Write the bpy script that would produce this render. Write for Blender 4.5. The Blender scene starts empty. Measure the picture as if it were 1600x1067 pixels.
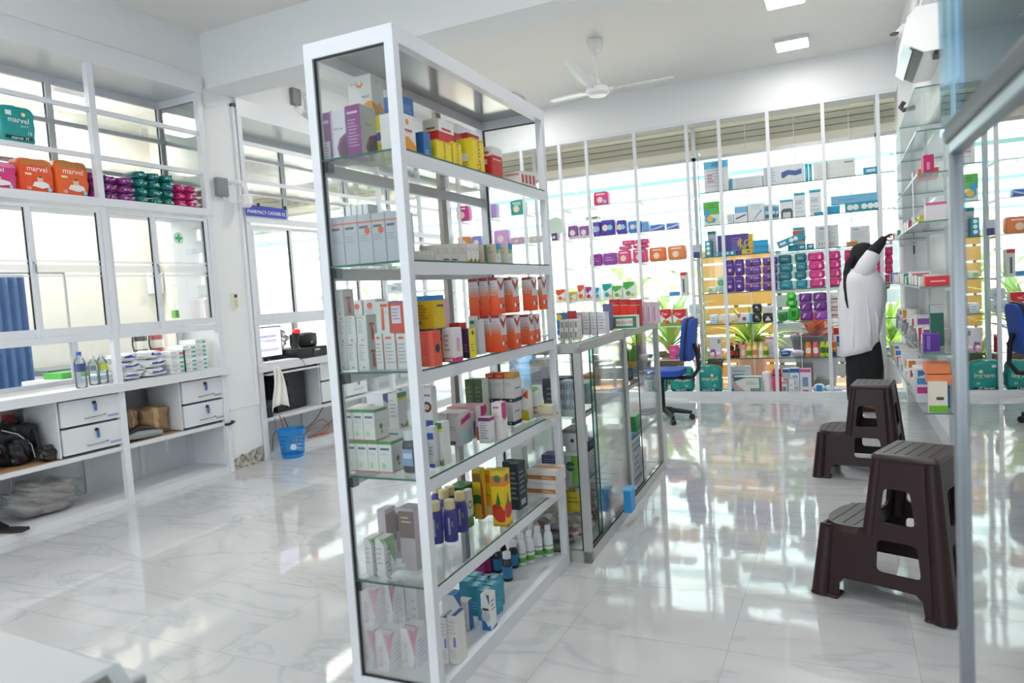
import bpy, bmesh, math, random
from mathutils import Vector, Matrix
from mathutils.geometry import tessellate_polygon
random.seed(7)
S = bpy.context.scene
COL = S.collection
PI = math.pi
# ------------------------------------------------------------------ camera
YAW, PITCH, ROLL, FPX = 0.441254338, -0.0651103563, -0.0639617537, 1106.72879
CAM = Vector((0, 0, 1.3))
def cam_rows():
    cy, sy = math.cos(YAW), math.sin(YAW)
    f = Vector((-sy*math.cos(PITCH), cy*math.cos(PITCH), math.sin(PITCH)))
    r = Vector((cy, sy, 0)); u = r.cross(f)
    c, s = math.cos(ROLL), math.sin(ROLL)
    return (c*r + s*u), (-s*r + c*u), f
RR, UU, FF = cam_rows()
cd = bpy.data.cameras.new('camera'); cam = bpy.data.objects.new('camera', cd); COL.objects.link(cam)
M = Matrix.Identity(4)
for i in range(3):
    M[i][0], M[i][1], M[i][2], M[i][3] = RR[i], UU[i], -FF[i], CAM[i]
cam.matrix_world = M
cd.sensor_width = 36; cd.lens = 36*FPX/1600; cd.clip_start = .02; cd.clip_end = 200
cd.dof.use_dof = True; cd.dof.focus_distance = 4.2; cd.dof.aperture_fstop = 3.4
S.camera = cam
# ------------------------------------------------------------------ light and exposure
S.view_settings.view_transform = 'Standard'; S.view_settings.look = 'None'
S.view_settings.gamma = 1; S.view_settings.use_curve_mapping = False
S.view_settings.exposure = 0.7
S.cycles.max_bounces = 10; S.cycles.transparent_max_bounces = 40; S.cycles.diffuse_bounces = 5
S.cycles.glossy_bounces = 5; S.cycles.caustics_reflective = False; S.cycles.caustics_refractive = False
S.cycles.sample_clamp_indirect = 6
w = bpy.data.worlds.new('world'); S.world = w; w.use_nodes = True
wn, wl = w.node_tree.nodes, w.node_tree.links
bg = wn['Background']; bg.inputs[0].default_value = (.86, .95, 1, 1); bg.inputs[1].default_value = 3.6
sd = bpy.data.lights.new('sun', 'SUN'); sd.energy = 5; sd.angle = .02; sd.color = (1, .93, .8)
sun = bpy.data.objects.new('sun', sd); COL.objects.link(sun)
sun.rotation_euler = Vector((.45, -.35, -1)).to_track_quat('-Z', 'Y').to_euler()
PANELS = [(-.38, 7.5), (-.36, 6.28), (-.36, 5.0), (-3.4, 7.5), (-3.4, 5.6), (-.9, 2.2), (-3.0, 1.6), (-.9, .3), (-3.0, -.4)]  # aisle row first, then fill panels added to light the rest of the room
FILL_PANELS_BACK_ROOM = [(-6.9, 2.4), (-6.9, 4.6), (-6.6, 7.2)]  # fill panels added to brighten the room seen through the partition windows
P_W, P_W_BACK = 10, 34
def panel_light(x, y, z, watt, parent, size=.24):
    l = bpy.data.lights.new('panel_lamp', 'AREA'); l.energy = watt; l.size = size if x > -5 else .9; l.color = (1, .97, .93)
    o = bpy.data.objects.new('panel_lamp', l); COL.objects.link(o); o.parent = parent; o.location = (0, 0, -.045)
# ------------------------------------------------------------------ helpers
def at(px, py, ax, v):
    d = RR*((px-800)/FPX) + UU*(-(py-533.5)/FPX) + FF
    i = 'xyz'.index(ax); t = (v-CAM[i])/d[i]
    return CAM + d*t
def lin(h):
    if isinstance(h, (tuple, list)): return tuple(h)[:3]
    h = h.lstrip('#'); h = h if len(h) == 6 else ''.join(q*2 for q in (h+h)[:3]); c = [int(h[i:i+2], 16)/255 for i in (0, 2, 4)]
    return tuple(x/12.92 if x <= .04045 else ((x+.055)/1.055)**2.4 for x in c)
MATS = {}
def mat(col, rough=.5, metal=0., spec=.5, emit=0., name=None):
    key = (col, rough, metal, spec, emit)
    if key in MATS: return MATS[key]
    m = bpy.data.materials.new(name or 'paint'); m.use_nodes = True
    b = m.node_tree.nodes['Principled BSDF']; c = lin(col)
    b.inputs['Base Color'].default_value = (*c, 1); b.inputs['Roughness'].default_value = rough
    b.inputs['Metallic'].default_value = metal; b.inputs['Specular IOR Level'].default_value = spec
    if emit: b.inputs['Emission Color'].default_value = (*c, 1); b.inputs['Emission Strength'].default_value = emit
    MATS[key] = m; return m
def glass(name, tint, refl=1., ior=1.5, rough=0., haze=0., gcol=(1, 1, 1)):
    if name in MATS: return MATS[name]
    m = bpy.data.materials.new(name); m.use_nodes = True; n, l = m.node_tree.nodes, m.node_tree.links
    n.clear(); out = n.new('ShaderNodeOutputMaterial'); mx = n.new('ShaderNodeMixShader')
    tr = n.new('ShaderNodeBsdfTransparent'); tr.inputs[0].default_value = (*tint, 1)
    gl = n.new('ShaderNodeBsdfGlossy'); gl.inputs['Roughness'].default_value = rough; gl.inputs[0].default_value = (*gcol, 1)
    fr = n.new('ShaderNodeFresnel'); fr.inputs[0].default_value = ior
    mu = n.new('ShaderNodeMath'); mu.operation = 'MULTIPLY'; mu.inputs[1].default_value = refl; mu.use_clamp = True
    l.new(fr.outputs[0], mu.inputs[0]); l.new(mu.outputs[0], mx.inputs[0])
    l.new(tr.outputs[0], mx.inputs[1]); l.new(gl.outputs[0], mx.inputs[2])
    last = mx
    if haze:
        m2 = n.new('ShaderNodeMixShader'); m2.inputs[0].default_value = haze
        df = n.new('ShaderNodeBsdfDiffuse'); df.inputs[0].default_value = (.85, .87, .88, 1)
        l.new(mx.outputs[0], m2.inputs[1]); l.new(df.outputs[0], m2.inputs[2]); last = m2
    l.new(last.outputs[0], out.inputs[0]); MATS[name] = m; return m
GL = glass('clear_glass', (.98, .99, .985), .6)
GLS = glass('shelf_glass', (.955, .98, .97), .5)
GLE = mat((.04, .13, .10), .45, 0, .3, name='glass_edge')
MIR = None
PLASTIC = glass('clear_plastic', (.9, .92, .93), 1.2, 1.45, .12, .22)
BOTTLE = glass('bottle_plastic', (.86, .93, .95), 1., 1.45, .05, .06)
ALU = mat('#dfe2e8', .35, 0, .5, name='white_aluminium')
ALU2 = mat('#b9bbbb', .32, .35, .5, name='silver_aluminium')
GASK = mat('#2c3030', .6, name='gasket')
WHITE = mat('#e9eaec', .5)
PLY = mat('#dddfe3', .45, name='laminate')
CARDB = mat('#a98660', .8)
BLACK = mat('#15161a', .45)
class MB:
    def __init__(s): s.v=[]; s.f=[]; s.m=[]; s.s=[]; s.mats=[]; s.x=None
    def mi(s, m):
        if m not in s.mats: s.mats.append(m)
        return s.mats.index(m)
    def add(s, vs, fs, m, smooth=False):
        o = len(s.v)
        s.v += [tuple(s.x @ Vector(p)) if s.x else tuple(p) for p in vs]
        k = s.mi(m)
        for f in fs: s.f.append([o+i for i in f]); s.m.append(k); s.s.append(smooth)
        return s
    def box(s, a, b, m, skip=''):
        x0,y0,z0=a; x1,y1,z1=b
        if x0>x1:x0,x1=x1,x0
        if y0>y1:y0,y1=y1,y0
        if z0>z1:z0,z1=z1,z0
        V=[(x0,y0,z0),(x1,y0,z0),(x1,y1,z0),(x0,y1,z0),(x0,y0,z1),(x1,y0,z1),(x1,y1,z1),(x0,y1,z1)]
        F=[(0,3,2,1),(4,5,6,7),(0,1,5,4),(1,2,6,5),(2,3,7,6),(3,0,4,7)]
        return s.add(V, F, m)
    def bbox(s, a, b, m, r=.01, n=3):
        """box with rounded vertical edges and softened top/bottom"""
        x0,y0,z0=a; x1,y1,z1=b; r=min(r,(x1-x0)/2.01,(y1-y0)/2.01,(z1-z0)/2.01)
        prof=[]
        for k in range(n+1):
            t=PI/2*k/n; prof.append((r*(1-math.sin(t)), z0+r*(1-math.cos(t)) ))
        prof+= [(i,z1-(z-z0)) for i,z in reversed(prof)]
        rings=[]
        for ins,z in prof:
            R=max(r-ins,1e-4); ring=[]
            for cx,cy,a0 in ((x1-r,y1-r,0),(x0+r,y1-r,PI/2),(x0+r,y0+r,PI),(x1-r,y0+r,1.5*PI)):
                for k in range(n+1):
                    t=a0+PI/2*k/n; ring.append((cx+R*math.cos(t), cy+R*math.sin(t), z))
            rings.append(ring)
        return s.loft(rings, m, cap=True)
    def loft(s, rings, m, cap=True, closed=True, smooth=True):
        n=len(rings[0]); V=[p for r in rings for p in r]; F=[]
        for i in range(len(rings)-1):
            for j in range(n if closed else n-1):
                a=i*n+j; b=i*n+(j+1)%n; F.append((a,b,b+n,a+n))
        s.add(V,F,m,smooth)
        if cap:
            s.add(rings[0],[tuple(range(n))[::-1]],m); s.add(rings[-1],[tuple(range(n))],m)
        return s
    def lathe(s, prof, m, c=(0,0,0), n=16, sx=1., sy=1.):
        """prof: (r,z) or (r,z,mat) from bottom up"""
        for i in range(len(prof)-1):
            p,q=prof[i],prof[i+1]; mm=q[2] if len(q)>2 else m
            V=[];F=[]
            for r,z in ((p[0],p[1]),(q[0],q[1])):
                for k in range(n):
                    t=2*PI*k/n; V.append((c[0]+r*sx*math.cos(t), c[1]+r*sy*math.sin(t), c[2]+z))
            for k in range(n): F.append((k,(k+1)%n,n+(k+1)%n,n+k))
            s.add(V,F,mm,abs(p[1]-q[1])>1e-5 or True)
        return s
    def tube(s, pts, r, m, n=8, cap=True, radii=None):
        pts=[Vector(p) for p in pts]; rings=[]; up=Vector((0,0,1))
        prev=None
        for i,p in enumerate(pts):
            t=(pts[min(i+1,len(pts)-1)]-pts[max(i-1,0)]).normalized()
            if prev is None:
                a=t.cross(up) if abs(t.dot(up))<.95 else t.cross(Vector((1,0,0)))
            else: a=prev-t*prev.dot(t)
            a.normalize(); prev=a; b=t.cross(a); R=radii[i] if radii else r
            rings.append([tuple(p+(a*math.cos(2*PI*k/n)+b*math.sin(2*PI*k/n))*R) for k in range(n)])
        return s.loft(rings,m,cap=cap)
    def plate(s, loops, fn, thick, m):
        """flat sheet with holes; loops in (u,v), fn(u,v,w)->xyz"""
        L=[[Vector((a,b,0)) for a,b in lp] for lp in loops]
        T=tessellate_polygon(L); P=[p for lp in loops for p in lp]; n=len(P)
        V=[fn(a,b,0) for a,b in P]+[fn(a,b,thick) for a,b in P]
        F=[tuple(t) for t in T]+[tuple(i+n for i in reversed(t)) for t in T]
        o=0
        for lp in loops:
            k=len(lp)
            for i in range(k): F.append((o+i,o+(i+1)%k,n+o+(i+1)%k,n+o+i))
            o+=k
        return s.add(V,F,m)
    def mesh(s, name):
        me=bpy.data.meshes.new(name); me.from_pydata(s.v,[],s.f)
        for m in s.mats: me.materials.append(m)
        me.polygons.foreach_set('material_index', s.m); me.polygons.foreach_set('use_smooth', s.s)
        me.update(); return me
    def build(s, name, parent=None, loc=None, rz=0):
        o=bpy.data.objects.new(name, s.mesh(name)); COL.objects.link(o)
        if parent: o.parent=parent
        if loc is not None: o.location=loc
        if rz: o.rotation_euler[2]=rz
        return o
def short(t):
    n=lambda q: len([1 for x in q.split() if any(c.isalnum() for c in x)])
    for a,b in ((' the ',' '),(' a ',' '),(' an ',' '),(' the ',' '),(', , ',', '),("on tall unit's","tall unit's"),('on top of glass counter','atop glass counter'),(' standing ',' '),(' lying ',' '),(' of two',''),(' of three',''),(' of four',''),('counted from camera','from camera'),(' just ',' '),(' leaf print',' leaf'),('white medicine carton with fine print','fine-printed white carton'),(' across in',' in'),('first of lower ones','first lower one'),('second of lower ones','second lower one'),('third of lower ones','third lower one'),('stacked on its twin','upper of pair'),(' upright name',' name'),('white carton with green and yellow band','green-yellow banded white carton'),('at back tall','tall'),('plain white carton','white carton'),('indigo with moon and baby','indigo moon'),(' at glass end ',' '),('small ',''),(' and white',' white'),(' tall unit','s unit')):
        if n(t)<=16: break
        if b=='s unit': continue
        t=t.replace(a,b)
    return ' '.join(t.split())
def tag(o, label, cat, group=None):
    label=short(label)
    o['label']=label; o['category']=cat
    if group: o['group']=group
    return o
def empty(name, label, cat, loc=(0,0,0), rz=0, group=None):
    o=bpy.data.objects.new(name,None); o.empty_display_size=.05; COL.objects.link(o); o.location=(loc[0],loc[1],loc[2]+(.0007 if .02<loc[2]<3.3 else 0)); o.rotation_euler[2]=rz
    return tag(o,label,cat,group)
def struct(name, mb, label=None):
    o=mb.build(name); o['kind']='structure'
    if label: o['label']=label
    return o
def BX(a,b,m): return MB().box(a,b,m)
ORD=['first','second','third','fourth','fifth','sixth','seventh','eighth','ninth','tenth','eleventh','twelfth','thirteenth','fourteenth']
# text outlines
_T={}
def text_geo(t):
    if t in _T: return _T[t]
    cu=bpy.data.curves.new('t','FONT'); cu.body=t; cu.resolution_u=2
    o=bpy.data.objects.new('t',cu); COL.objects.link(o)
    bpy.context.view_layer.update()
    me=bpy.data.meshes.new_from_object(o.evaluated_get(bpy.context.evaluated_depsgraph_get()))
    V=[(v.co.x,v.co.y) for v in me.vertices]; F=[tuple(p.vertices) for p in me.polygons]
    bpy.data.objects.remove(o); bpy.data.curves.remove(cu); bpy.data.meshes.remove(me)
    x0=min(v[0] for v in V);x1=max(v[0] for v in V);y0=min(v[1] for v in V);y1=max(v[1] for v in V)
    V=[((a-(x0+x1)/2)/(y1-y0),(b-(y0+y1)/2)/(y1-y0)) for a,b in V]
    _T[t]=(V,F,(x1-x0)/(y1-y0)); return _T[t]
def decal(mb, fr, d, lift):
    """fr=(origin,U,V,N) full-size vectors; d=(kind,...)"""
    O,U,V,N=[Vector(x) for x in fr]; lu,lv=U.length,V.length; k=d[0]
    def P(u,v): return tuple(O+U*u+V*v+N*lift)
    def M_(c): return c if not isinstance(c,(str,tuple)) else mat(c,.45)
    if k=='r': mb.add([P(d[1],d[2]),P(d[3],d[2]),P(d[3],d[4]),P(d[1],d[4])],[(0,1,2,3)],M_(d[5]))
    elif k=='p': mb.add([P(*q) for q in d[1]],[tuple(range(len(d[1])))],M_(d[2]))
    elif k=='d':
        _,u,v,r,c=d[:5]; n=18
        mb.add([P(min(1,max(0,u+r*lv/lu*math.cos(2*PI*i/n))), min(1,max(0,v+r*math.sin(2*PI*i/n)))) for i in range(n)],[tuple(range(n))],M_(c))
    elif k=='L':
        _,u0,v0,u1,v1,n,c=d
        for i in range(n):
            a=v0+(v1-v0)*(i+.3)/n; b=a+(v1-v0)/n*.35; ue=u1-(u1-u0)*((i*37)%10)/28
            mb.add([P(u0,a),P(ue,a),P(ue,b),P(u0,b)],[(0,1,2,3)],M_(c))
    elif k=='g':
        _,v0,v1,c0,c1=d; n=8; c0=lin(c0); c1=lin(c1)
        for i in range(n):
            t=(i+.5)/n; c=tuple(round(a*(1-t)+b*t,4) for a,b in zip(c0,c1))
            a=v0+(v1-v0)*i/n; b=v0+(v1-v0)*(i+1)/n
            mb.add([P(0,a),P(1,a),P(1,b),P(0,b)],[(0,1,2,3)],mat(c,.45))
    elif k=='x':
        _,t,u,v,h,c=d[:6]; rot=d[6] if len(d)>6 else 0; TV,TF,asp=text_geo(t)
        hh=h*lv if not rot else h*lu
        if rot==0 and asp*hh>lu*.94: hh=lu*.94/asp
        if rot and asp*hh>lv*.94: hh=lv*.94/asp
        cx,sx=(1,0) if not rot else (0,1)
        pts=[]
        for a,b in TV:
            p,q=a*hh,b*hh
            if rot: p,q=-q,p
            pts.append(P(u+p/lu, v+q/lv))
        mb.add(pts,TF,M_(c))
def faces_of(w,d,h):
    return dict(f=((-w/2,-d/2,0),(w,0,0),(0,0,h),(0,-1,0)), s=((w/2,-d/2,0),(0,d,0),(0,0,h),(1,0,0)),
      l=((-w/2,d/2,0),(0,-d,0),(0,0,h),(-1,0,0)), b=((w/2,d/2,0),(-w,0,0),(0,0,h),(0,1,0)), t=((-w/2,-d/2,h),(w,0,0),(0,d,0),(0,0,1)))
def carton_mb(w,d,h,base,decs=()):
    mb=MB(); mb.box((-w/2,-d/2,0),(w/2,d/2,h), mat(base,.5) if isinstance(base,(str,tuple)) else base)
    fr=faces_of(w,d,h); lift=.0004
    decal(mb,fr['t'],('r',.04,.06,.96,.085,'#9a9a9a'),lift)
    for dd in decs:
        for c in dd[0]: decal(mb,fr[c],dd[1:],lift)
        lift+=.00012
    return mb
def pack_mb(w,d,h,c1,c2=None,pat=None,crump=.006,p=5.,n=10,seed=0):
    """soft rounded pouch; pat(face,u,v)->material or None"""
    R=random.Random(seed); mb=MB(); m1=mat(c1,.32); 
    ph=[R.uniform(0,6) for _ in range(6)]
    def sh(x,y,z):
        q=(abs(x)**p+abs(y)**p+abs(z)**p)**(1/p)
        X,Y,Z=x/q,y/q,z/q
        c=crump*(math.sin(X*7+ph[0]+Z*3)+math.sin(Z*9+ph[1]+X*4)+.6*math.sin(X*15+Z*13+ph[2]))*.5
        return (X*w/2+c*X, Y*d/2+c*Y*1.2, (Z+1)*h/2*(1+.0)+ (c*.6 if Z>0 else 0))
    for fc,(o,u,v) in dict(f=((-1,-1,-1),(2,0,0),(0,0,2)),s=((1,-1,-1),(0,2,0),(0,0,2)),b=((1,1,-1),(-2,0,0),(0,0,2)),l=((-1,1,-1),(0,-2,0),(0,0,2)),t=((-1,-1,1),(2,0,0),(0,2,0)),u=((-1,1,-1),(2,0,0),(0,-2,0))).items():
        V=[];F={}
        for j in range(n+1):
            for i in range(n+1):
                a,b=i/n,j/n
                V.append(sh(*[o[k]+u[k]*a+v[k]*b for k in range(3)]))
        for j in range(n):
            for i in range(n):
                mm=None
                if pat: mm=pat(fc,(i+.5)/n,(j+.5)/n)
                F.setdefault(mm,[]).append((j*(n+1)+i,j*(n+1)+i+1,(j+1)*(n+1)+i+1,(j+1)*(n+1)+i))
        for mm,ff in F.items(): mb.add(V,ff,mat(mm,.32) if mm else m1,True)
    return mb
def bottle_mb(h,r,body,cap,label=None,cap_h=.16,neck=.5,shoulder=.7,n=16,sy=1.,capr=.62,lab=(.15,.6)):
    B=body if not isinstance(body,str) else mat(body,.25); C=cap if not isinstance(cap,str) else mat(cap,.4)
    hb=h*(1-cap_h); L=mat(label,.5) if isinstance(label,str) else (label or B)
    pr=[(0,0,B),(r*.9,0,B),(r,h*.02,B),(r,h*lab[0],B),(r*1.012,h*lab[0],L),(r*1.012,min(h*lab[1],hb*shoulder),L),(r,min(h*lab[1],hb*shoulder),B),(r,hb*shoulder,B),(r*.93,hb*(shoulder+.08),B),(r*(neck+.12),hb*(shoulder+.2),B),(r*neck,hb*.95,B),(r*neck,hb,B),(r*capr,hb,C),(r*capr,h*.985,C),(r*capr*.9,h,C),(0,h,C)]
    return MB().lathe(pr,B,n=n,sy=sy)
NPL=[0]
def put(mb, name, label, cat, loc, rz=0, group=None):
    o=mb.build(name,None,(loc[0],loc[1],loc[2]+(.0007 if loc[2]>0 else 0)),rz); return tag(o,label,cat,group)
def geo(pl,c,x0,x1,yb,yt,d,z=None):
    """size and place of a thing whose visible face lies in the plane pl=c between these sight lines"""
    if pl=='z':
        z=c if z is None else z; q=at(x1,yb,'z',c); c=q.y; pl='y'
    a=at(x0,yb,pl,c); b=at(x1,yb,pl,c); k=0 if pl=='y' else 1
    w=b[k]-a[k]; mid=(a[k]+b[k])/2
    if z is None: z=(a.z+b.z)/2
    h=at((x0+x1)/2,yt,pl,c).z-z
    loc=(mid,c+d/2,z) if pl=='y' else (c-d/2,mid,z)
    return w,h,loc,(0 if pl=='y' else PI/2)
def carton(label,pl,c,x0,x1,yb,yt,d,base,decs=(),z=None,name='carton',cat='carton',group=None,h=None,rot=0,dz=0):
    w,hh,loc,rz=geo(pl,c,x0,x1,yb,yt,d,z); hh=h or max(hh,.012); w=max(abs(w)-.002,.01)
    o=put(carton_mb(w,d,hh,base,decs),name,label,cat,(loc[0],loc[1],loc[2]+dz),rz+rot,group); o['_h']=hh
    return o
def pack(label,pl,c,x0,x1,yb,yt,d,c1,pat=None,z=None,name='diaper_pack',cat='pack',group=None,h=None,decs=(),crump=.006,p=5.,n=10):
    w,hh,loc,rz=geo(pl,c,x0,x1,yb,yt,d,z); hh=h or hh; w=abs(w)-(.004+crump*1.1); hh-=crump*.5
    NPL[0]+=1
    mb=pack_mb(w,d,hh,c1,None,pat,crump,p,n,NPL[0])
    fr=faces_of(w*.94,d+crump*1.6,hh)
    lift=.0012
    for dd in decs:
        for q in dd[0]: decal(mb,fr[q],dd[1:],lift)
        lift+=.0004
    return put(mb,name,label,cat,loc,rz,group)
# ------------------------------------------------------------------ room shell
def node_mat(name):
    m=bpy.data.materials.new(name); m.use_nodes=True; n,l=m.node_tree.nodes,m.node_tree.links
    return m,n,l,n['Principled BSDF']
def floor_mat():
    m,n,l,b=node_mat('polished_marble_tile')
    g=n.new('ShaderNodeNewGeometry'); sp=n.new('ShaderNodeSeparateXYZ'); l.new(g.outputs['Position'],sp.inputs[0])
    def math_(op,a,b_=None,v=None):
        q=n.new('ShaderNodeMath'); q.operation=op; l.new(a,q.inputs[0])
        if b_ is not None: l.new(b_,q.inputs[1])
        elif v is not None: q.inputs[1].default_value=v
        return q.outputs[0]
    def line(o,off,step):
        a=math_('ADD',o,v=off); a=math_('DIVIDE',a,v=step); c=math_('FLOOR',a); a=math_('FRACT',a)
        return math_('LESS_THAN',a,v=.0045), c
    lx,cx=line(sp.outputs[0],9.337-2*.595*.0,.595); ly,cy=line(sp.outputs[1],6-1.886+.0,.6)
    grout=math_('MAXIMUM',lx,ly)
    cmb=n.new('ShaderNodeCombineXYZ'); l.new(math_('MULTIPLY',cx,v=3.7),cmb.inputs[0]); l.new(math_('MULTIPLY',cy,v=5.3),cmb.inputs[1])
    ad=n.new('ShaderNodeVectorMath'); ad.operation='ADD'; l.new(g.outputs['Position'],ad.inputs[0]); l.new(cmb.outputs[0],ad.inputs[1])
    nz=n.new('ShaderNodeTexNoise'); nz.inputs['Scale'].default_value=1.6; nz.inputs['Detail'].default_value=7; nz.inputs['Distortion'].default_value=1.4
    mp=n.new('ShaderNodeMapping'); mp.inputs['Scale'].default_value=(.5,1.6,1); mp.inputs['Rotation'].default_value=(0,0,.9)
    l.new(ad.outputs[0],mp.inputs[0]); l.new(mp.outputs[0],nz.inputs['Vector'])
    v=math_('SUBTRACT',nz.outputs[0],v=.5); v=math_('ABSOLUTE',v)
    cr=n.new('ShaderNodeValToRGB'); l.new(v,cr.inputs[0])
    e=cr.color_ramp.elements; e[0].position=0; e[0].color=(.50,.515,.53,1); e[1].position=.03; e[1].color=(.575,.59,.60,1)
    e2=cr.color_ramp.elements.new(.2); e2.color=(.60,.61,.615,1)
    mx=n.new('ShaderNodeMix'); mx.data_type='RGBA'; l.new(grout,mx.inputs[0]); l.new(cr.outputs[0],mx.inputs[6]); mx.inputs[7].default_value=(.42,.42,.4,1)
    l.new(mx.outputs[2],b.inputs['Base Color']); b.inputs['Roughness'].default_value=.05; b.inputs['Specular IOR Level'].default_value=.75
    # faint waviness of the polish
    n2=n.new('ShaderNodeTexNoise'); n2.inputs['Scale'].default_value=5; l.new(g.outputs['Position'],n2.inputs['Vector'])
    bp=n.new('ShaderNodeBump'); bp.inputs['Strength'].default_value=.03; bp.inputs['Distance'].default_value=.02; l.new(n2.outputs[0],bp.inputs['Height']); l.new(bp.outputs[0],b.inputs['Normal'])
    return m
def wall_mat(name,col,col2=None,amt=.4):
    m,n,l,b=node_mat(name); nz=n.new('ShaderNodeTexNoise'); nz.inputs['Scale'].default_value=1.3; nz.inputs['Detail'].default_value=5
    g=n.new('ShaderNodeNewGeometry'); l.new(g.outputs['Position'],nz.inputs['Vector'])
    mx=n.new('ShaderNodeMix'); mx.data_type='RGBA'; c=lin(col); c2=lin(col2) if col2 else tuple(x*.93 for x in c)
    mx.inputs[6].default_value=(*c,1); mx.inputs[7].default_value=(*c2,1); l.new(nz.outputs[0],mx.inputs[0]); l.new(mx.outputs[2],b.inputs['Base Color'])
    b.inputs['Roughness'].default_value=.6
    n2=n.new('ShaderNodeTexNoise'); n2.inputs['Scale'].default_value=60; l.new(g.outputs['Position'],n2.inputs['Vector'])
    bp=n.new('ShaderNodeBump'); bp.inputs['Strength'].default_value=.05; bp.inputs['Distance'].default_value=.01; l.new(n2.outputs[0],bp.inputs['Height']); l.new(bp.outputs[0],b.inputs['Normal'])
    return m
WALL=wall_mat('painted_plaster','#eceef0'); CEIL=wall_mat('ceiling_paint','#f0eeea'); CREAM=wall_mat('cream_paint','#f3efe4')
FLOOR=floor_mat()
H=3.55; XL=-4.62; XR=.65; YB=8.17
struct('floor',BX((-10.6,-4,-.12),(XR+.2,8.62,0),FLOOR))
struct('ceiling',BX((-10.6,-4,H),(XR+.2,8.62,H+.15),CEIL))
struct('wall_right',MB().box((XR,-4,0),(XR+.2,8.62,H),WALL).box((.54,2.9,3.12),(XR,8.17,H),WALL).box((.535,7.93,0),(XR,8.62,H),WALL))
struct('wall_back',BX((-10.6,YB,3.105),(XR,8.6,H),WALL))
struct('wall_left',MB().box((-4.78,-4,3.205),(XL,4.235,H),WALL).box((-5.09,4.235,0),(XL,4.575,H),WALL).box((-4.78,4.575,3.105),(XL,YB,H),WALL).box((-4.78,-4,0),(XL,1.0,3.205),WALL))
struct('wall_front',MB().box((-4.62,-4.15,0),(-3.4,-4,H),WALL).box((-3.4,-4.15,2.6),(XR,-4,H),WALL).box((-3.4,-4.15,0),(XR,-4,1.0),WALL))  # unseen wall added to cut the light from behind the camera
struct('trim_1',BX((XL,4.28,3.112),(XR,4.59,H),WALL))                      # ceiling beam
struct('wall_far',MB().box((-7.6,-4,0),(-7.45,6.7,H),CREAM).box((-10.6,6.55,0),(-7.45,6.7,H),CREAM).box((-7.46,6.0,0),(-7.3,6.15,H),CREAM).box((-10.7,5.7,0),(-10.6,8.62,H),CREAM))
# worn plaster at the foot of the pillar
def stain_mat():
    m,n,l,b=node_mat('worn_plaster'); nz=n.new('ShaderNodeTexNoise'); nz.inputs['Scale'].default_value=26; nz.inputs['Detail'].default_value=8
    g=n.new('ShaderNodeNewGeometry'); l.new(g.outputs['Position'],nz.inputs['Vector']); cr=n.new('ShaderNodeValToRGB'); l.new(nz.outputs[0],cr.inputs[0])
    e=cr.color_ramp.elements; e[0].position=.38; e[0].color=(.2,.17,.13,1); e[1].position=.6; e[1].color=(.55,.52,.47,1); l.new(cr.outputs[0],b.inputs['Base Color']); b.inputs['Roughness'].default_value=.9
    return m
mb=MB(); ys=[4.24,4.28,4.33,4.39,4.45,4.52,4.572]; zs=[.085,.1,.115,.105,.125,.13,.145]
mb.add([(XL+.004,y,0) for y in ys]+[(XL+.004,y,z) for y,z in zip(ys,zs)],[(i,i+1,8+i,7+i) for i in range(6)],stain_mat())
struct('baseboard_left',mb)
struct('trim_2',MB().box((XL,4.245,.498),(XL+.006,4.572,.512),WALL))          # line in the pillar's plaster
# ------------------------------------------------------------------ outdoors
PAVE=wall_mat('paving','#e8e2d8','#d8cdbd')
struct('ground',BX((-40,8.62,-.2),(40,60,-.06),PAVE))
struct('trim_3',MB().box((-10.6,8.6,-.06),(.65,9.9,-.01),wall_mat('deck_tile','#d9a27c','#e2b08c')))   # terrace
TEAL=mat('#a9dde0',.4,name='awning_frame'); 
SLATO=mat('#dca75c',.6); SLATG=mat('#8b979b',.6)
fac=MB()
for x in [-10.5,-8.6,-6.7,-4.7,-3.57,-1.545,.36]: fac.box((x-.02,8.55,0),(x+.02,8.59,3.105),ALU)
for x in (-10.6,): 
    fac.box((-10.6,8.55,.0),(.6,8.59,.05),ALU); fac.box((-10.6,8.55,2.72),(.6,8.59,2.76),ALU2)
struct('window_1',fac)
struct('window_2',BX((-10.6,8.566,.05),(.535,8.574,2.72),GL))
sh=MB(); SHUT=mat('#b9b6a4',.6); SHUT2=mat('#6c6a5e',.7)
for k in range(6): sh.box((-10.6,8.66,2.865+k*.07),(.66,8.70+.01*(k%2),2.865+k*.07+.062),SHUT); sh.box((-10.6,8.67,2.927+k*.07),(.66,8.69,2.935+k*.07),SHUT2)
sh.box((-10.6,8.63,2.77),(.66,8.72,2.862),mat('#f0e8d8',.5))
so=sh.build('roller_shutter'); tag(so,'half-lowered beige slatted roller shutter above the shop window','shutter')
# awning: frame and translucent roof
aw=empty('awning','pale translucent awning on a teal steel frame outside the window','awning',(-3,8.8,2.7))
def chd(mb,name,par): 
    o=mb.build(name); o.parent=par; o.matrix_parent_inverse=Matrix.Translation(par.location).inverted() if not par.rotation_euler[2] else par.matrix_world.inverted(); return o
zr=lambda y: 2.78-(y-8.8)*.10
for y in (9.6,10.6,11.6,12.6): chd(MB().box((-11,y-.02,zr(y)-.05),(1.5,y+.02,zr(y)),TEAL),'purlin',aw)
for x in [-10,-8.6,-7.2,-5.8,-4.4,-3.4,-2.5,-1.5,-.5,.5]:
    chd(MB().tube([(x,8.75,zr(8.75)-.03),(x+.25,12.6,zr(12.6)-.03)],.018,TEAL,6),'rafter',aw)
for x in [-9,-6.5,-4.3,-2.2,-.2]: chd(MB().box((x-.03,12.5,-.06),(x+.03,12.56,zr(12.5)),TEAL),'post',aw)
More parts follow.
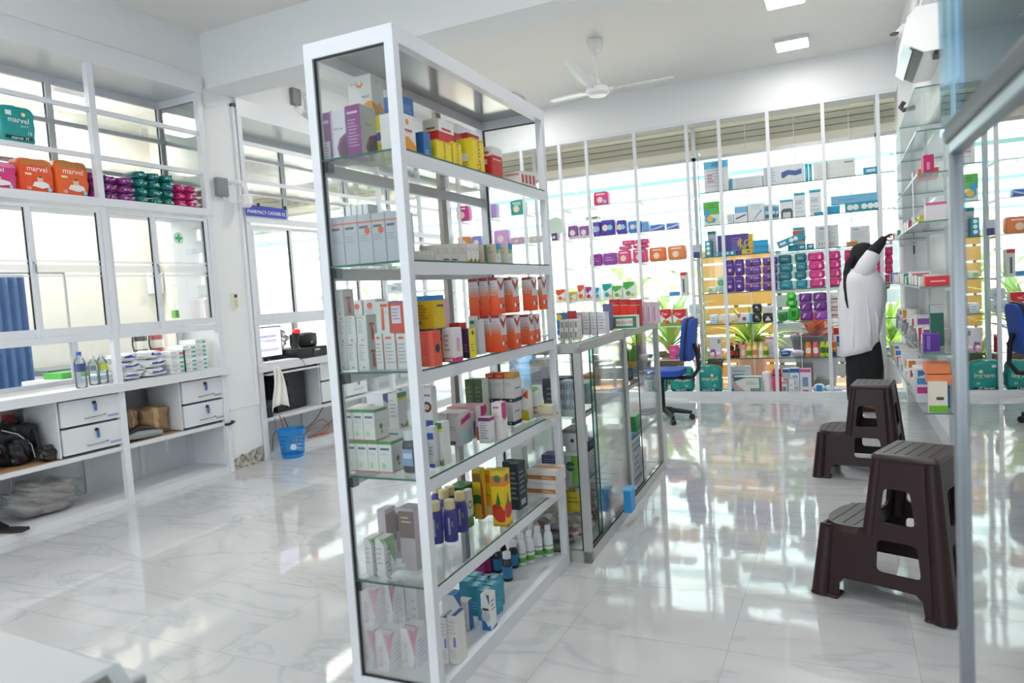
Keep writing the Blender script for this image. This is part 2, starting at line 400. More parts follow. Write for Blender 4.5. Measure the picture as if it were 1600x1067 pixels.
chd(MB().box((-11,12.55,zr(12.6)-.28),(1.5,12.59,zr(12.6)-.24),TEAL),'valance_rail',aw)
ROOF=glass('awning_sheet',(.93,.98,.98),.2,1.4,.3,.12)
chd(MB().add([(-11,8.74,zr(8.74)),(1.5,8.74,zr(8.74)),(1.5,12.7,zr(12.7)),(-11,12.7,zr(12.7)),(-11,8.74,zr(8.74)+.008),(1.5,8.74,zr(8.74)+.008),(1.5,12.7,zr(12.7)+.008),(-11,12.7,zr(12.7)+.008)],[(0,3,2,1),(4,5,6,7),(0,1,5,4),(1,2,6,5),(2,3,7,6),(3,0,4,7)],ROOF),'roof_sheet',aw)
def slat_fence(x0,x1,z1,n,m,label):
    f=empty('slatted_fence',label,'fence',((x0+x1)/2,10,-.01)); h=(z1)/n; mb=MB()
    for k in range(n): mb.box((x0,9.98,-.01+k*h),(x1,10.02,-.01+(k+.88)*h),m)
    chd(mb,'slat_panel',f)
    for x in (x0+.04,(x0+x1)/2,x1-.04): chd(MB().box((x-.03,10.02,-.06),(x+.03,10.07,z1),mat('#6d6f70',.6)),'post',f)
XO0=at(1093,450,'y',10).x; XO1=at(1206,450,'y',10).x
slat_fence(XO0,XO1,at(1150,385,'y',10).z,9,SLATO,'orange timber slat screen on the terrace beyond the glass')
slat_fence(XO1+.05,at(1420,450,'y',10).x,at(1300,385,'y',10).z,9,SLATG,'weathered grey slat screen on the terrace beyond the glass')
# a pale building and low hedge across the road
b=empty('building','pale low building with window openings across the road','building',(-6,24,-.06))
chd(MB().box((-22,24,-.06),(6,27,4.6),mat('#f3f3f1',.7)),'wall',b); chd(MB().box((-22.3,23.6,4.5),(6.3,27.3,4.75),mat('#c9d4d8',.7)),'roof',b)
for k in range(7): chd(MB().box((-20+k*3.6,23.95,1.2),(-18.4+k*3.6,24.02,2.5),mat('#b9c9d2',.2)),'window',b)
# leaves
def leaf(mb,base,dirv,L,wd,droop,m,n=6):
    d=Vector(dirv).normalized(); side=d.cross(Vector((0,0,1))); side=side.normalized() if side.length>.05 else Vector((1,0,0))
    rows=[]; p=Vector(base); dd=d.copy()
    for i in range(n+1):
        t=i/n; ww=wd*math.sin(PI*min(.97,max(.06,t*.9+.1)))
        up=side.cross(dd).normalized()
        rows.append([tuple(p-side*ww+up*ww*.25),tuple(p),tuple(p+side*ww+up*ww*.25)])
        p=p+dd*(L/n); dd=(dd+Vector((0,0,-droop/n))).normalized()
    V=[q for r in rows for q in r]; F=[]
    for i in range(n):
        for j in (0,1): F.append((i*3+j,i*3+j+1,i*3+j+4,i*3+j+3))
    mb.add(V,F,m,True)
def plant(name,label,x,y,h,r,potc,poth,potr,leafc,nl,wd,kind='arch',z0=-.01):
    p=empty(name,label,'plant',(x,y,z0)); R=random.Random(int(x*100)+nl)
    pot=MB().lathe([(0,0),(potr*.72,0),(potr,poth*.92),(potr*1.07,poth*.92),(potr*1.07,poth),(potr*.9,poth),(potr*.86,poth*.85),(0,poth*.85)],potc,n=24).build('pot',p)
    mb=MB(); ms=[mat(c,.5) for c in leafc]
    for i in range(nl):
        a=R.uniform(0,2*PI); e=R.uniform(.35,1.35)
        dv=(math.cos(a)*math.cos(e),math.sin(a)*math.cos(e),math.sin(e)); L=r*R.uniform(.7,1.15)*(1+h*.3)
        leaf(mb,(0,0,poth*.85+ (R.uniform(0,h*.5) if kind!='arch' else 0)),dv,L,wd*R.uniform(.7,1.2),R.uniform(.8,1.7) if kind=='arch' else R.uniform(.2,.8),ms[i%len(ms)])
    fo=mb.build('foliage',p); fo['kind']='stuff'
    return p
PEACH=mat('#e8b9a0',.7); CONC=mat('#5d6469',.8); DARKP=mat('#5a4638',.7)
def px_plant(px,y,**k): return at(px,600,'y',y).x
plant('potted_palm','arching yellow-green palm in a peach pot before the orange slats',at(1194,600,'y',9.35).x-.12,9.25,.5,.5,PEACH,.55,.2,['#a9c84a','#c9dd6a','#7fa832','#d9e68a'],80,.034)
plant('potted_palm','tall broad-leaved green plant seen above the blue office chair',at(1060,600,'y',9.4).x-.1,9.45,.9,.5,DARKP,.42,.2,['#9fc455','#c6dd7c','#6f9a33'],40,.055,'up')
plant('potted_palm','narrow-leaved spiky green plant standing beside the arching palm',at(1112,600,'y',9.05).x,8.9,.3,.24,DARKP,.38,.18,['#8fb53c','#b7d35a','#5f8f38'],44,.022)
plant('potted_croton','orange-red leaved plant in a dark speckled planter by the grey slats',at(1278,600,'y',9.1).x,9.05,.35,.3,CONC,.62,.27,['#e0763a','#c8502c','#f0a25a','#d98a6a'],40,.06,'up')
plant('potted_shrub','leafy green shrub growing on the terrace behind the woman in white',at(1392,600,'y',9.4).x,9.4,.7,.5,CONC,.4,.18,['#a6c85a','#7fa544','#cfe08a'],40,.04,'up')
plant('potted_shrub','small lime green plant outside the glass beneath the red milk cartons',at(1000,600,'y',9.3).x,9.3,.35,.35,DARKP,.4,.18,['#9cc152','#c9de80'],36,.04,'up')
hm=MB(); R=random.Random(3)
for i in range(900):
    a=R.uniform(-14,10); z=R.uniform(-.05,1.75+.25*math.sin(a*1.3)); y=17+R.uniform(-.5,.5)
    leaf(hm,(a,y,z),(R.uniform(-1,1),R.uniform(-1,.1),R.uniform(-.3,1)),.4,.12,.8,mat(R.choice(['#a8c08a','#c3d4a4','#8fae74']),.6),3)
ho=hm.build('hedge'); tag(ho,'pale sunlit hedge along the road outside the shop','hedge')
# ------------------------------------------------------------------ ceiling lamps and added fill panels
def ceiling_panel(x,y,label,watt,H=H):
    t=empty('ceiling_light',label,'ceiling light',(x,y,H)); s=.15
    MB().box((-s,-s,-.035),(s,s,0),ALU).build('frame',t)
    MB().box((-s+.012,-s+.012,-.04),(s-.012,s-.012,-.0345),mat('#fffdf8',.4,0,.2,7)).build('diffuser',t)
    panel_light(x,y,H,watt,t)
LBL=['square ceiling light nearest the back window, in line with the camera by the corner','square ceiling light partly cut by the top of the photo',
 'square ceiling light over the aisle just past the beam','added square fill light over the cashier corner by the window','added square fill light over the cashier desk',
 'added square fill light over the tall glass shelf unit','added square fill light over the open floor before the counter','added square fill light over the photographer','added square fill light at the near end of the room']
for (x,y),lb in zip(PANELS,LBL): ceiling_panel(x,y,lb,P_W*(.45 if y>6 else 1.))
for (x,y),lb in zip(FILL_PANELS_BACK_ROOM,['added fill light over the bed behind the partition','added fill light over the sink counter behind the partition','added fill light behind the cashier windows']): ceiling_panel(x,y,lb,P_W_BACK)
# ------------------------------------------------------------------ ceiling fan
FX,FY=-1.968,6.33
fan=empty('ceiling_fan','white three-blade ceiling fan on a down rod','fan',(FX,FY,H))
FW=mat('#eef0f0',.25,0,.6)
MB().lathe([(0,-.005),(.07,-.005),(.072,-.03),(.055,-.09),(.03,-.125),(.014,-.135),(.014,-.14)][::-1],FW,n=20).build('canopy',fan)
MB().tube([(0,0,-.12),(0,0,-.38)],.011,FW,10).build('rod',fan)
MB().lathe([(0,-.5),(.075,-.498),(.105,-.475),(.11,-.45),(.1,-.425),(.06,-.405),(.03,-.38),(.022,-.35),(0,-.35)],FW,n=28).build('motor_housing',fan)
def blade(ang):
    mb=MB(); mb.x=Matrix.Rotation(ang,4,'Z')@Matrix.Translation((0,0,-.452))@Matrix.Rotation(-.12,4,'Y')@Matrix.Rotation(.16,4,'X')
    rows=[(.13,.028),(.17,.055),(.24,.07),(.4,.066),(.63,.058),(.69,.045),(.705,.02)]
    rg=[]
    for x,wd in rows: rg.append([(x,-wd,0),(x,-wd*.4,.010),(x,wd*.4,.010),(x,wd,0),(x,wd*.4,-.004+.006),(x,-wd*.4,-.004+.006)])
    mb.loft(rg,FW); mb.tube([(.08,0,.0),(.15,0,.004)],.016,FW,8); mb.lathe([(0,-.006),(.032,-.006),(.036,.0),(.032,.012),(0,.012)],FW,c=(.165,0,0),n=14)
    return mb
a0=math.radians(28)
for k in range(3): blade(a0+k*2*PI/3).build('blade',fan)
# ------------------------------------------------------------------ partition display units along the left wall
XB=-5.07
def sash(par,y0,y1,z0,z1,x,stripes=True,cross=None):
    m=MB(); t=.028
    m.box((x-.012,y0,z0),(x+.012,y0+t,z1),ALU).box((x-.012,y1-t,z0),(x+.012,y1,z1),ALU)
    m.box((x-.012,y0+t,z1-t*.8),(x+.012,y1-t,z1),ALU).box((x-.012,y0+t,z0),(x+.012,y1-t,z0+.05),ALU)
    g=.005
    m.box((x-.006,y0+t,z0+.05),(x+.006,y0+t+g,z1-t*.8),GASK).box((x-.006,y1-t-g,z0+.05),(x+.006,y1-t,z1-t*.8),GASK)
    o=chd(m,'window_sash',par)
    p=MB().box((x-.003,y0+t,z0+.05),(x+.003,y1-t,z1-t*.8),GL)
    if stripes:
        fr=((x+.003,y0+t,z0+.05),(0,y1-y0-2*t,0),(0,0,z1-z0-.05-t*.8),(1,0,0)); zz=lambda z:(z-z0-.05)/(z1-z0-.05-t*.8)
        FROST=glass('frosted_film',(.93,.93,.93),.2,1.4,.5,.62)
        for a,b in ((1.605,1.62),(1.635,1.685),(1.70,1.715)): decal(p,fr,('r',0,zz(a),1,zz(b),FROST),.0012)
    q=p.build('pane'); q.parent=o
    return o
def handle_latch(par,y,z,x):
    m=MB().box((x+.012,y-.008,z-.045),(x+.022,y+.008,z+.045),mat('#8c8f92',.3,.8)); m.tube([(x+.02,y,z+.02),(x+.035,y+.004,z),(x+.03,y+.01,z-.05)],.005,mat('#8c8f92',.3,.8),6)
    chd(m,'latch',par)
def drawer(par,y0,y1,z0,z1,x=XL):
    d=chd(MB().box((x-.35,y0+.006,z0+.006),(x+.012,y1-.006,z1-.006),PLY),'drawer',par)
    yc=(y0+y1)/2+.02; zc=(z0+z1)/2
    h=MB().tube([(x+.012,yc-.07,zc-.045),(x+.03,yc-.07,zc-.045),(x+.03,yc+.07,zc-.04),(x+.012,yc+.07,zc-.04)],.0035,mat('#8a8c90',.3,.9),6)
    k=MB().lathe([(0,0),(.012,0),(.012,.014),(0,.014)],mat('#20222a',.4),c=(0,0,0),n=12)
    ho=h.build('handle',None); ho.parent=d
    kb=MB(); kb.x=Matrix.Translation((x+.012,yc,zc+.05))@Matrix.Rotation(PI/2,4,'Y'); kb.lathe([(0,0),(.012,0),(.012,.014),(0,.014)],mat('#20222a',.4),n=12); kb.x=None
    kb.box((x+.02,yc-.004,zc-.005),(x+.028,yc+.012,zc+.045),mat('#4d6fae',.4))
    ko=kb.build('lock',None); ko.parent=d
def part_unit(label,y0,y1,posts,mods,ledge,rail,counter,shelf_zs,top,end_glass=True,lowz=.42,low=True,back_top=True,drawers=(),desk=False):
    u=empty('display_partition',label,'display unit',(XL,(y0+y1)/2,0))
    P=.05
    A=lambda a,b,nm,m=ALU: chd(MB().box(a,b,m),nm,u)
    for y in posts:
        A((XL-.02,y-.022,.0),(XL+.025,y+.022,top-.14),'post')
        A((XB-.02,y-.022,ledge-.055),(XB+.02,y+.022,top-.14),'back_post'); A((XB-.02,y-.022,0),(XB+.02,y+.022,rail),'back_post')
        if y in posts[1:-1]: A((XB+.02,y-.012,ledge),(XL-.02,y+.012,ledge+.02),'divider')
    A((XB-.02,y0,top-.145),(XL+.03,y1,top),'header')
    A((XB-.02,y0,ledge-.055),(XL+.035,y1,ledge),'ledge')
    A((XL-.03,y0,rail-.045),(XL+.02,y1,rail),'window_rail')
    A((XB-.02,y0,rail-.045),(XB+.02,y1,rail),'back_rail')
    A((XB-.02,y0,counter-.06),(XL+.06,y1,counter),'counter_top',PLY)
    A((XB-.02,y0,0),(XL+.01,y1,.05),'base',PLY)
    for z in shelf_zs:
        s=chd(MB().box((XB+.03,y0,z-.012),(XL-.012,y1,z),GLS),'glass_shelf',u)
        A((XL-.012,y0,z-.028),(XL+.012,y1,z+.004),'shelf_rail'); A((XB+.0,y0,z-.03),(XB+.025,y1,z),'shelf_rail')
    # panes at the back above the ledge and over the counter
    for a,b in zip(posts[:-1],posts[1:]):
        A((XB-.015,a+.022,top-.2),(XB+.015,b-.022,top-.145),'back_frame')
        g=MB().box((XB-.003,a+.022,ledge),(XB+.003,b-.022,top-.2),GL).box((XB-.005,b-.027,ledge),(XB+.005,b-.022,top-.2),GASK)
        chd(g,'back_pane',u)
        chd(MB().box((XB-.003,a+.022,counter),(XB+.003,b-.022,rail-.045),GL).box((XB-.012,a+.022,counter),(XB+.012,b-.022,counter+.03),ALU),'back_pane',u)
        chd(MB().box((XB-.01,a+.022,.05),(XB,b-.022,counter-.06),PLY),'back_board',u)
        A((XB,(a+b)/2-.02,.05),(XB+.012,(a+b)/2+.02,lowz-.03),'back_batten')
    if end_glass:
        for ye in (posts[-1],):
            A((XB,ye-.012,top-.2),(XL-.02,ye+.012,top-.145),'end_frame')
            chd(MB().box((XB+.02,ye-.003,ledge),(XL-.02,ye+.003,top-.2),GLS),'end_pane',u)
    A((XB,y0,lowz-.03),(XL+.01,y1,lowz),'low_shelf',PLY)
    return u
# --- unit by the dispensing room
U1=part_unit('long white aluminium display partition with sliding windows and open lockers, nearest the camera',1.25,4.235,[1.27,2.29,3.29,4.2],2,2.145,1.22,.865,[2.755,2.44],3.205)
for (a,b,x) in ((1.30,1.80,.0),(1.78,2.27,.014),(2.31,2.80,.0),(2.775,3.265,.016),(3.315,3.69,.0),(3.665,4.165,.016)):
    sash(U1,a,b,1.225,2.065,XL-.004+x)
for y,z in ((2.785,1.68),(3.675,1.68)): handle_latch(U1,y,z,XL)
chd(MB().box((XL-.35,2.84,.43),(XL-.0,2.85,.8),PLY),'locker_side',U1); chd(MB().box((XL-.35,3.775,.43),(XL,3.785,.8),PLY),'locker_side',U1)
for y0,y1 in ((2.855,3.28),(3.79,4.19)):
    for z0,z1 in ((.62,.798),(.435,.615)): drawer(U1,y0,y1,z0,z1)
    chd(MB().box((XL+.013,y1-.1,.645),(XL+.0135,y1-.02,.66),mat('#9aa3c0',.5)).box((XL+.013,y1-.1,.46),(XL+.0135,y1-.02,.475),mat('#9aa3c0',.5)),'drawer_label',U1)
chd(MB().box((XB+.02,1.3,.4201),(XL-.01,2.84,.424),CARDB).box((XB+.02,3.32,.4201),(XL-.01,3.775,.424),CARDB),'shelf_liner',U1)
# green cross sticker on a sash
def cross_sticker(par,px,py,pl,c,r,col,disc=None,name='cross_sticker',nrm=(1,0,0),uv=None):
    p=at(px,py,pl,c); m=MB()
    U=Vector((0,1,0)) if pl=='x' else Vector((1,0,0)); N=Vector(nrm)
    fr=(p-U*r-Vector((0,0,r)),U*2*r,(0,0,2*r),N)
    if disc: decal(m,fr,('d',.5,.5,.5,disc),.001); 
    ring=mat(col,.4)
    n=28
    V=[tuple(p+N*.002+U*(rr*math.cos(2*PI*i/n))+Vector((0,0,rr*math.sin(2*PI*i/n)))) for rr in (r,r*.93) for i in range(n)]
    m.add(V,[(i,(i+1)%n,n+(i+1)%n,n+i) for i in range(n)],ring)
    decal(m,fr,('r',.38,.14,.62,.86,col),.003); decal(m,fr,('r',.14,.38,.86,.62,col),.0035)
    o=m.build(name)
    return o
cs=cross_sticker(None,279,372,'x',XL+.018,.042,'#3fbf7a','#e6f3ea'); tag(cs,'round green cross sticker on a sliding window pane','sticker')
# --- cashier unit
U2=part_unit('white aluminium cashier partition with sliding windows over a computer desk',4.58,8.14,[4.605,5.585,6.57,7.4,8.115],3,2.12,1.22,.83,[2.76,2.44],3.105,lowz=.36)
for (a,b,x) in ((4.63,5.12,.016),(5.1,5.56,.0),(5.61,6.1,.016),(6.08,6.545,0)): sash(U2,a,b,1.225,2.045,XL-.004+x,False)
for z in (1.42,1.62,1.82,2.0):
    chd(MB().box((XB+.02,6.6,z-.01),(XL+.01,8.12,z),GLS).box((XL,6.6,z-.02),(XL+.02,8.12,z+.01),ALU),'glass_shelf',U2)
chd(MB().box((XL-.4,5.36,.36),(XL,5.37,.79),PLY).box((XL-.35,6.3,.36),(XL,6.31,.79),PLY),'desk_side',U2)
for y0,y1 in ((5.375,5.74),(5.745,6.1)):
    for z0,z1 in ((.585,.77),(.375,.58)): drawer(U2,y0,y1,z0,z1)
kt=chd(MB().box((XL-.3,4.66,.735),(XL+.07,5.34,.75),PLY).box((XL+.03,4.68,.75),(XL+.07,4.80,.757),mat('#c9c3b4',.5)),'keyboard_tray',U2)
for y in (4.665,5.335): chd(MB().box((XL-.3,y-.006,.75),(XL+.02,y+.006,.77),mat('#3a3c40',.4,.5)),'tray_runner',U2)
# ------------------------------------------------------------------ ledge goods of the near partition (fronts face the shop)
GZ=2.145
def guard(label,x0,x1,yb,yt,z,c):
    def pat(f,u,v):
        if f=='f' and .08<u<.92 and .07<v<.22: return '#0c3a48'
        return None
    return pack(label,'x',XL-.04,x0,x1,yb,yt,.14,c,pat,z,name='diaper_pack',cat='diaper pack',p=9.,decs=[('f','x','marvel',.5,.62,.14,'#ffffff'),('f','x','guard',.66,.47,.08,'#bfe9ea'),('f','x','10',.82,.3,.09,'#ffffff'),('f','d',.66,.78,.055,'#f6e3a8'),('f','x','marvel  M',.5,.145,.075,'#ffffff'),('f','r',.12,.72,.3,.84,'#d9eeee')],crump=.004)
guard('teal adult diaper pack standing alone on the middle glass shelf of the near partition',3,60,226,166,2.446,'#1a9a98')
def baby(label,x0,x1,yb,yt,c,c2,txt='marvel'):
    def pat(f,u,v):
        if f=='f' and v>.8: return c2
        return None
    return pack(label,'x',XL-.04,x0,x1,yb,yt,.13,c,pat,GZ,cat='diaper pack',decs=[('f','x',txt,.5,.7,.15,'#ffffff'),('f','x','10',.2,.13,.09,'#ffffff'),('f','p',[(.3,.2),(.38,.32),(.6,.36),(.82,.3),(.86,.2),(.6,.14)],'#f3f0f2'),('f','d',.56,.41,.085,'#eec3a4'),('f','p',[(.5,.45),(.53,.5),(.6,.5),(.63,.45)],'#5a3a2a'),('f','d',.84,.13,.06,'#9fd8f0'),('f','r',.1,.5,.3,.56,'#ffe1a0')],crump=.004,p=9.)
baby('magenta baby diaper pack on the ledge, beside two orange ones',-42,31,300,250,'#d4357f','#e77fb0')
baby('bright orange baby diaper pack between the magenta pack and another orange pack',34,88,305,248,'#e9542a','#c97a34')
baby('orange baby diaper pack with brown crimped top, next to the ledge post',91,143,311,252,'#ee6a2c','#b8803c')
def napkins(px_cols,rows,yb,hpx,col,pale,what,gr):
    k=0
    for ci,(a,b) in enumerate(px_cols):
        for r in range(rows):
            def pat(f,u,v): return pale if f=='f' and .35<v<.6 and u>.25 and (u*7+v*5)%2<1.2 else None
            z=GZ+r*.062
            pack('%s pad packet, %s up in the %s pile of its colour along the partition ledge'%(what,ORD[r],ORD[ci]),'x',XL-.03-(.01*((r+ci)%2)),a,b,yb+ci*1.2,yb-hpx,.16,col,pat,z,name='pad_packet',cat='packet',group=gr,h=.06,crump=.012,p=3.2,n=8); k+=1
napkins([(144,158),(162,188),(188,216)],3,313,22,'#8b2f86','#e4c3e6','purple','purple pad packets on the ledge')
napkins([(217,236),(237,257),(258,277)],4,318,30,'#167f7d','#bfe6e2','teal','teal pad packets on the ledge')
napkins([(278,294),(295,311)],3,322,28,'#d02a78','#f4c2d8','magenta','magenta pad packets on the ledge')
# counter goods of the near partition
CZ=.867
for i,(a,b,r) in enumerate([(187,232,0),(230,268,0),(187,230,1),(231,268,1),(190,226,2),(233,262,2)]):
    def pat(f,u,v): return '#3f59b0' if f in 'fs' and .42<v<.62 and .25<u<.8 else None
    pack('white sack with blue stripe, %s, %s of the two piles beside the carton stacks'%(['at the bottom','second from the counter','on top'][r],['first','second'][i%2]),'x',XL-.02,a,b,600-i%2*8,585,.2,'#eceef0',pat,CZ+r*.066,name='flour_sack',cat='packet',group='white packets on the partition counter',h=.068,crump=.016,p=3,n=9)
DTC=[('f','r',0,.1,.3,.45,'#3aa38a'),('f','L',.4,.2,.95,.8,3,'#9aa')]
for col,(a,b,n) in enumerate([(268,292,5),(289,310,6),(309,326,7)]):
    for r in range(n):
        carton('flat white medicine carton with %s print, %s up in the %s carton stack on the counter'%('green' if col else 'red',ORD[r],ORD[col]),'x',XL-.03+.012*((r*7)%3-1),a,b,583-col*3,570,.18,'#eeefef',
          [('f','r',.6,.15,.92,.55,'#3fa992' if (col or r<n-1) else '#c8434a'),('f','L',.08,.2,.5,.8,3,'#a5abb2')],z=CZ+r*.0345,group='white cartons stacked on the partition counter',h=.033)
def clear_bottle(label,x,y,z,h,r,cap,lab=None,rz=0,name='bottle'):
    o=empty(name,label,'bottle',(x,y,z))
    bottle_mb(h,r,BOTTLE,BOTTLE,None,cap_h=.1,shoulder=.75,capr=.3,neck=.4).build('body',o)
    MB().lathe([(0,h*.9),(r*.45,h*.9),(r*.45,h),(0,h)],mat(cap,.4),n=14).build('cap',o)
    if lab: MB().lathe([(r*1.02,h*.45),(r*1.02,h*.66)],mat(lab,.5),n=18).build('label',o)
    return o
p=at(128,603,'x',XL-.02); clear_bottle('clear water bottle with blue cap and green label on the partition counter',p.x,p.y,CZ,.24,.036,'#2a63c0','#3c4c7c')
p=at(149,603,'x',XL-.1); clear_bottle('squat clear plastic spray bottle behind the post, without label',p.x,p.y,CZ,.2,.035,'#e8e8e8')
p=at(162,601,'x',XL-.12); clear_bottle('clear plastic bottle with a small yellow label beside the white sacks',p.x,p.y,CZ,.21,.035,'#e8e8e8','#c9d44a')
# lower compartments
def bag_mesh(w,d,h,c,crump=.03,p=3,n=14,seed=1): return pack_mb(w,d,h,c,None,None,crump,p,n,seed)
bp=empty('backpack','black backpack with grey zip lines in the open locker','backpack',(XL-.235,2.68,.426),PI/2)
bag_mesh(.26,.2,.26,'#1b1c20',.02,3.2).build('body',bp)
m=bag_mesh(.12,.06,.16,'#22242a',.012,3); m.build('front_pocket',bp,(-.02,-.11,.01))
MB().tube([(-.1,-.1,.24),(-.02,-.125,.2),(.05,-.13,.12),(.07,-.12,.03)],.004,mat('#b9bcc0',.4),6).build('zip',bp)
MB().tube([(-.05,0,.24),(-.04,-.02,.285),(.05,-.02,.29),(.07,0,.25)],.011,mat('#24262a',.6),8).build('carry_strap',bp)
m=MB().tube([(.09,-.11,.2),(.1,-.125,.1),(.09,-.12,.02)],.012,mat('#24262a',.6),8); m.build('shoulder_strap',bp)
t=put(bag_mesh(.07,.08,.1,'#202227',.012,2.6,seed=5),'pouch','small black zipped pouch beside the backpack','pouch',(XL-.055,2.79,.425),.1)
o=carton('small red and yellow box behind the black backpack','x',XL-.3,61,75,688,664,.05,'#c3312c',[('f','r',.3,.2,.7,.6,'#e8b63a')],z=.425); o.location.z=.5205; o.location.y=2.775; o.location.x=XL-.40; 
put(MB().box((-.06,-.05,0),(.06,.05,.094),mat('#b08a5c',.8)),'box','plain brown box under the small red and yellow box','box',(XL-.40,2.775,.4258))
bk=empty('plastic_tub','clear plastic tub with red print in the open locker','tub',(XL-.13,2.455,.425))
MB().lathe([(0,0),(.075,0),(.09,.15),(.094,.15),(.092,.155),(.086,.15),(.072,.004),(0,.004)],PLASTIC,n=24).build('tub',bk)
MB().lathe([(.0935,.11),(.0925,.13)],mat('#c0504c',.5),n=24).build('print',bk)
def taped(label,x0,x1,yb,yt,dep,c,off=0):
    w_,h_,loc,rz=geo('x',XL-.1,x0,x1,yb,yt,dep,.425)
    o=put(pack_mb(w_,dep,h_,c,None,lambda f,u,v:'#c4a981' if .42<u<.58 and f in 'ft' else None,.008,7,12,off),'wrapped_parcel',label,'parcel',loc,rz+off*.2); return o
taped('brown cardboard parcel wrapped in tape, nearest the drawers',224,268,676,636,.2,'#9b7a55',.0)
taped('rounded brown wrapped parcel next to the divider post',198,217,680,640,.16,'#8c7052',1)
um=empty('folded_umbrella','folded black and grey umbrella lying on the locker shelf','umbrella',(XL-.025,3.47,.428),PI/2)
MB().tube([(-.16,0,.03),(-.05,0,.036),(.05,0,.03),(.14,.0,.022)],.02,mat('#8d9396',.6),10,radii=[.012,.03,.028,.02]).build('canopy',um)
MB().tube([(-.12,.03,.05),(-.02,.03,.075),(.05,.02,.06),(.13,.01,.03)],.02,BLACK,10,radii=[.02,.032,.028,.018]).build('sleeve',um)
MB().tube([(.14,0,.025),(.2,0,.02)],.011,BLACK,8).build('handle',um)
MB().tube([(.07,-.1,.03),(.08,-.125,-.02),(.085,-.13,-.09),(.075,-.13,-.11),(.065,-.13,-.09),(.07,-.125,-.02)],.0018,mat('#c7bfae',.6),5).build('wrist_loop',um)
w_,h_,loc,rz=geo('x',XL-.13,28,138,808,752,.24,.052)
pk=empty('wrapped_bundle','grey bundle inside a crumpled clear plastic bag on the bottom shelf','bundle',loc,rz)
pack_mb(w_*.86,.24,h_,'#a39c95',None,None,.02,2.8,14,9).build('bundle',pk); pack_mb(w_*1.02,.27,h_*1.05,PLASTIC and '#ffffff',None,None,.035,2.4,16,4)
def repl(o,m): 
    o.data.materials.clear(); o.data.materials.append(m); 
    for p_ in o.data.polygons: p_.material_index=0
po=pack_mb(w_*1.03,.27,h_*1.06,'#fefefe',None,None,.03,2.5,18,4).build('plastic_bag',pk); repl(po,PLASTIC)
# sandals
def sandal(label,x,y,rz,z=.052):
    s=empty('sandal',label,'sandal',(x,y,z),rz)
    out=[(-.035,-.12),(.03,-.12),(.04,-.04),(.038,.03),(.045,.09),(.03,.13),(-.02,.135),(-.043,.09),(-.038,0),(-.042,-.06)]
    MB().plate([out],lambda a,b,c:(a,b,c),.018,mat('#2a2421',.7)).build('sole',s)
    MB().tube([(-.04,.02,.016),(-.02,.05,.05),(.01,.06,.052),(.04,.03,.016)],.008,mat('#1d1a19',.6),8).build('strap',s)
    MB().tube([(-.04,-.03,.016),(0,.06,.05),(.0,.1,.018)],.006,mat('#1d1a19',.6),8).build('thong',s)
sandal('dark brown sandal at the front edge of the bottom shelf',XL-.07,2.52,1.9)
sandal('dark sandal with raised strap lying behind its pair, by the wrapped bundle',XL-.23,2.46,1.6)
# door stop, remote, wall fixtures
o=put(MB().tube([(XL+.03,4.16,.40),(XL+.055,4.17,.4),(XL+.06,4.2,.405),(XL+.05,4.235,.41),(XL+.02,4.24,.41)],.011,BLACK,8),'door_hook','black rubber hook at the corner of the partition under the drawers','hook',(0,0,0))
rm=empty('remote_control','cream air conditioner remote in a holder on the pillar','remote control',(XL+.02,at(366,470,'x',XL).y,at(366,470,'x',XL).z))
MB().box((-.02,-.024,-.065),(.0,.024,.065),mat('#e9e2cf',.5)).build('body',rm); MB().box((0,-.016,.025),(.002,.016,.052),mat('#4a4e48',.3)).build('screen',rm)
m=MB()
for r_ in range(4):
    for c_ in range(2): m.box((0,-.014+c_*.016,-.05+r_*.016),(.002,-.002+c_*.016,-.042+r_*.016),mat('#b9ac8c',.5))
m.build('button_pad',rm)
def wall_lamp(label,x,y,z,side=1):
    l=empty('wall_camera',label,'security camera',(x,y,z))
    MB().bbox((0,-.055,-.075),(.045,.055,.075),mat('#85898c',.5),.006).build('junction_box',l)
    MB().tube([(.02,.06,.035),(.05,.1,.05),(.09,.15,.04),(.11,.17,-.01),(.11,.17,-.05)],.016,WHITE,10,radii=[.012,.018,.02,.022,.024]).build('arm',l)
    MB().lathe([(0,-.075),(.03,-.07),(.048,-.045),(.05,.0),(.045,.025),(.02,.04),(0,.04)],mat('#f0f0ee',.25),c=(.11,.17,-.09),n=20).build('dome',l)
    MB().tube([(.03,.0,-.075),(.035,.03,-.11),(.05,.08,-.13),(.08,.12,-.12),(.1,.15,-.09)],.005,WHITE,6).build('cable',l)
q=at(343,293,'x',XL); wall_lamp('grey box with a white dome camera on a curved arm, on the pillar',XL,q.y,q.z)
q=at(459,152,'x',XL); wl2=wall_lamp('grey box with a white camera above the cashier partition',XL,q.y,q.z)
cd_=MB().tube([(XL+.01,4.245,3.21),(XL+.012,4.26,3.1),(XL+.012,4.25,3.0),(XL+.012,4.28,2.96)],.005,WHITE,6); cd_.tube([(XL+.012,4.28,2.96),(XL+.012,4.5,3.05),(XL+.012,4.56,3.06)],.005,WHITE,6); cd_.tube([(XL+.01,1.3,3.215),(XL+.01,4.245,3.215)],.005,WHITE,5)
tag(cd_.build('wall_cable'),'thin white cable looping down the corner beside the beam','cable')
cb=MB().box((XL,4.545,.5),(XL+.018,4.57,3.06),WALL).box((XL,4.535,3.03),(XL+.02,4.58,3.06),BLACK)
tag(cb.build('cable_trunking'),'white vertical cable trunking up the pillar edge','trunking')
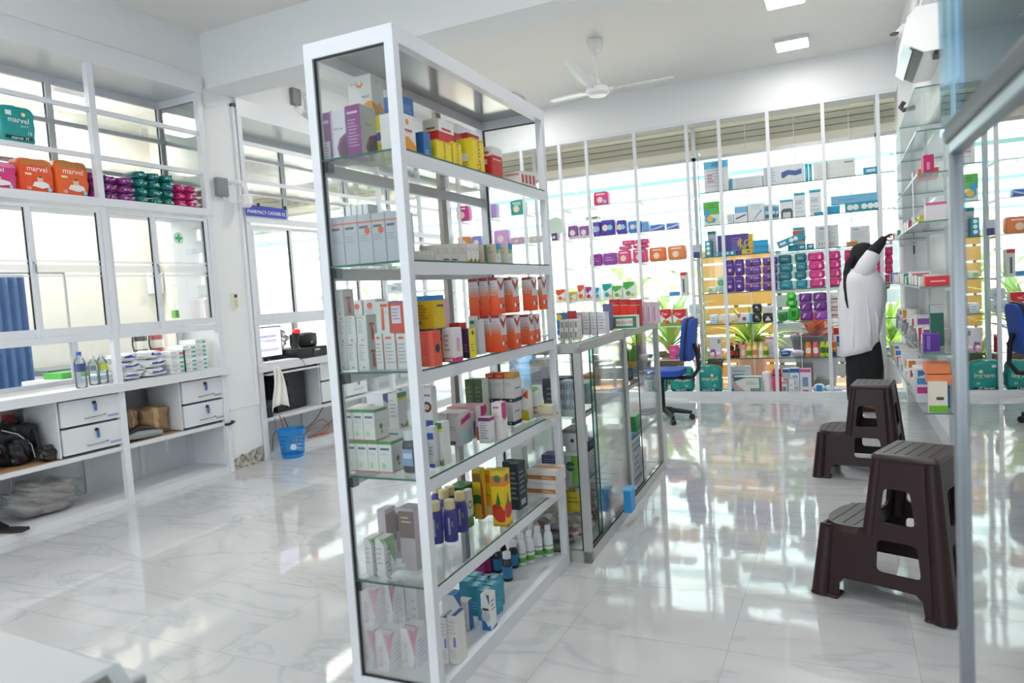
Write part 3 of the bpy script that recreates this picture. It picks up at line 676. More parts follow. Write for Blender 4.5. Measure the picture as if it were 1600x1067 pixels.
# ------------------------------------------------------------------ cashier desk goods
sg=empty('cashier_sign','blue hanging sign reading PHARMACY CASHIER 02 on the ledge','sign',(XL+.045,(at(385,333,'x',XL+.045).y+at(447,333,'x',XL+.045).y)/2,2.12))
sw=at(447,333,'x',XL+.045).y-at(385,333,'x',XL+.045).y
m=MB().box((-.008,-sw/2,0),(0,sw/2,.092),mat('#3f49b4',.4)); decal(m,((0,-sw/2,0),(0,sw,0),(0,0,.092),(1,0,0)),('x','PHARMACY CASHIER 02',.5,.42,.52,'#ffffff'),.001); m.build('board',sg)
for y in (-sw*.2,sw*.48): MB().box((-.004,y-.012,.085),(.006,y+.012,.115),GASK).build('clip',sg)
mo=empty('monitor','flat computer monitor showing a document on the cashier desk','monitor',(-4.79,4.885,.831))
MB().box((-.02,-.225,.04),(0,.205,.325),mat('#17181b',.4)).build('bezel',mo)
m=MB().box((0,-.215,.052),(.0012,.195,.315),mat('#dcd9f2',.3,0,.3,.75)); fr=((.0012,-.215,.052),(0,.41,0),(0,0,.263),(1,0,0))
for v,c,u0,u1 in ((.7,'#5b62b8',.1,.85),(.66,'#5b62b8',.12,.84),(.55,'#7a7fc4',.1,.45),(.55,'#7a7fc4',.48,.85),(.5,'#7a7fc4',.5,.84),(.24,'#c98a78',.12,.92),(.19,'#7076c0',.14,.9)): decal(m,fr,('r',u0,v,u1,v+.022,c),.0005)
m.build('screen',mo); MB().box((-.07,-.04,0),(.07,.05,.01),BLACK).box((-.02,-.02,.0),(-.008,.02,.06),BLACK).build('stand',mo)
cdw=empty('cash_drawer','black cash drawer on the cashier desk','cash drawer',(-4.8,5.32,.832))
MB().bbox((-.2,-.21,0),(.17,.21,.095),mat('#191b24',.4),.006).build('case',cdw); MB().box((.17,-.0,.012),(.175,.2,.085),mat('#22252c',.35)).box((.175,.03,.06),(.177,.1,.075),mat('#c9c9c4',.4)).build('drawer',cdw)
pr=empty('receipt_printer','black receipt printer on top of the cash drawer','printer',(-4.82,5.41,.928))
MB().bbox((-.1,-.09,0),(.1,.1,.13),mat('#17181c',.4),.02).build('body',pr); MB().box((-.05,-.06,.13),(.06,.07,.136),mat('#303236',.3)).box((.1,.0,.035),(.102,.02,.05),mat('#e8e8e8',.4)).build('lid',pr)
sc=empty('barcode_scanner','black barcode scanner lit red, standing on the cash drawer','scanner',(-4.72,5.19,.928))
MB().tube([(0,0,0),(0,0,.05),(.01,0,.1),(.02,0,.15)],.03,mat('#1b1c20',.35),12,radii=[.045,.022,.03,.038]).build('body',sc)
MB().lathe([(0,-.02),(.03,-.015),(.04,0),(.03,.02),(0,.03)],mat('#e01818',.3,0,.5,1.6),c=(.028,0,.16),n=14).build('lit_head',sc)
cbx=put(pack_mb(.2,.12,.17,'#ffffff',None,None,.03,2.6,12,3),'plastic_bag','crumpled clear plastic bag between the monitor and the scanner','bag',(-4.9,5.17,.832),PI/2); cbx.location.z=.928; cbx.location.x=-4.93; repl(cbx,PLASTIC)
kb=put(MB().box((-.07,-.2,.0),(.07,.2,.014),mat('#d9dbde',.5)).box((-.06,-.19,.014),(.06,.19,.019),mat('#f2f3f4',.5)),'keyboard','white keyboard on the edge of the cashier desk','keyboard',(XL-.012,4.86,.8303))
cloth=MB(); rows=[]
for j in range(13):
    t=j/12; z=-.03-t*.36*1.0; row=[]
    for i in range(17):
        s_=i/16; y=(s_-.5)*(.07+.14*t); row.append((.045+.018*math.sin(s_*13+t*2)+.01*t, y+.01*math.sin(t*5), z- .04*abs(s_-.6)*(t>.9)+ .03*math.sin(s_*3)*t))
    rows.append(row)
cloth.loft(rows,mat('#efece6',.8),cap=False,closed=False)
co=cloth.build('cleaning_cloth',None,(XL+.06,4.70,.84)); tag(co,'cream cloth hanging from the end of the cashier desk','cloth')
sm=co.modifiers.new('thick','SOLIDIFY'); sm.thickness=.006
cp=empty('computer_tower','black computer tower with patterned side panel under the desk','computer',(-4.83,5.09,.36))
MB().bbox((-.1,-.19,0),(.1,.2,.365),mat('#23252b',.4),.008).build('case',cp)
m=MB(); fr=((.1,-.19,0),(0,.39,0),(0,0,.365),(1,0,0)); R=random.Random(5)
for k in range(26): 
    u=R.uniform(.14,.42); v=.1+.75*k/26; decal(m,fr,('p',[(u-.05,v),(u,v-.03),(u+.05,v+.01),(u,v+.04)],mat('#0e0f12',.2)),.0008)
m.build('vent_pattern',cp)
up=empty('power_backup','black power backup unit on the low shelf beside the tower','power unit',(-4.7,4.682,.36)); MB().bbox((-.1,-.045,0),(.09,.045,.15),mat('#191a1e',.4),.008).build('case',up); MB().box((.09,-.025,.09),(.0915,.025,.13),mat('#3a3d44',.3)).build('panel',up)
bn=empty('waste_bin','blue perforated plastic waste bin on the floor by the cashier desk','bin',(-4.46,4.76,0))
BLU=mat('#1f86cf',.35)
RB=[.095,.118]; HB=.245
m=MB(); NN=36; rings=[]
def binp(u,v,w_): 
    a=u*2*PI/NN; r=RB[0]+(RB[1]-RB[0])*v/HB+w_; return (r*math.cos(a),r*math.sin(a),v)
for i in range(NN):
    m.plate([[(i,0),(i+1,0),(i+1,.03),(i,.03)]],binp,-.003,BLU); m.plate([[(i,.21),(i+1,.21),(i+1,HB),(i,HB)]],binp,-.003,BLU)
    m.plate([[(i,.03),(i+.35,.03),(i+.35,.21),(i,.21)]],binp,-.003,BLU)
    for v in (.065,.1,.135,.17): m.plate([[(i+.35,v),(i+1,v),(i+1,v+.012),(i+.35,v+.012)]],binp,-.003,BLU)
m.lathe([(0,.002),(.094,.002),(.094,.008),(0,.008)],BLU,n=36); m.build('basket',bn)
MB().lathe([(.117,.24),(.127,.24),(.127,.25),(.117,.25),(.117,.24)],BLU,n=36).build('rim',bn)
m=MB(); fr=((.095,-.03,.06),(.0,.06,0),(0,0,.09),(1,0,0)); m.x=Matrix.Rotation(-.75,4,'Z'); decal(m,fr,('d',.5,.5,.3,'#bfe0f4'),.018); m.build('print',bn)
def cable(label,pts,c,r=.004,name='power_cable'):
    # smooth through points
    P=[Vector(p) for p in pts]; out=[]
    for i in range(len(P)-1):
        a,b,c0,d=P[max(i-1,0)],P[i],P[i+1],P[min(i+2,len(P)-1)]
        for k in range(5):
            t=k/5; out.append(.5*((2*b)+(-a+c0)*t+(2*a-5*b+4*c0-d)*t*t+(-a+3*b-3*c0+d)*t**3))
    out.append(P[-1]); return tag(MB().tube(out,r,mat(c,.5),6).build(name),label,'cable')
cable('orange extension cable coiled on the bottom shelf under the cashier desk',[(-4.58,4.76,.37),(-4.585,4.8,.25),(-4.62,4.87,.12),(-4.65,5.0,.068),(-4.7,5.15,.068),(-4.75,5.3,.13),(-4.7,5.45,.2),(-4.66,5.5,.12),(-4.68,5.38,.068),(-4.72,5.25,.068),(-4.66,5.42,.068),(-4.64,5.55,.068)],'#c9623a',.0045)
cable('red-brown cable looped beside the orange one under the desk',[(-4.585,5.53,.35),(-4.6,5.53,.22),(-4.68,5.4,.1),(-4.7,5.28,.068),(-4.66,5.2,.068),(-4.64,5.3,.068),(-4.62,5.45,.068)],'#a5452f')
cable('black cable drooping from the low shelf under the desk',[(-4.59,4.82,.34),(-4.59,4.88,.22),(-4.59,5.0,.17),(-4.59,5.2,.22),(-4.585,5.35,.34)],'#2a2a2c')
cable('thin dark cable hanging behind the blue bin',[(-4.6,4.72,.35),(-4.6,4.72,.25),(-4.6,4.68,.18),(-4.61,4.68,.1),(-4.64,4.7,.056)],'#3a3a3c',.003)
cable('white monitor cable falling off the desk edge beside the cloth',[(-4.66,5.09,.8345),(-4.575,5.08,.8345),(-4.55,5.08,.825),(-4.545,5.1,.78),(-4.535,5.1,.75)],'#6a6a6a',.003)
# ------------------------------------------------------------------ the room behind the partition
cr_=MB(); rows=[]; c0=at(-30,430,'x',-6.5); 
for j in range(8):
    z=1.75-j*.16; rows.append([(-6.5+.025*math.sin(i*1.05),3.35+i*.013,z) for i in range(38)])
cr_.loft(rows,mat('#5b7fb8',.8),cap=False,closed=False)
co=cr_.build('bed_curtain'); tag(co,'blue pleated curtain hanging behind the partition windows','curtain'); co.modifiers.new('t','SOLIDIFY').thickness=.004
put(MB().tube([(-6.5,2.6,1.77),(-6.5,4.2,1.77)],.012,ALU2,8).tube([(-6.5,4.2,1.77),(-6.5,4.2,0)],.012,ALU2,8).tube([(-6.5,2.6,1.77),(-6.5,2.6,0)],.012,ALU2,8),'curtain_rail','steel rail carrying the blue curtain','rail',(0,0,0))
bd=empty('examination_couch','examination couch with dark mattress beyond the counter glass','couch',(-5.75,3.2,0))
MB().box((-.32,-.95,.6),(.32,.95,.66),WHITE).build('bed_frame',bd); MB().bbox((-.31,-.93,.66),(.31,.93,.76),mat('#66737c',.6),.03).build('mattress',bd)
for sx in (-.28,.28):
    for sy in (-.9,.9): MB().tube([(sx,sy,0),(sx,sy,.6)],.02,ALU,8).build('leg',bd)
MB().box((.3,-.93,.2),(.335,.75,.6),mat('#cfe3ea',.5)).box((.335,-.8,.46),(.337,-.35,.5),mat('#5a7fb5',.5)).build('side_panel',bd)
sk=empty('sink_counter','white counter against the far wall with a dark worktop','counter',(-7.1,5.0,0))
MB().box((-.3,-.85,0),(.3,.75,.82),WHITE).build('body',sk); MB().box((-.32,-.87,.82),(.33,.77,.87),mat('#5d6a73',.3)).build('worktop',sk)
def extinguisher(label,x,y,z,c):
    e=empty('fire_extinguisher',label,'fire extinguisher',(x,y,z)); cc=mat(c,.3)
    MB().lathe([(0,0),(.06,0),(.065,.02),(.065,.24),(.05,.29),(.02,.31),(.02,.33)],cc,n=18).build('cylinder',e)
    MB().tube([(0,0,.33),(0,.02,.37),(0,.1,.38)],.01,BLACK,8).tube([(0,0,.35),(0,.09,.345)],.008,BLACK,8).build('valve',e)
    MB().tube([(0,-.02,.34),(.0,-.09,.3),(0,-.1,.15),(0,-.085,.08)],.01,BLACK,8).build('hose',e)
    MB().lathe([(.0655,.1),(.0655,.19)],mat('#e9e4da',.5),n=18).build('label',e)
q=at(222,555,'x',-6.95); extinguisher('black fire extinguisher standing on the far counter',-6.95,q.y,.87,'#23262b')
q=at(247,550,'x',-6.95); extinguisher('red fire extinguisher standing on the far counter',-6.95,q.y,.87,'#b5333a')
put(BX((-.12,-.12,0),(.12,.12,.05),mat('#4fae46',.5)),'box','flat green box on papers above the examination couch','box',(-5.9,3.75,.85)); put(BX((-.2,-.25,0),(.2,.25,.09),WHITE),'paper_stack','stack of white papers on the examination couch','papers',(-5.9,3.75,.76))
put(BX((-.03,-.13,-.04),(.03,.13,.04),mat('#5fb23c',.5)),'box','bright green box seen through the window near the pillar','box',(-6.2,at(288,490,'x',-6.2).y,at(288,490,'x',-6.2).z))
hs=empty('wall_shelf_stand','rack of white shelf brackets behind the window with the green cross','rack',(-6.0,5.35,0))
MB().box((-.02,-.3,0),(.02,-.26,2.5),ALU).box((-.02,.26,0),(.02,.3,2.5),ALU).build('frame',hs)
for z in (1.25,1.42,1.62,1.82,2.02,2.3): MB().box((-.2,-.3,z),(.12,.3,z+.02),ALU).build('shelf',hs)
q=at(258,440,'x',-7.4); put(MB().box((-.05,-.09,-.14),(0,.09,.14),WHITE).tube([(-.02,0,.14),(-.02,0,1.1)],.012,WHITE,6),'fuse_box','white fuse box with conduit on the far wall','fuse box',(-7.395,min(q.y,5.88),q.z))
for k,(px,py) in enumerate([(478,250),(430,245)]):
    pass

# goods on the open glass shelves at the far end of the cashier partition
for k,(y,z,w_,h_,c,c2,lb) in enumerate([(6.72,1.82,.14,.13,'#6f5a94','#c9bfe0','violet and white'),(6.9,1.82,.16,.12,'#4f4584','#b9b0d8','dark violet'),(7.12,1.82,.12,.06,'#c9c4dc','#7a70a8','pale lilac'),(6.75,1.62,.1,.12,'#d9dce4','#6a7fb8','white and blue'),(6.92,1.62,.08,.1,'#e2dca8','#8f8a4a','pale yellow'),(7.06,1.62,.12,.09,'#4a5fa8','#b0bce4','blue'),(6.8,1.42,.12,.09,'#d4d8e2','#8f9ab8','grey-white'),(7.0,1.42,.1,.11,'#dfe2ea','#a0a8c0','frosty white'),(7.2,2.0,.1,.1,'#cfd2dc','#8a94b0','silver-grey')]):
    put(carton_mb(w_,.12,h_,c,[('f','r',.1,.3,.9,.7,c2)]),'carton',lb+' carton on open shelves at far end of cashier partition','carton',(XL-.1,y,z),PI/2)
# ------------------------------------------------------------------ tall glass shelf unit in the middle of the floor
YU=.0213
UN=empty('glass_shelf_unit','tall white aluminium shelf unit with glass ends full of medicine','display unit',(-1.2,1.84,0),YU)
UW,UD,UH=.335,1.25,2.135   # x from -UW to 0, y from 0 to UD
def ub(a,b,nm,m=ALU): o=MB().box(a,b,m).build(nm,UN); return o
T=.032
ub((-T,0,0),(0,T,UH),'post'); ub((-UW,0,0),(-UW+T,T,UH),'post'); ub((-T,UD-T,0),(0,UD,UH),'post'); ub((-UW,UD-T,0),(-UW+T,UD,UH),'post')
for a,b in (((-UW+T,0,UH-.05),(-T,T,UH)),((-UW+T,UD-T,UH-.05),(-T,UD,UH)),((-T,T,UH-.05),(0,UD-T,UH)),((-UW,T,UH-.05),(-UW+T,UD-T,UH))): ub(a,b,'top_rail')
ub((-UW+.004,.004,UH-.012),(-.004,UD-.004,UH+.002),'top_panel',mat('#aeb2b3',.14,.25,.6))
for a,b in (((-UW+T,0,0),(-T,T,.06)),((-UW+T,UD-T,0),(-T,UD,.06)),((-T,T,0),(0,UD-T,.06)),((-UW,T,0),(-UW+T,UD-T,.06))): ub(a,b,'base_rail')
ub((-UW+T,T,.035),(-T,UD-T,.06),'base_panel',PLY)
UZ=[1.77,1.43,1.085,.741,.39]
for z in UZ:
    g=MB().box((-UW+.006,T*.5,z-.006),(-.004,UD-.006,z),GLS)
    g.box((-.0045,.03,z-.006),(-.0035,UD-.03,z),GLE).box((-UW+T,.008,z-.006),(-T,.009,z),GLE); g.build('glass_shelf',UN)
    ub((-T*.7,T,z-.046),(-.002,UD-T,z-.0065),'shelf_bar'); ub((-UW+.002,T,z-.046),(-UW+T*.7,UD-T,z-.0065),'shelf_bar')
    ub((-UW+T,T*.4,z-.04),(-UW+T+.02,T+.012,z-.007),'bracket',BLACK)
for y in (T*.35,UD-T*.5):
    m=MB().box((-UW+T,y-.002,.06),(-T,y+.002,UH-.05),GL)
    yy=y-.004
    for a,b in (((-UW+T,.06),(-UW+T+.004,UH-.05)),((-T-.004,.06),(-T,UH-.05)),((-UW+T,UH-.054),(-T,UH-.05)),((-UW+T,.06),(-T,.064))): m.box((a[0],yy,a[1]),(b[0],yy+.008,b[1]),GASK)
    m.build('end_glass',UN)
ub((-UW+.002,UD*.64,.06),(-UW+.022,UD*.64+.04,UH-.05),'back_post',mat('#a9a39c',.4,.3))
# goods -----------------------------------------------------------
Z1,Z2,Z3,Z4,Z5,Z6=1.77,1.43,1.085,.741,.39,.061
def lines(f,c='#8a9096',n=5,u0=.12,v0=.15,u1=.85,v1=.6): return (f,'L',u0,v0,u1,v1,n,c)
TS="on tall unit's top shelf"
PUR='#8c2f83'
carton('purple carton with a pale panel at the outer corner '+TS,'y',1.885,503,520,249,176,.1,PUR,[('f','r',.1,.03,.9,.42,'#cfcbd6'),('f','r',.08,.78,.9,.84,'#d8b8dc'),lines('f','#9a7aa5',5,.2,.08,.7,.38)],z=Z1)
sw_=[('f','p',[(1,0),(1,.52),(.55,.42),(.35,.25),(.45,.08),(.75,0)],PUR),('f','p',[(1,0),(1,.47),(.65,.36),(.5,.22),(.58,.08),(.8,0)],'#4a2140')]
carton('white carton with a purple swoosh between two purple ones '+TS,'y',1.885,520,544,246,170,.1,'#dfe0e6',sw_+[('f','r',.0,.0,.12,1,'#b9a8cc'),('f','x','Nutrina',.5,.62,.05,'#3a3a48')],z=Z1)
carton('purple carton with a white swoosh side, nearest the middle '+TS,'y',1.885,544,567,243,163,.085,PUR,[lines('f','#c9a3cc',9,.12,.2,.85,.75),('f','r',.1,.84,.85,.88,'#e6cfe6'),('s','r',0,0,1,1,'#dfe0e3'),('s','p',[(.25,.2),(.5,.42),(1,.5),(1,0),(.4,0)],PUR),('s','p',[(.4,.2),(.6,.36),(1,.42),(1,0),(.55,0)],'#3e1c38'),('s','x','Nutrina',.5,.65,.045,'#7a3a5a')],z=Z1)
yb=carton('wide yellow carton under the tall orange and white one '+TS,'y',1.97,556,617,233,181,.09,'#e3d41c',[('f','d',.62,.52,.14,'#e8e4d0'),('f','d',.62,.52,.1,'#4a5a8a'),('f','r',.76,.6,.86,.72,'#2f7a3c'),lines('f','#b0a21a',4,.6,.1,.95,.35)],z=Z1)
tz=yb['_h']+Z1
def mount(c1='#f2a11e'): return [('f','p',[(0,0),(0,.3),(.22,.36),(.42,.26),(.62,.36),(.85,.42),(1,.4),(1,0)],c1),('s','p',[(0,0),(0,.4),(.4,.34),(.65,.42),(1,.22),(1,0)],c1),('f','x','Apican',.72,.52,.07,'#b03a3a'),('f','x','Apican',.22,.84,.05,'#b03a3a'),('f','d',.5,.82,.09,'#e8902a'),('f','d',.5,.85,.06,'#e5e5e0'),('s','x','Apican',.5,.88,.05,'#b03a3a'),('s','r',.55,.14,.9,.22,'#e9e6dc'),('s','r',.6,.16,.85,.2,'#3a6a8a')]
def notext(l): return [d for d in l if d[1]!='x']
carton('tall white and orange carton standing on the wide yellow box '+TS,'y',2.0,547,584,186,118,.07,'#e3e3df',mount(),z=tz)
carton('small blue carton behind the post beside the tall orange and white one '+TS,'y',2.0,604,624,181,158,.06,'#2b67ab',[lines('f','#a9b84a',2,.3,.3,.7,.7)],z=tz)
o2=carton('white and orange carton under a blue one, just behind the corner post '+TS,'x',-1.226,626,651,234,180,.07,'#ecebe8',[('s','p',[(0,0),(0,.3),(.5,.42),(1,.2),(1,0)],'#f0a024'),('s','d',.5,.8,.08,'#e8902a'),('s','r',.2,.55,.8,.6,'#c0504c')] and [('f','p',[(0,0),(0,.3),(.5,.42),(1,.2),(1,0)],'#f0a024'),('f','d',.5,.8,.08,'#e8902a'),('f','r',.2,.55,.8,.6,'#c0504c')],z=Z1)
carton('blue carton on top of the small white and orange one behind the corner post '+TS,'x',-1.23,626,647,180,153,.06,'#2f69ad',[lines('f','#7fa4cf',4)],z=Z1+o2['_h'])
# cartons seen from the long side: built with their +x side as print "f"
def scar(label,x0,x1,yb_,yt,dep,base,fdec,ldec=(),z=None,c=-1.226,**k):
    """c plane x: shown side faces the aisle; ldec goes on the face towards the camera"""
    return carton(label,'x',c,x0,x1,yb_,yt,dep,base,list(fdec)+[('l',)+tuple(d[1:]) for d in ldec],z=z,**k)
def scar(label,x0,x1,yb_,yt,dep,base,fdec,ldec=(),z=None,c=-1.226,**k):
    # placed with rz=90deg: local -y (f) looks to the aisle, local -x (l) looks to the camera
    return carton(label,'x',c,x0,x1,yb_,yt,dep,base,list(fdec)+[('l',)+tuple(d[1:]) for d in ldec],z=z,**k)
scar('small blue carton beside the white and orange one '+TS,663,674,241,208,.05,'#2b6cb0',[lines('f','#a8c8e0',2,.2,.1,.8,.3)],z=Z1)
GRO=[('f','x','Grovit',.5,.5,.62,'#b32a20',1),('f','r',0,.93,1,1,'#d8b51c')]
GL_=[('l','r',.2,.3,.7,.55,'#e9e9e0'),('l','L',.25,.15,.75,.3,3,'#8a8a4a')]
for k,(a,b,yt_) in enumerate([(684,707,222),(709,723,224),(740,758,219)]):
    scar('yellow carton with red upright lettering, %s of three '%ORD[k]+TS,a,b,255+k*6,yt_,.065,'#ecd51f',GRO,GL_,z=Z1,group='yellow cartons with red lettering')
g1=at(695,222,'x',-1.226).z
scar('white-topped red carton standing on the first yellow carton '+TS,686,710,222,190,.06,'#c42b2b',[('f','r',0,.5,1,1,'#e3e1de'),('f','r',.2,.55,.8,.66,'#b05050'),('f','r',.0,.48,1,.5,'#e8e8e8')],[('l','r',0,.5,1,1,'#dcdad6'),('l','r',.2,.58,.8,.66,'#b05050')],z=g1,c=-1.24)
scar('red carton peeping up behind the second yellow carton '+TS,712,723,235,210,.06,'#c4302c',[lines('f','#e8a0a0',2)],c=-1.32,z=Z1)
scar('red carton peeping up behind the third yellow carton '+TS,732,750,238,211,.06,'#c4302c',[lines('f','#e8a0a0',2)],c=-1.32,z=Z1)
scar('red and white carton with a white label, alone near the far end '+TS,770,786,275,232,.07,'#c5282c',[('f','r',0,.72,1,1,'#dedcd9'),('f','r',.1,.55,.85,.6,'#e8a0a0')],[('l','r',0,.68,1,1,'#d9d7d4'),('l','r',.1,.4,.7,.58,'#e4e2e0'),('l','r',.15,.1,.5,.2,'#e4e2e0'),('l','r',.15,.76,.85,.84,'#b05050')],z=Z1)
for k in range(4):
    scar('tiny red and white carton, %s in the short row at the far end '%ORD[k]+TS,815+k*5.6,820.2+k*5.6,290,268+k*.6,.085,'#e6dedc',[('f','r',.15,.1,.85,.75,'#b8303a')],[('l','r',.1,.7,.9,.85,'#c98a8a')],z=Z1,group='tiny red and white cartons')
SS="on tall unit's second shelf"
for k,(a,b) in enumerate([(519,541),(541,563),(563,585),(585,606),(606,626)]):
    carton('tall pale grey carton with an orange line, %s from the outer corner %s'%(ORD[k],SS),'y',1.885,a,b,416-k*1.7,339-k*2.3,.09,'#c3c9d2',[('f','r',0,.83,1,.86,'#e0723a'),('f','r',.1,.72,.75,.77,'#5a6470')]+([('f','d',.68,.66,.07,'#e0662e')] if k in(2,3) else [])+[lines('f','#a2a9b4',3,.1,.45,.8,.6)],z=Z2,group='pale grey cartons with orange line')
for k in range(4):
    carton('small white carton behind the grey ones, %s from the camera side %s'%(ORD[k],SS),'y',2.15,546+k*9,554+k*9,405,321-k,.06,'#e3e8ec',[lines('f','#8fb0c0',3)],z=Z2,group='small white cartons behind the grey ones')
for k,(a,b) in enumerate([(654,660),(660,666),(666,672),(672,679)]):
    scar('low beige carton, %s from the corner post %s'%(ORD[k],SS),a,b,405,392,.05,'#d5d2cc',[lines('f','#b5b0a8',2)],z=Z2,group='low beige cartons')
for k,(a,b) in enumerate([(680,692),(692,704.5),(704.5,717),(717,729)]):
    scar('plain beige-white carton, %s of the four in the middle %s'%(ORD[k],SS),a,b,405,383-k*.8,.06,'#d2cdc5',[lines('f','#a9a49a',3,.15,.4,.85,.8)]+([('f','r',.1,.05,.8,.14,'#3a3632')] if k in(1,2) else []),z=Z2,group='plain beige cartons')
for k,(a,b) in enumerate([(730,737),(737,743.5),(743.5,749)]):
    scar('narrow white carton with yellow and black foot, %s of three %s'%(ORD[k],SS),a,b,406,381,.05,'#e4e2de',[('f','p',[(0,0),(0,.2),(.8,0)],'#e8b92a'),('f','p',[(.5,0),(1,.25),(1,0)],'#4a2e22'),lines('f','#a0a0a0',2,.2,.6,.8,.8)],z=Z2,group='narrow white cartons with yellow foot')
scar('pale brown carton with a green side standing beside the narrow white ones '+SS,757,762,408,383,.075,'#2f6a4a',[],[('l','r',0,0,1,1,'#cfb9a9'),lines('l','#9a7a6a',3,.1,.5,.8,.85)],z=Z2)
for k,(a,b) in enumerate([(776,783),(795,802)]):
    scar('beige carton with blue and green side, %s of two at the far end %s'%(ORD[k],SS),a,b,409,381,.075,'#dfe3e4',[('f','p',[(0,1),(1,1),(1,.72),(0,.55)],'#3a86c8'),('f','p',[(0,.72),(1,.6),(.3,.45),(0,.5)],'#7ab648'),lines('f','#9aa',2,.2,.15,.8,.35)],[('l','r',0,0,1,1,['#cdbfae','#c9c4b4'][k]),lines('l','#9a8a7a',3,.1,.5,.8,.85)],z=Z2,group='beige cartons with blue-green side')
TH="on tall unit's third shelf"
def syr(c='#d9532e'):
    return [('s','r',.25,.62,.75,.72,c),('s','p',[(.4,.1),(.7,.1),(.62,.6),(.4,.6)],c),('f','r',.12,.9,.65,.93,'#c9604a'),lines('f','#9da5a6',6,.12,.35,.6,.85),('f','p',[(.35,.08),(.65,.08),(.5,.16)],'#8a9294')]
h0=None
for k,(a,b) in enumerate([(530,545),(545,560),(561,578)]):
    o=carton('white medicine carton with fine print, %s in the bottom row at glass end %s'%(ORD[k],TH),'y',1.885,a,b,581,536,.055,'#dcdfdb',syr(),z=Z3,group='white syrup cartons bottom row'); h0=o['_h']
for k,(a,b) in enumerate([(529,543),(543,558),(559,575)]):
    carton('white medicine carton with fine print, %s in the upper row at glass end %s'%(ORD[k],TH),'y',1.885,a,b,536,488,.055,'#dcdfdb',syr(),z=Z3+h0,group='white syrup cartons upper row',h=h0)
carton('single white carton with orange stroke topping the stack at glass end '+TH,'y',1.885,524,538,487,439,.055,'#dcdfdb',syr(),z=Z3+2*h0,h=h0)
W3=[('f','r',.2,.84,.7,.91,'#d9623e'),lines('f','#a7aeae',6,.15,.15,.85,.75),('f','p',[(.0,.0),(.04,.0),(.05,.8),(0,.85)],'#e06a40')]
for k,(a,b) in enumerate([(589,601),(602,621),(622,640)]):
    carton('white carton with an orange badge, %s of the lower ones next to the corner post %s'%(ORD[k],TH),'y',1.90,a,b,581,521,.08,'#dadedb',W3,z=Z3,group='white cartons with orange badge')
hq=at(610,521,'y',1.9).z
carton('white carton with tall orange brush mark on the badge cartons '+TH,'y',1.9,590,610,521,471,.06,'#dcdfdb',[('f','r',.35,.82,.95,.92,'#d9532e'),('f','p',[(.35,.1),(.6,.1),(.62,.8),(.4,.8)],'#dd6238'),lines('f','#a7aeae',2,.65,.6,.95,.7)],z=hq)
carton('red-orange carton with a white window on the badge cartons '+TH,'y',1.9,611,636,521,470,.07,'#d9472f',[('f','r',.1,.3,.7,.85,'#d9d9e6'),('f','r',0,.95,1,1,'#2f62a8'),lines('f','#8a86a0',4,.15,.4,.6,.8)],z=hq)
for k,(a,b) in enumerate([(556,572),(574,594)]):
    carton('white carton with an orange oval peeping up behind the rows, %s of two %s'%(ORD[k],TH),'y',2.06,a,b,560,469-k*2,.06,'#dcdfdb',[('f','d',.5,.9,.05,'#d9623e'),lines('f','#a7aeae',3,.2,.75,.85,.85)],z=Z3,group='white cartons with orange oval')
YB_=[('f','r',0,.85,1,1,'#2388cf'),lines('f','#b59a1c',5,.15,.3,.7,.75),('s','r',0,.85,1,1,'#2388cf'),('f','r',.12,.16,.4,.27,'#8a8a9a'),('f','r',0,0,1,.03,'#20386a'),('s','r',0,0,1,.03,'#20386a'),('s','r',.3,.66,.9,.72,'#3a3a5a')]
a_=at(684,572,'x',-1.228); 
o=carton('tall yellow carton with blue top, the lower of two behind the corner post '+TH,'y',2.04,648,681,572,516,.07,'#e8c820',YB_,z=Z3); hy=o['_h']
carton('tall yellow carton with blue top, stacked on its twin behind the corner post '+TH,'y',2.03,646,680,515,463,.07,'#e8c820',YB_,z=Z3+hy,h=hy)
carton('salmon red carton in front of the yellow and blue stack '+TH,'y',1.955,657,680,573,518,.05,'#e4553f',[('f','r',.65,.0,1,1,'#e8694f'),('s','d',.5,.5,.13,'#26304a'),lines('f','#c43f30',4,.15,.3,.5,.7)],z=Z3)
carton('white and pink carton beside the yellow and blue stack '+TH,'y',2.085,693,712,566,513,.055,'#e4e2e6',[('f','r',0,0,1,.13,'#cf2f7c'),('s','r',0,0,1,.13,'#cf2f7c'),('f','r',.1,.03,.8,.1,'#e9dfe6'),lines('f','#a8a4ac',4,.15,.3,.6,.85),('s','r',.3,.3,.7,.7,'#d9a2c8'),('s','d',.5,.4,.08,'#e8b84a')],z=Z3)
carton('red-topped carton with yellow side behind the white and pink one '+TH,'y',2.2,700,722,563,505,.05,'#c8323a',[('s','r',0,0,1,.8,'#e8cf24')],z=Z3)
carton('thin pink-edged carton peeping up behind the blue-topped yellow one '+TH,'y',2.16,684,697,560,467,.05,'#e4c3d4',[('f','r',0,0,1,.2,'#d23a80')],z=Z3)
carton('dark purple carton with a yellow side '+TH,'y',2.21,724,735,561,514,.05,'#43265c',[('s','r',0,0,1,1,'#e8d52a'),('s','d',.6,.85,.08,'#3a5a2a'),lines('f','#8a74a0',3,.2,.2,.8,.5),lines('s','#b09a1c',3,.2,.2,.8,.5)],z=Z3)
carton('white carton with a green tab behind the purple and yellow one '+TH,'y',2.33,736,750,556,501,.05,'#dfe3e2',[('f','r',.1,.9,.6,1,'#2f9a5a'),('s','r',.0,.0,1,1,'#ccd0d4')],z=Z3)
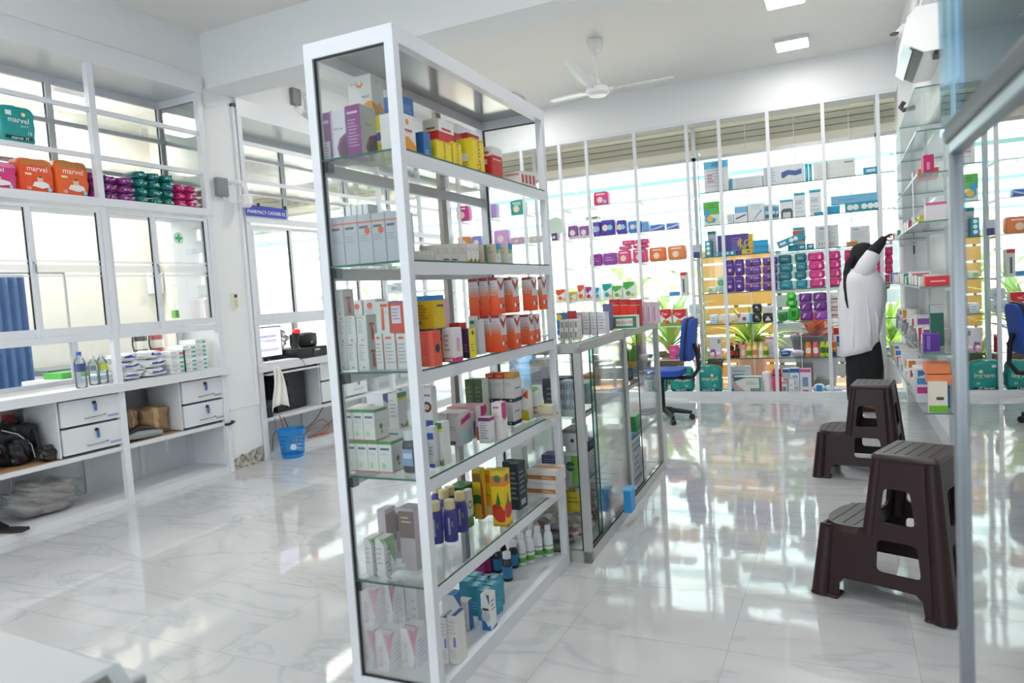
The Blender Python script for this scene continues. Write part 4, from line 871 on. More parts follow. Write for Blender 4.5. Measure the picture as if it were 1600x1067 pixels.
OG=[('f','g',0,.55,'#e4481c','#e26a3a'),('f','g',.55,.75,'#e0784c','#d2c3bf'),('s','g',0,.45,'#e4481c','#e8683a'),('f','r',.05,.92,.95,1,'#9c2f28'),('s','p',[(0,1),(1,1),(1,.9),(.5,.62),(.0,.85)],'#a8352c'),('s','p',[(0,.95),(.55,1),(1,1),(1,.97),(.5,.8)],'#e8e2de'),('s','d',.3,.22,.06,'#f0e0d8'),('s','d',.75,.22,.05,'#6a3a3a'),lines('f','#b3a7ae',5,.15,.5,.85,.85)]
cols_lo=[(752,768),(769,784),(790,806),(813,829),(830,838)]
cols_hi=[(734,750),(751,766),(766,781),(788,804),(818,834)]
for k,(a,b) in enumerate(cols_lo):
    yy=[2.42,2.43,2.56,2.74,2.86][k]
    o=carton('orange and grey tonic carton, %s in the lower row from the camera %s'%(ORD[k],TH),'y',yy,a,b,545-k*3,493-k*.5,.055,'#cfcfd6',OG,z=Z3,group='orange and grey cartons lower row'); ho_=o['_h'] if k==0 else ho_
for k,(a,b) in enumerate(cols_hi):
    yy=[2.42,2.43,2.44,2.57,2.75][k]
    carton('orange and grey tonic carton, %s in the upper row from the camera %s'%(ORD[k],TH),'y',yy,a,b,497,455,.055,'#cfcfd6',OG,z=Z3+ho_,group='orange and grey cartons upper row',h=ho_)
for k,(a,b) in enumerate([(788.5,796),(835,840)]):
    carton('orange and grey tonic carton behind the upper row, %s of two %s'%(ORD[k],TH),'y',2.66+k*.2,a+8,b+10,497,455,.05,'#cfcfd6',OG,z=Z3+ho_,group='orange and grey cartons behind',h=ho_)
carton('plain white carton filling the gap under the first upper orange carton '+TH,'y',2.42,735,750,545,500,.055,'#dcdcd8',[('f','r',.4,0,.6,1,'#e9e9e6')],z=Z3,h=ho_)
FO="on tall unit's fourth shelf"
GR=[('f','r',0,.9,1,1,'#2d8a3e'),('s','r',0,.9,1,1,'#2d8a3e'),('f','r',0,0,1,.035,'#c8552e'),('s','r',0,0,1,.035,'#c8552e'),('f','r',.15,.72,.85,.79,'#4a5a7a'),('f','p',[(.25,.12),(.55,.16),(.45,.3),(.2,.32)],'#b4cf9a'),('s','d',.45,.42,.09,'#3f7a46'),('s','d',.5,.24,.06,'#7a9a3a'),lines('f','#b9bec0',2,.15,.55,.7,.65)]
for k,(a,b) in enumerate([(545,560),(560,577),(577,594),(594,615)]):
    o=carton('white carton with green top and leaf print, %s in the bottom row at glass end %s'%(ORD[k],FO),'y',1.9,a,b,744+k,703,.075,'#dfe3df',GR,z=Z4,group='green-topped cartons bottom row',h=.105)
for k,(a,b) in enumerate([(540,554),(554,570),(570,588)]):
    carton('white carton with green top and leaf print, %s in the upper row at glass end %s'%(ORD[k],FO),'y',1.9,a,b,695,655,.075,'#dfe3df',GR,z=Z4+.1055,group='green-topped cartons upper row',h=.105)
LB=[('s','p',[(0,1),(1,1),(1,.85),(.4,.8),(0,.9)],'#3f66b4'),('s','r',.2,.04,.8,.12,'#3f66b4'),lines('f','#9aa0a6',3,.1,.5,.8,.8)]
carton('large white carton with blue flash behind the dark bottle '+FO,'y',2.1,604,640,722,671,.09,'#d9dcdd',[('f','r',.1,.8,.6,.87,'#5a5f66'),lines('f','#b0b4b8',3,.1,.3,.8,.7),('f','r',.1,.03,.35,.12,'#6a6a6a'),('s','p',[(0,1),(1,1),(1,.6),(.3,.75)],'#3f66b4')],z=Z4)
hb_=at(610,671,'y',2.1).z
carton('tall white carton with a blue emblem at the back '+FO,'y',2.16,577,603,680,616,.09,'#dcdfe0',LB,z=Z4)
carton('white carton with green and yellow band on top of the large white one '+FO,'y',2.12,609,624,664,615,.06,'#dfe2e0',[('s','r',0,.86,1,1,'#2f7f3e'),('s','r',0,.78,1,.86,'#e4d02a'),('s','p',[(.1,0),(1,0),(1,.18),(.6,.06)],'#4a9a3a'),('s','d',.3,.08,.05,'#c04a3a'),lines('f','#a6acb0',5,.1,.3,.8,.85)],z=hb_)
carton('white carton with a brown oval and blue foot behind the corner post '+FO,'y',2.13,660,677,655,605,.035,'#e3e2e3',[('f','d',.5,.52,.13,'#5f3326'),('f','d',.5,.52,.07,'#d8b49a'),('f','r',0,0,1,.2,'#3f57a6'),('f','r',.1,.78,.9,.82,'#b05a5a')],z=hb_)
carton('small flat white carton at the back above the green-topped rows '+FO,'y',2.1,550,572,670,635,.06,'#d5d9da',[lines('f','#a9b0b2',3)],z=Z4)
dk=empty('syrup_bottle','squat dark bottle with blue-white label and white cap by the corner post','bottle',(at(645,745,'y',1.93).x,1.93,Z4))
bottle_mb(.125,.03,'#22242e','#22242e','#22242e',cap_h=.02,shoulder=.72,neck=.45,sy=.7).build('body',dk)
MB().lathe([(0,.108),(.02,.108),(.02,.14),(0,.14)],mat('#d4dbe2',.4),n=18).build('cap',dk); MB().box((-.02,-.0225,.025),(.02,-.0215,.08),mat('#7fa3cc',.5)).box((-.016,-.0228,.05),(.016,-.0224,.066),mat('#c9d8e6',.5)).build('label',dk)
carton('white carton with blue bars just past the corner post '+FO,'y',1.99,669,681,726,668,.035,'#dee0e3',[('f','r',.1,.7,.95,.86,'#3f63b8'),('f','r',.2,0,.95,.1,'#3f63b8'),lines('f','#a6a9b0',3,.3,.3,.8,.55)],z=Z4)
carton('white carton with green, yellow and red foot beside the blue-barred one '+FO,'y',2.02,683,694,717,661,.05,'#dfe1df',[('f','r',0,.86,1,1,'#2f7f3e'),('f','r',0,.78,1,.86,'#e4d02a'),('f','p',[(.3,0),(1,.18),(1,0)],'#4a9a3a'),('f','d',.3,.08,.06,'#c04a3a')],z=Z4)
MAGD=[('f','r',.05,.93,.95,.97,'#e0bfcf'),lines('f','#a7a0a4',3,.1,.45,.7,.6),('s','p',[(.1,.78),(.95,.93),(.95,.75),(.1,.62)],'#c0387c'),('s','r',.0,.0,1,.42,'#bfdfe8')]
for k,(a,b) in enumerate([(684,701),(701,721)]):
    carton('white carton with pale pink top and barcode, %s of the pair %s'%(ORD[k],FO),'z',Z4,a,b,697,646,.09,'#dcd6d6',MAGD+[('f','r',.1,.03,.6,.14,'#5a5a5a')],group='pink-topped white cartons')
carton('white carton with blue side text beside the pink-topped pair '+FO,'z',Z4,727,738,687,645,.045,'#e0e0e2',[('s','r',.4,.1,.7,.65,'#3f6fb8'),lines('f','#aaa',3)])
for k,(a,b) in enumerate([(700,720),(720,745)]):
    carton('flat pink carton lying behind the white ones, %s of two %s'%(ORD[k],FO),'y',2.46,a,b,680,636,.1,'#d9a9ae',[lines('f','#b98088',2)],z=Z4,group='pink cartons lying behind')
carton('magenta and orange carton between the pink cartons '+FO,'y',2.42,744,753,668,635,.05,'#d8cdd2',[('s','p',[(0,.6),(1,.8),(1,1),(0,1)],'#c23078'),('f','r',0,0,1,.4,'#d8632e')],z=Z4)
carton('white carton with magenta border standing at the front '+FO,'z',Z4,749,767,693,653,.04,'#e5e3e6',[('f','r',0,.86,1,1,'#8a2f6e'),('s','r',0,.86,1,1,'#b03a86'),lines('f','#8f8a94',6,.12,.15,.85,.75),('f','x','Roovat',.45,.8,.05,'#4a3a5a'),('f','r',.1,0,1,.02,'#4a3a5a')])
carton('white carton with magenta side flash beside the bordered one '+FO,'y',2.44,769,785,668,630,.05,'#e1dadd',[('f','r',.2,.85,.8,.9,'#9a6a8a'),lines('f','#a59aa2',3,.3,.6,.7,.75),('s','p',[(.1,1),(.9,1),(.9,.6),(.5,.5),(.1,.62)],'#c23a80')],z=Z4)
for k,(a,b) in enumerate([(728,741),(742,755)]):
    carton('slim dark green carton, %s of two standing at the back %s'%(ORD[k],FO),'y',2.62,a,b,633,593,.06,'#3a5230',[('s','r',0,0,1,1,'#cdd2c8'),lines('f','#5f7a52',5,.15,.3,.85,.85)],z=Z4+.045,group='slim dark green cartons')
put(BX((-.045,-.05,0),(.05,.045,.044),mat('#7fc04a',.5)),'carton','low lime green carton under the slim dark green ones '+FO,'carton',(at(741,640,'y',2.66).x+.02,2.67,Z4))
NV=[('fs','r',0,0,1,.16,'#222c4e'),('f','r',.5,.04,.8,.12,'#aab0c8'),('s','r',.2,.55,.8,.6,'#5a6a9a'),lines('f','#bfbcbc',2,.1,.7,.8,.85)]
for r in range(2):
    for k in range(3):
        a=758+k*15+r*0; 
        carton('white carton with navy foot, %s across in the %s layer of the block at the back %s'%(ORD[k],['bottom','top'][r],FO),'y',2.72,a,a+15,660-42*r,618-40*r,.085,'#dcdad9',NV,z=Z4+.1005*r,group='white and navy cartons '+['bottom','top'][r],h=.1)
for k in range(3):
    carton('red and orange flat carton on the white and navy block, %s across %s'%(ORD[k],FO),'y',2.74,757+k*15,771+k*15,579,571,.07,['#cf4a24','#d8501f','#d8a83a'][k],[lines('f','#f0c0a0',1,.2,.3,.8,.7)],z=Z4+.201,group='flat red-orange cartons',h=.022)
carton('yellow, purple and white carton beside the navy-footed block '+FO,'y',2.83,811,827,650,609,.05,'#e6e2dc',[('f','r',0,0,.45,.5,'#ecc81e'),('f','r',0,.5,.4,.7,'#5a3a8a'),('f','d',.6,.55,.2,'#ffffff'),('f','p',[(.4,.8),(1,1),(1,.7)],'#e2592a'),('f','p',[(.4,0),(1,0),(1,.3),(.6,.35)],'#ecc81e')],z=Z4)
carton('white and green carton tilted behind the yellow and purple one '+FO,'y',2.9,829,843,645,604,.05,'#dfe4df',[('f','p',[(0,.75),(1,.9),(1,1),(0,1)],'#9cc98a'),('f','r',.2,.3,.8,.36,'#d0645a'),('f','r',.2,.15,.8,.2,'#d0645a')],z=Z4)
carton('low beige carton with brown lettering at the far end '+FO,'y',2.88,840,864,652,634,.05,'#cfcab8',[('f','x','Soom-Aid',.5,.35,.28,'#7a3a2c'),('f','r',.1,.88,.6,1,'#dcc63a')],z=Z4)
FI="on tall unit's fifth shelf"
KG=[('f','r',0,.52,1,.95,'#6d4c44'),('f','L',.15,.75,.8,.88,2,'#c9b9ae'),lines('f','#b4a8ac',4,.15,.15,.85,.45)]
for k,(a,b,yb_,yt) in enumerate([(592,605,845,797),(606,626,850,800),(628,652,882,795)]):
    carton('grey-mauve carton with a brown band, %s of three behind the glass end %s'%(ORD[k],FI),'y',[2.03,2.1,1.96][k],a,b,yb_,yt,.06,'#b3a9b0',KG if k!=0 else [('s','r',0,.3,1,.9,'#6d4c44'),lines('f','#8f868c',3)],z=Z5,group='grey-mauve cartons with brown band')
XG=[('s','p',[(0,1),(1,1),(1,.2),(.6,.5),(.3,.8)],'#58a83e'),('s','p',[(0,.9),(.5,.6),(.9,.1),(.8,.05),(.3,.4),(0,.7)],'#e4e8e2'),('f','p',[(.5,1),(1,1),(1,.85)],'#5aa83e'),lines('f','#a9b3a9',4,.12,.3,.7,.8),('s','x','Xzabax',.3,.3,.5,'#2c4a2c',1)]
for k,(a,b) in enumerate([(573,585),(590,604)]):
    carton('white carton with green swirl and upright name, %s of two at the glass end %s'%(ORD[k],FI),'y',1.885,a,b,908-k*2,843,.06,'#dde1df',XG,z=Z5,group='white and green cartons at the glass end')
carton('flat white carton lying beside the green swirl cartons '+FI,'y',1.95,612,632,893,881,.05,'#e6e8e8',[lines('f','#c4c8c8',1)],z=Z5,rot=.5)
PB=mat('#4c4a9c',.3); CRM=mat('#e6d6a0',.4)
def purple_bottle(k,px,pyb):
    q=at(px,pyb,'z',Z5); o=empty('shampoo_bottle','purple bottle with a cream cap, %s of six from the corner post %s'%(ORD[k],FI),'bottle',(q.x,q.y,Z5),.4,'purple bottles with cream caps')
    MB().lathe([(0,0),(.024,0),(.0265,.006),(.027,.09),(.0245,.11),(.016,.122),(.016,.125),(0,.125)],PB,n=20,sy=.8).build('body',o)
    MB().lathe([(0,.123),(.019,.123),(.0215,.128),(.0205,.155),(.0195,.158),(0,.16)],CRM,n=18).build('cap',o)
    m=MB().box((-.006,-.0225,.03),(.001,-.0214,.095),mat('#b9b6d8',.4)); m.box((.006,-.0218,.06),(.012,-.0205,.08),mat('#8fa05a',.4)); m.build('label',o)
for k,(a,b) in enumerate([(683,848),(706,845),(722,830),(697,826),(706,820),(686,815)]): purple_bottle(k,a,b)
carton('white carton with green foot and emblem by the purple bottles '+FI,'z',Z5,724,733,826,768,.045,'#dfe2de',[('s','g',0,.3,'#2f6a2a','#7fae6a'),('s','d',.5,.6,.11,'#3a9a4a'),('s','d',.5,.6,.06,'#e4efe2'),lines('f','#9aa09a',5)])
CIT=[('f','d',.28,.1,.5,'#e8c21e'),('f','d',.28,.1,.4,'#f2dc4a'),('s','d',.2,.3,.3,'#e8c21e'),('s','d',.5,.3,.25,'#f0d63a'),('s','d',.8,.35,.25,'#f0d63a'),('s','d',.5,.75,.12,'#58a84a')]
carton('long green carton printed with lemons behind the purple bottles '+FI,'y',2.45,700,725,798,757,.1,'#2b7a3a',CIT,z=Z5,h=.145)
def fruit(c1,c2,leafc='#2f7a34'): return [('fs','r',0,.72,1,.9,'#e8862a'),('fs','d',.5,.85,.07,'#3a7a5a'),('f','d',.35,.27,.13,c1),('f','d',.62,.2,.13,c2),('s','d',.5,.28,.15,c1),('fs','p',[(.3,.4),(.5,.62),(.7,.4),(.5,.36)],leafc),('fs','r',0,0,1,.04,'#d8951e')]
carton('yellow carton with mango print, first of three juice cartons '+FI,'y',2.51,740,753,790,734,.045,'#d8b91f',[('f','d',.5,.3,.2,'#2f6a2c'),('f','d',.6,.2,.12,'#e8c03a'),('f','r',0,.75,1,.92,'#8a5a1e'),('s','p',[(0,0),(0,.9),(.4,.6),(.6,0)],'#c0392b')],z=Z5)
carton('yellow carton with orange slice print in the middle of the juice cartons '+FI,'y',2.57,757,768,783,735,.045,'#e0b81c',[('f','d',.4,.3,.17,'#e07f1c'),('f','d',.4,.3,.13,'#f0a63c'),('f','r',.1,.02,.9,.2,'#d9d4b8'),('f','r',0,.72,1,.9,'#d8781e')],z=Z5)
carton('yellow carton with strawberries and cherries, nearest of the juice cartons '+FI,'y',2.45,769,789,790,736,.06,'#ecc91e',fruit('#c22a1e','#d43a26'),z=Z5)
DK=[lines('f','#7a848c',6,.12,.2,.9,.85),lines('s','#7a848c',5,.15,.3,.85,.85),('s','r',.2,.08,.8,.2,'#a8b0b4')]
carton('dark slate carton with fine white print beside the juice cartons '+FI,'y',2.66,797,811,767,725,.08,'#26333f',DK,z=Z5)
carton('dark slate carton behind the first dark one '+FI,'y',2.74,786,798,750,722,.06,'#222d38',DK,z=Z5)
carton('white and green carton above the dark slate ones '+FI,'y',2.92,800,818,740,700,.06,'#c9d6d0',[('f','p',[(0,0),(.5,.4),(.5,0)],'#2e7a3a'),('s','p',[(0,0),(1,.6),(1,0)],'#4a8a3a')],z=Z5)
for r in range(2):
    carton('wide flat white carton with brown stripe, %s of two at the far end %s'%(['lower','upper'][r],FI),'y',2.86,823,868,758-26*r,733-18*r,.12,'#d6d3cf',[('f','r',0,.3,1,.62,'#b0703f'),('f','L',.5,.36,.9,.55,2,'#e3c9b0'),('t','r',.0,.3,1,.7,'#c58a5a')],z=Z5+r*.062,h=.06)
SI="on tall unit's bottom shelf"
SU=[('f','p',[(.45,1),(1,1),(1,.28),(.85,.35),(.7,.6)],'#e3b3cc'),('f','p',[(.55,1),(1,.97),(1,.25),(.88,.36),(.76,.62)],'#b8306e'),('f','p',[(.8,.0),(.88,.25),(.98,.3),(.95,.0)],'#8a86c0'),('f','x','Sucral',.25,.36,.36,'#b81f55',1),('s','p',[(0,1),(.5,1),(.2,.85),(0,.6)],'#cf6f9c'),lines('s','#b4b4c0',5,.2,.2,.85,.7),('t','r',.1,.3,.9,.4,'#c85a86')]
for k,(a,b,yy) in enumerate([(569,588,1.885),(590,613,1.88),(629,652,1.93)]):
    carton('white carton with pink flame and red upright name, %s in the bottom row %s'%(ORD[k],SI),'y',yy,a,b,1052,990-k*5,.07,'#dfdde3',SU,z=Z6,group='white and pink cartons bottom row',h=.135)
for k,(a,b,yy) in enumerate([(568,590,1.9),(606,618,1.95)]):
    carton('white carton with pink flame, %s of two standing on the bottom row %s'%(ORD[k],SI),'y',yy,a,b,990,917,.06,'#dfdde3',SU,z=Z6+.136,group='white and pink cartons upper row',h=.135)
for k in range(3):
    carton('plain white carton with pale blue patch, %s across behind the pink flame ones %s'%(ORD[k],SI),'y',2.06,600+k*19,618+k*19,1000,920,.05,'#d5d5dc',[('f','r',.1,.3,.4,.45,'#9fa6d0'),lines('f','#babac6',5,.5,.2,.9,.8)],z=Z6,group='plain white cartons with blue patch',h=.23)
BW=[('f','r',.55,.35,.85,.55,'#6f7fc4'),lines('f','#b3b0ac',6,.15,.1,.9,.3),('t','r',.5,.0,1,1,'#2f6fae'),('f','L',.1,.6,.9,.9,4,'#c2beb8')]
for k,(a,b,yb_,yt) in enumerate([(691,702,1040,966),(703,717,1035,963)]):
    carton('tall white carton with pale print, %s of two just past the corner post %s'%(ORD[k],SI),'y',1.99+k*.01,a,b,yb_,yt,.06,'#dedcd9',BW,z=Z6,group='tall white cartons past the post')
carton('white and blue carton behind the tall white pair '+SI,'y',2.14,693,712,985,930,.05,'#e3e3e2',[('t','r',.5,0,1,1,'#2f6fae'),('s','p',[(0,1),(1,1),(1,.6)],'#2f6fae')],z=Z6)
carton('white carton with blue side standing before the teal cartons '+SI,'z',Z6,716,732,988,941,.045,'#d9d7d6',[('s','r',.3,0,1,1,'#3f74b8'),lines('f','#b5b2b0',4)])
carton('white and blue carton with a silver emblem nearest the aisle '+SI,'z',Z6,754,768,986,930,.05,'#e6e6e4',[('f','p',[(0,0),(1,0),(1,.15),(.7,.1),(.3,.3),(0,.6)],'#2a6fba'),('f','p',[(.6,1),(1,1),(1,.7)],'#2a6fba'),('f','d',.5,.38,.14,'#c4c8cc'),('f','r',.15,.55,.85,.62,'#4a4a4a'),lines('s','#8a8a8a',3,.2,.5,.8,.85),('s','p',[(.1,0),(1,0),(1,.1)],'#2a6fba')])
TL=[lines('f','#69b8c8',3,.2,.2,.8,.5),('t','r',.3,.1,.7,.9,'#7fc6d4'),('s','L',.2,.2,.8,.6,3,'#5aaabd')]
for k,(px,py,yt) in enumerate([(724,948,906),(741,962,902),(757,950,898),(708,935,905),(727,925,893),(745,920,888),(762,915,886),(700,975,920)]):
    q=at(px,py,'z',Z6); q.y=min(max(q.y,2.1),2.95); 
    put(carton_mb(.052,.052,.118 if k<7 else .08,'#2a8aa4' if k%3 else '#2f93ae',TL),'carton','teal-blue carton, %s of the cluster from the aisle corner %s'%(ORD[k],SI),'carton',(at(px,900,'y',2.2+.075*(k//3)).x if False else -1.285-.056*(k%3)-(.02 if k>5 else 0),2.34+.058*(k//3)+(.03*(k%3)),Z6),.1*((k*5)%3-1),'teal-blue carton cluster')
def round_bottle(name,label,px,py,h,r,body,cap,lab,z=Z6,group=None,extra=None,neck=.45,shoulder=.68,capr=.55,cap_h=.17):
    q=at(px,py,'z',z); o=empty(name,label,'bottle',(q.x,q.y,z),.3,group)
    B=mat(body,.25); L=mat(lab,.4); hb=h*(1-cap_h)
    MB().lathe([(0,0),(r*.92,0),(r,h*.02),(r,hb*shoulder),(r*.9,hb*(shoulder+.09)),(r*(neck+.1),hb*(shoulder+.2)),(r*neck,hb*.95),(r*neck,hb),(0,hb)],B,n=20).build('body',o)
    MB().lathe([(0,hb*.98),(r*capr,hb*.98),(r*capr,h*.985),(r*capr*.9,h),(0,h)],mat(cap,.35),n=18).build('cap',o)
    m=MB().lathe([(r*1.015,h*.1),(r*1.015,hb*shoulder*.95)],L,n=20)
    if extra: m.lathe([(r*1.03,h*.1),(r*1.03,h*.26)],mat(extra,.4),n=20); m.lathe([(r*1.025,h*.36),(r*1.025,h*.38)],mat('#30405a',.4),n=20)
    m.build('label',o); return o
for k,(a,b) in enumerate([(794,906),(778,893),(803,886),(786,880)]):
    round_bottle('syrup_bottle','dark brown bottle with white cap and blue label, %s of four %s'%(ORD[k],SI),a,b,.125,.022,'#241a1c','#e6e3e8','#2a7fae',group='dark bottles with blue label',capr=.82,cap_h=.2,neck=.6)
for k,(a,b) in enumerate([(762,893),(748,903)]):
    round_bottle('syrup_bottle','magenta bottle with white cap, %s of two beside the dark ones %s'%(ORD[k],SI),a,b,.118,.026,'#8a2466','#e6e3e8','#9a2c74',group='magenta bottles',capr=.7,cap_h=.2,neck=.55)
for k,(a,b) in enumerate([(816,882),(829,878),(842,870),(858,868),(808,868),(832,862)]):
    round_bottle('cleanser_bottle','white bottle with green stripes, %s of six near the far end %s'%(ORD[k],SI),a,b,.148,.0215,'#e2e6e8','#e8ebee','#e2e6e8',group='white bottles with green stripes',extra='#5fae3c',capr=.66,cap_h=.14,neck=.55,shoulder=.74)
# ------------------------------------------------------------------ glass counter behind the unit
YC=.036
CN=empty('glass_counter','waist-high glass display counter in a silver aluminium frame','counter',(-1.127,3.118,0),YC)
CW,CL,CH=.47,1.83,1.055
def cb_(a,b,nm,m=ALU2): return MB().box(a,b,m).build(nm,CN)
for x,y in ((-.035,0),(-.035,CL-.035),(-CW,0),(-CW,CL-.035),(-.035,.86)): cb_((x,y,0),(x+.035,y+.035,CH-.02),'post')
cb_((-.04,0,CH-.045),(0,CL,CH),'top_rail'); cb_((-CW,0,CH-.045),(-CW+.04,CL,CH),'top_rail'); cb_((-CW+.04,0,CH-.045),(-.04,.035,CH),'top_rail'); cb_((-CW+.04,CL-.035,CH-.045),(-.04,CL,CH),'top_rail')
for a,b in (((-.04,0,0),(0,CL,.055)),((-CW,0,0),(-CW+.04,CL,.055)),((-CW,0,0),(0,.035,.055)),((-CW,CL-.035,0),(0,CL,.055))): cb_(a,b,'base_rail')
cb_((-CW+.04,.035,.03),(-.04,CL-.035,.05),'base_panel',PLY)
MB().box((-CW+.02,.01,CH-.008),(-.02,CL-.01,CH),GLS).build('top_glass',CN)
CZ1,CZ2=.70,.365
for z in (CZ1,CZ2):
    m=MB().box((-CW+.02,.012,z-.007),(-.05,CL-.012,z),GLS).box((-.051,.02,z-.008),(-.049,CL-.02,z),GLE); m.build('glass_shelf',CN)
    cb_((-.07,.03,z-.03),(-.05,CL-.03,z-.008),'shelf_bar')
MB().box((-CW+.04,.015,.055),(-.04,.019,CH-.045),GL).box((-.046,.013,.055),(-.04,.017,CH-.045),GASK).box((-CW+.04,.013,CH-.05),(-.04,.017,CH-.045),GASK).build('end_glass',CN)
MB().box((-CW+.02,.03,.055),(-CW+.024,CL-.03,CH-.045),GL).build('back_glass',CN)
for (y0,y1,x) in ((.26,.86,-.012),(.23,.85,-.022),(1.22,1.8,-.012)):
    m=MB().box((x-.005,y0,.06),(x,y1,CH-.046),GL).box((x-.006,y0-.004,.06),(x+.001,y0,CH-.046),GLE); m.build('sliding_glass_door',CN)
m=MB().box((-.012,.03,.055),(-.004,CL-.03,.06),GASK).box((-.03,.03,.055),(-.02,CL-.03,.06),GASK); m.build('door_track',CN)
CT='on top of the glass counter'
Zt=CH+.0005
for r in range(2):
    for k in range(4):
        carton('small white carton with a dark square, %s along, %s layer, at the near end %s'%(ORD[k],['lower','upper'][r],CT),'y',3.35,883+k*7.2-8,889.6+k*7.2-8,532-k-16*r,516-16*r,.05,'#dfe0dd',[('f','r',.2,.2,.8,.8,'#9a9a90')],z=Zt+.052*r,group='small white cartons with dark square',h=.051)
for k,(a,b) in enumerate([(898,910),(911,922),(923,933),(934,947)]):
    carton('white carton with grey print, %s in the row behind the small ones %s'%(ORD[k],CT),'y',3.72,a,b,520,488,.07,'#d9dadd',[lines('f','#a4a7b0',5,.15,.2,.85,.85)]+([('f','r',0,.85,1,1,'#c9b0c4')] if k==0 else []),z=Zt,group='white cartons with grey print')
carton('blue carton with white lettering behind the small white ones '+CT,'y',3.8,870,887,512,489,.06,'#2f74b8',[('f','x','LACTOGEN',.5,.25,.22,'#ffffff'),('f','d',.25,.8,.15,'#e8c83a')],z=Zt)
carton('small red carton in front of the grey-print row '+CT,'y',3.6,887,897,505,486,.05,'#b8323e',[lines('f','#d8808a',2)],z=Zt+.0)
carton('violet-blue carton between the white row and the red block '+CT,'y',4.0,943,954,510,475,.06,'#6a6f9c',[lines('f','#9aa0c4',4)],z=Zt)
for k,(a,b) in enumerate([(953,968),(968,983),(983,1001)]):
    carton('tall red carton, %s in the back row of the red block %s'%(ORD[k],CT),'y',4.33,a,b,508,468,.06,'#c3322f',[lines('f','#d86a60',2,.2,.8,.8,.92),('f','r',0,.78,1,.8,'#e8d0c8')],z=Zt,group='tall red cartons')
for k,(a,b) in enumerate([(957,969),(969,981),(981,993)]):
    carton('bright red carton with yellow foot, %s in front of the red block %s'%(ORD[k],CT),'y',4.2,a,b,500,478,.05,'#dc3424',[('f','r',0,0,1,.22,'#eec82a')],z=Zt+.045,group='bright red cartons with yellow foot')
carton('white carton with green border and red capsule label before the red block '+CT,'y',4.1,957,995,510,493,.07,'#e6e8e4',[('f','r',0,.78,1,.92,'#2f8f5a'),('f','r',0,.08,1,.22,'#2f8f5a'),('f','r',0,.2,.15,.8,'#2f8f5a'),('f','r',.85,.2,1,.8,'#2f8f5a'),('f','x','RAKIN HER',.5,.5,.25,'#c05a5a')],z=Zt)
for k,(a,b) in enumerate([(1003,1011),(1011,1020),(1020,1029)]):
    carton('pale lilac carton, %s at the far end %s'%(ORD[k],CT),'y',4.62,a,b,503,472,.06,'#ddd0dc',[('f','r',.2,.1,.5,.8,'#c89ac0')],z=Zt,group='pale lilac cartons')
IN='inside the glass counter'
def cin(label,x0,x1,yb,yt,y,z,base,dec=(),d=.12,group=None,**k): return carton(label,'y',y,x0,x1,yb,yt,d,base,dec,z=z,group=group,**k)
for r in range(3):
    for k in range(3):
        cin('blue-white carton, %s across, %s layer, behind the end glass on the upper shelf %s'%(ORD[k],ORD[r],IN),874+k*9.5,883+k*9.5,640-r*18,623-r*18,3.2,CZ1+.01+.052*r,'#dbe4ee',[('f','r',.15,.2,.3,.8,'#5f86b8'),('f','r',.7,.2,.85,.8,'#5f86b8'),lines('f','#8aa6c8',3,.3,.3,.7,.7)],d=.09,group='blue-white cartons on the upper shelf',h=.051)
cin('flat white and green carton lying lowest on the upper shelf '+IN,873,903,651,640,3.16,CZ1,'#dfe6e2',[('f','r',0,.3,.2,.7,'#8fc8b0'),('f','r',.8,.3,1,.7,'#8fc8b0')],d=.03,h=.03)
cin('white carton with grey lid on the lower shelf '+IN,880,905,705,672,3.22,CZ2+.175,'#dcdfe4',[('f','d',.6,.35,.12,'#33363c'),('f','r',0,.8,1,1,'#8a7a78')],d=.14)
carton('white and green carton with round emblem on the lower shelf '+IN,'y',3.17,880,906,758,712,.08,'#dfe5e0',[('f','r',.55,0,1,1,'#7cc04a'),('f','d',.5,.62,.17,'#2f6a4a'),('f','x','Dettol',.5,.62,.1,'#e8f0e8'),lines('f','#b9c0bb',3,.1,.15,.5,.4)],z=CZ2)
cin('deep white box standing open behind the emblem carton '+IN,884,906,712,700,3.3,CZ2,'#e3e5e8',[],d=.12,h=.17)
cin('bright yellow carton on the counter floor '+IN,884,909,780,760,3.18,.225,'#e5c81c',[lines('f','#a08c20',2,.1,.4,.8,.8)],d=.13,h=.1)
for k in range(6):
    R=random.Random(k+20); x=-1.31-.03*R.random(); y=3.235+.125*k
    o=put(pack_mb(.19+.04*R.random(),.092,.1,['#cfc7bd','#d9d6cf','#b9b0a4','#d8c9c2','#c4ccd4','#cfd3d6','#c8b9a0'][k],None,lambda f,u,v:['#b8605a','#8fa6c0',None,None][int((u*3+v*5)%4)] if k%2==0 else None,.02,2.6,10,k),'clear_packet','crumpled packet of mixed goods, %s along the floor %s'%(ORD[k],IN),'packet',(x,y,.056),R.uniform(-.05,.05),'crumpled packets in the counter floor')
for k in range(3):
    put(pack_mb(.2,.13,.06,['#c9c2b4','#b3ada4','#d3d0c6'][k],None,None,.02,2.6,10,k+40),'clear_packet','flattened dusty packet piled on the others, %s, %s'%(ORD[k],IN),'packet',(-1.36,3.32+.17*k,.17),.1*k,'flattened packets')
bx=[('white carton with open flaps',943,957,700,660,4.15,'#d9dadd'),]
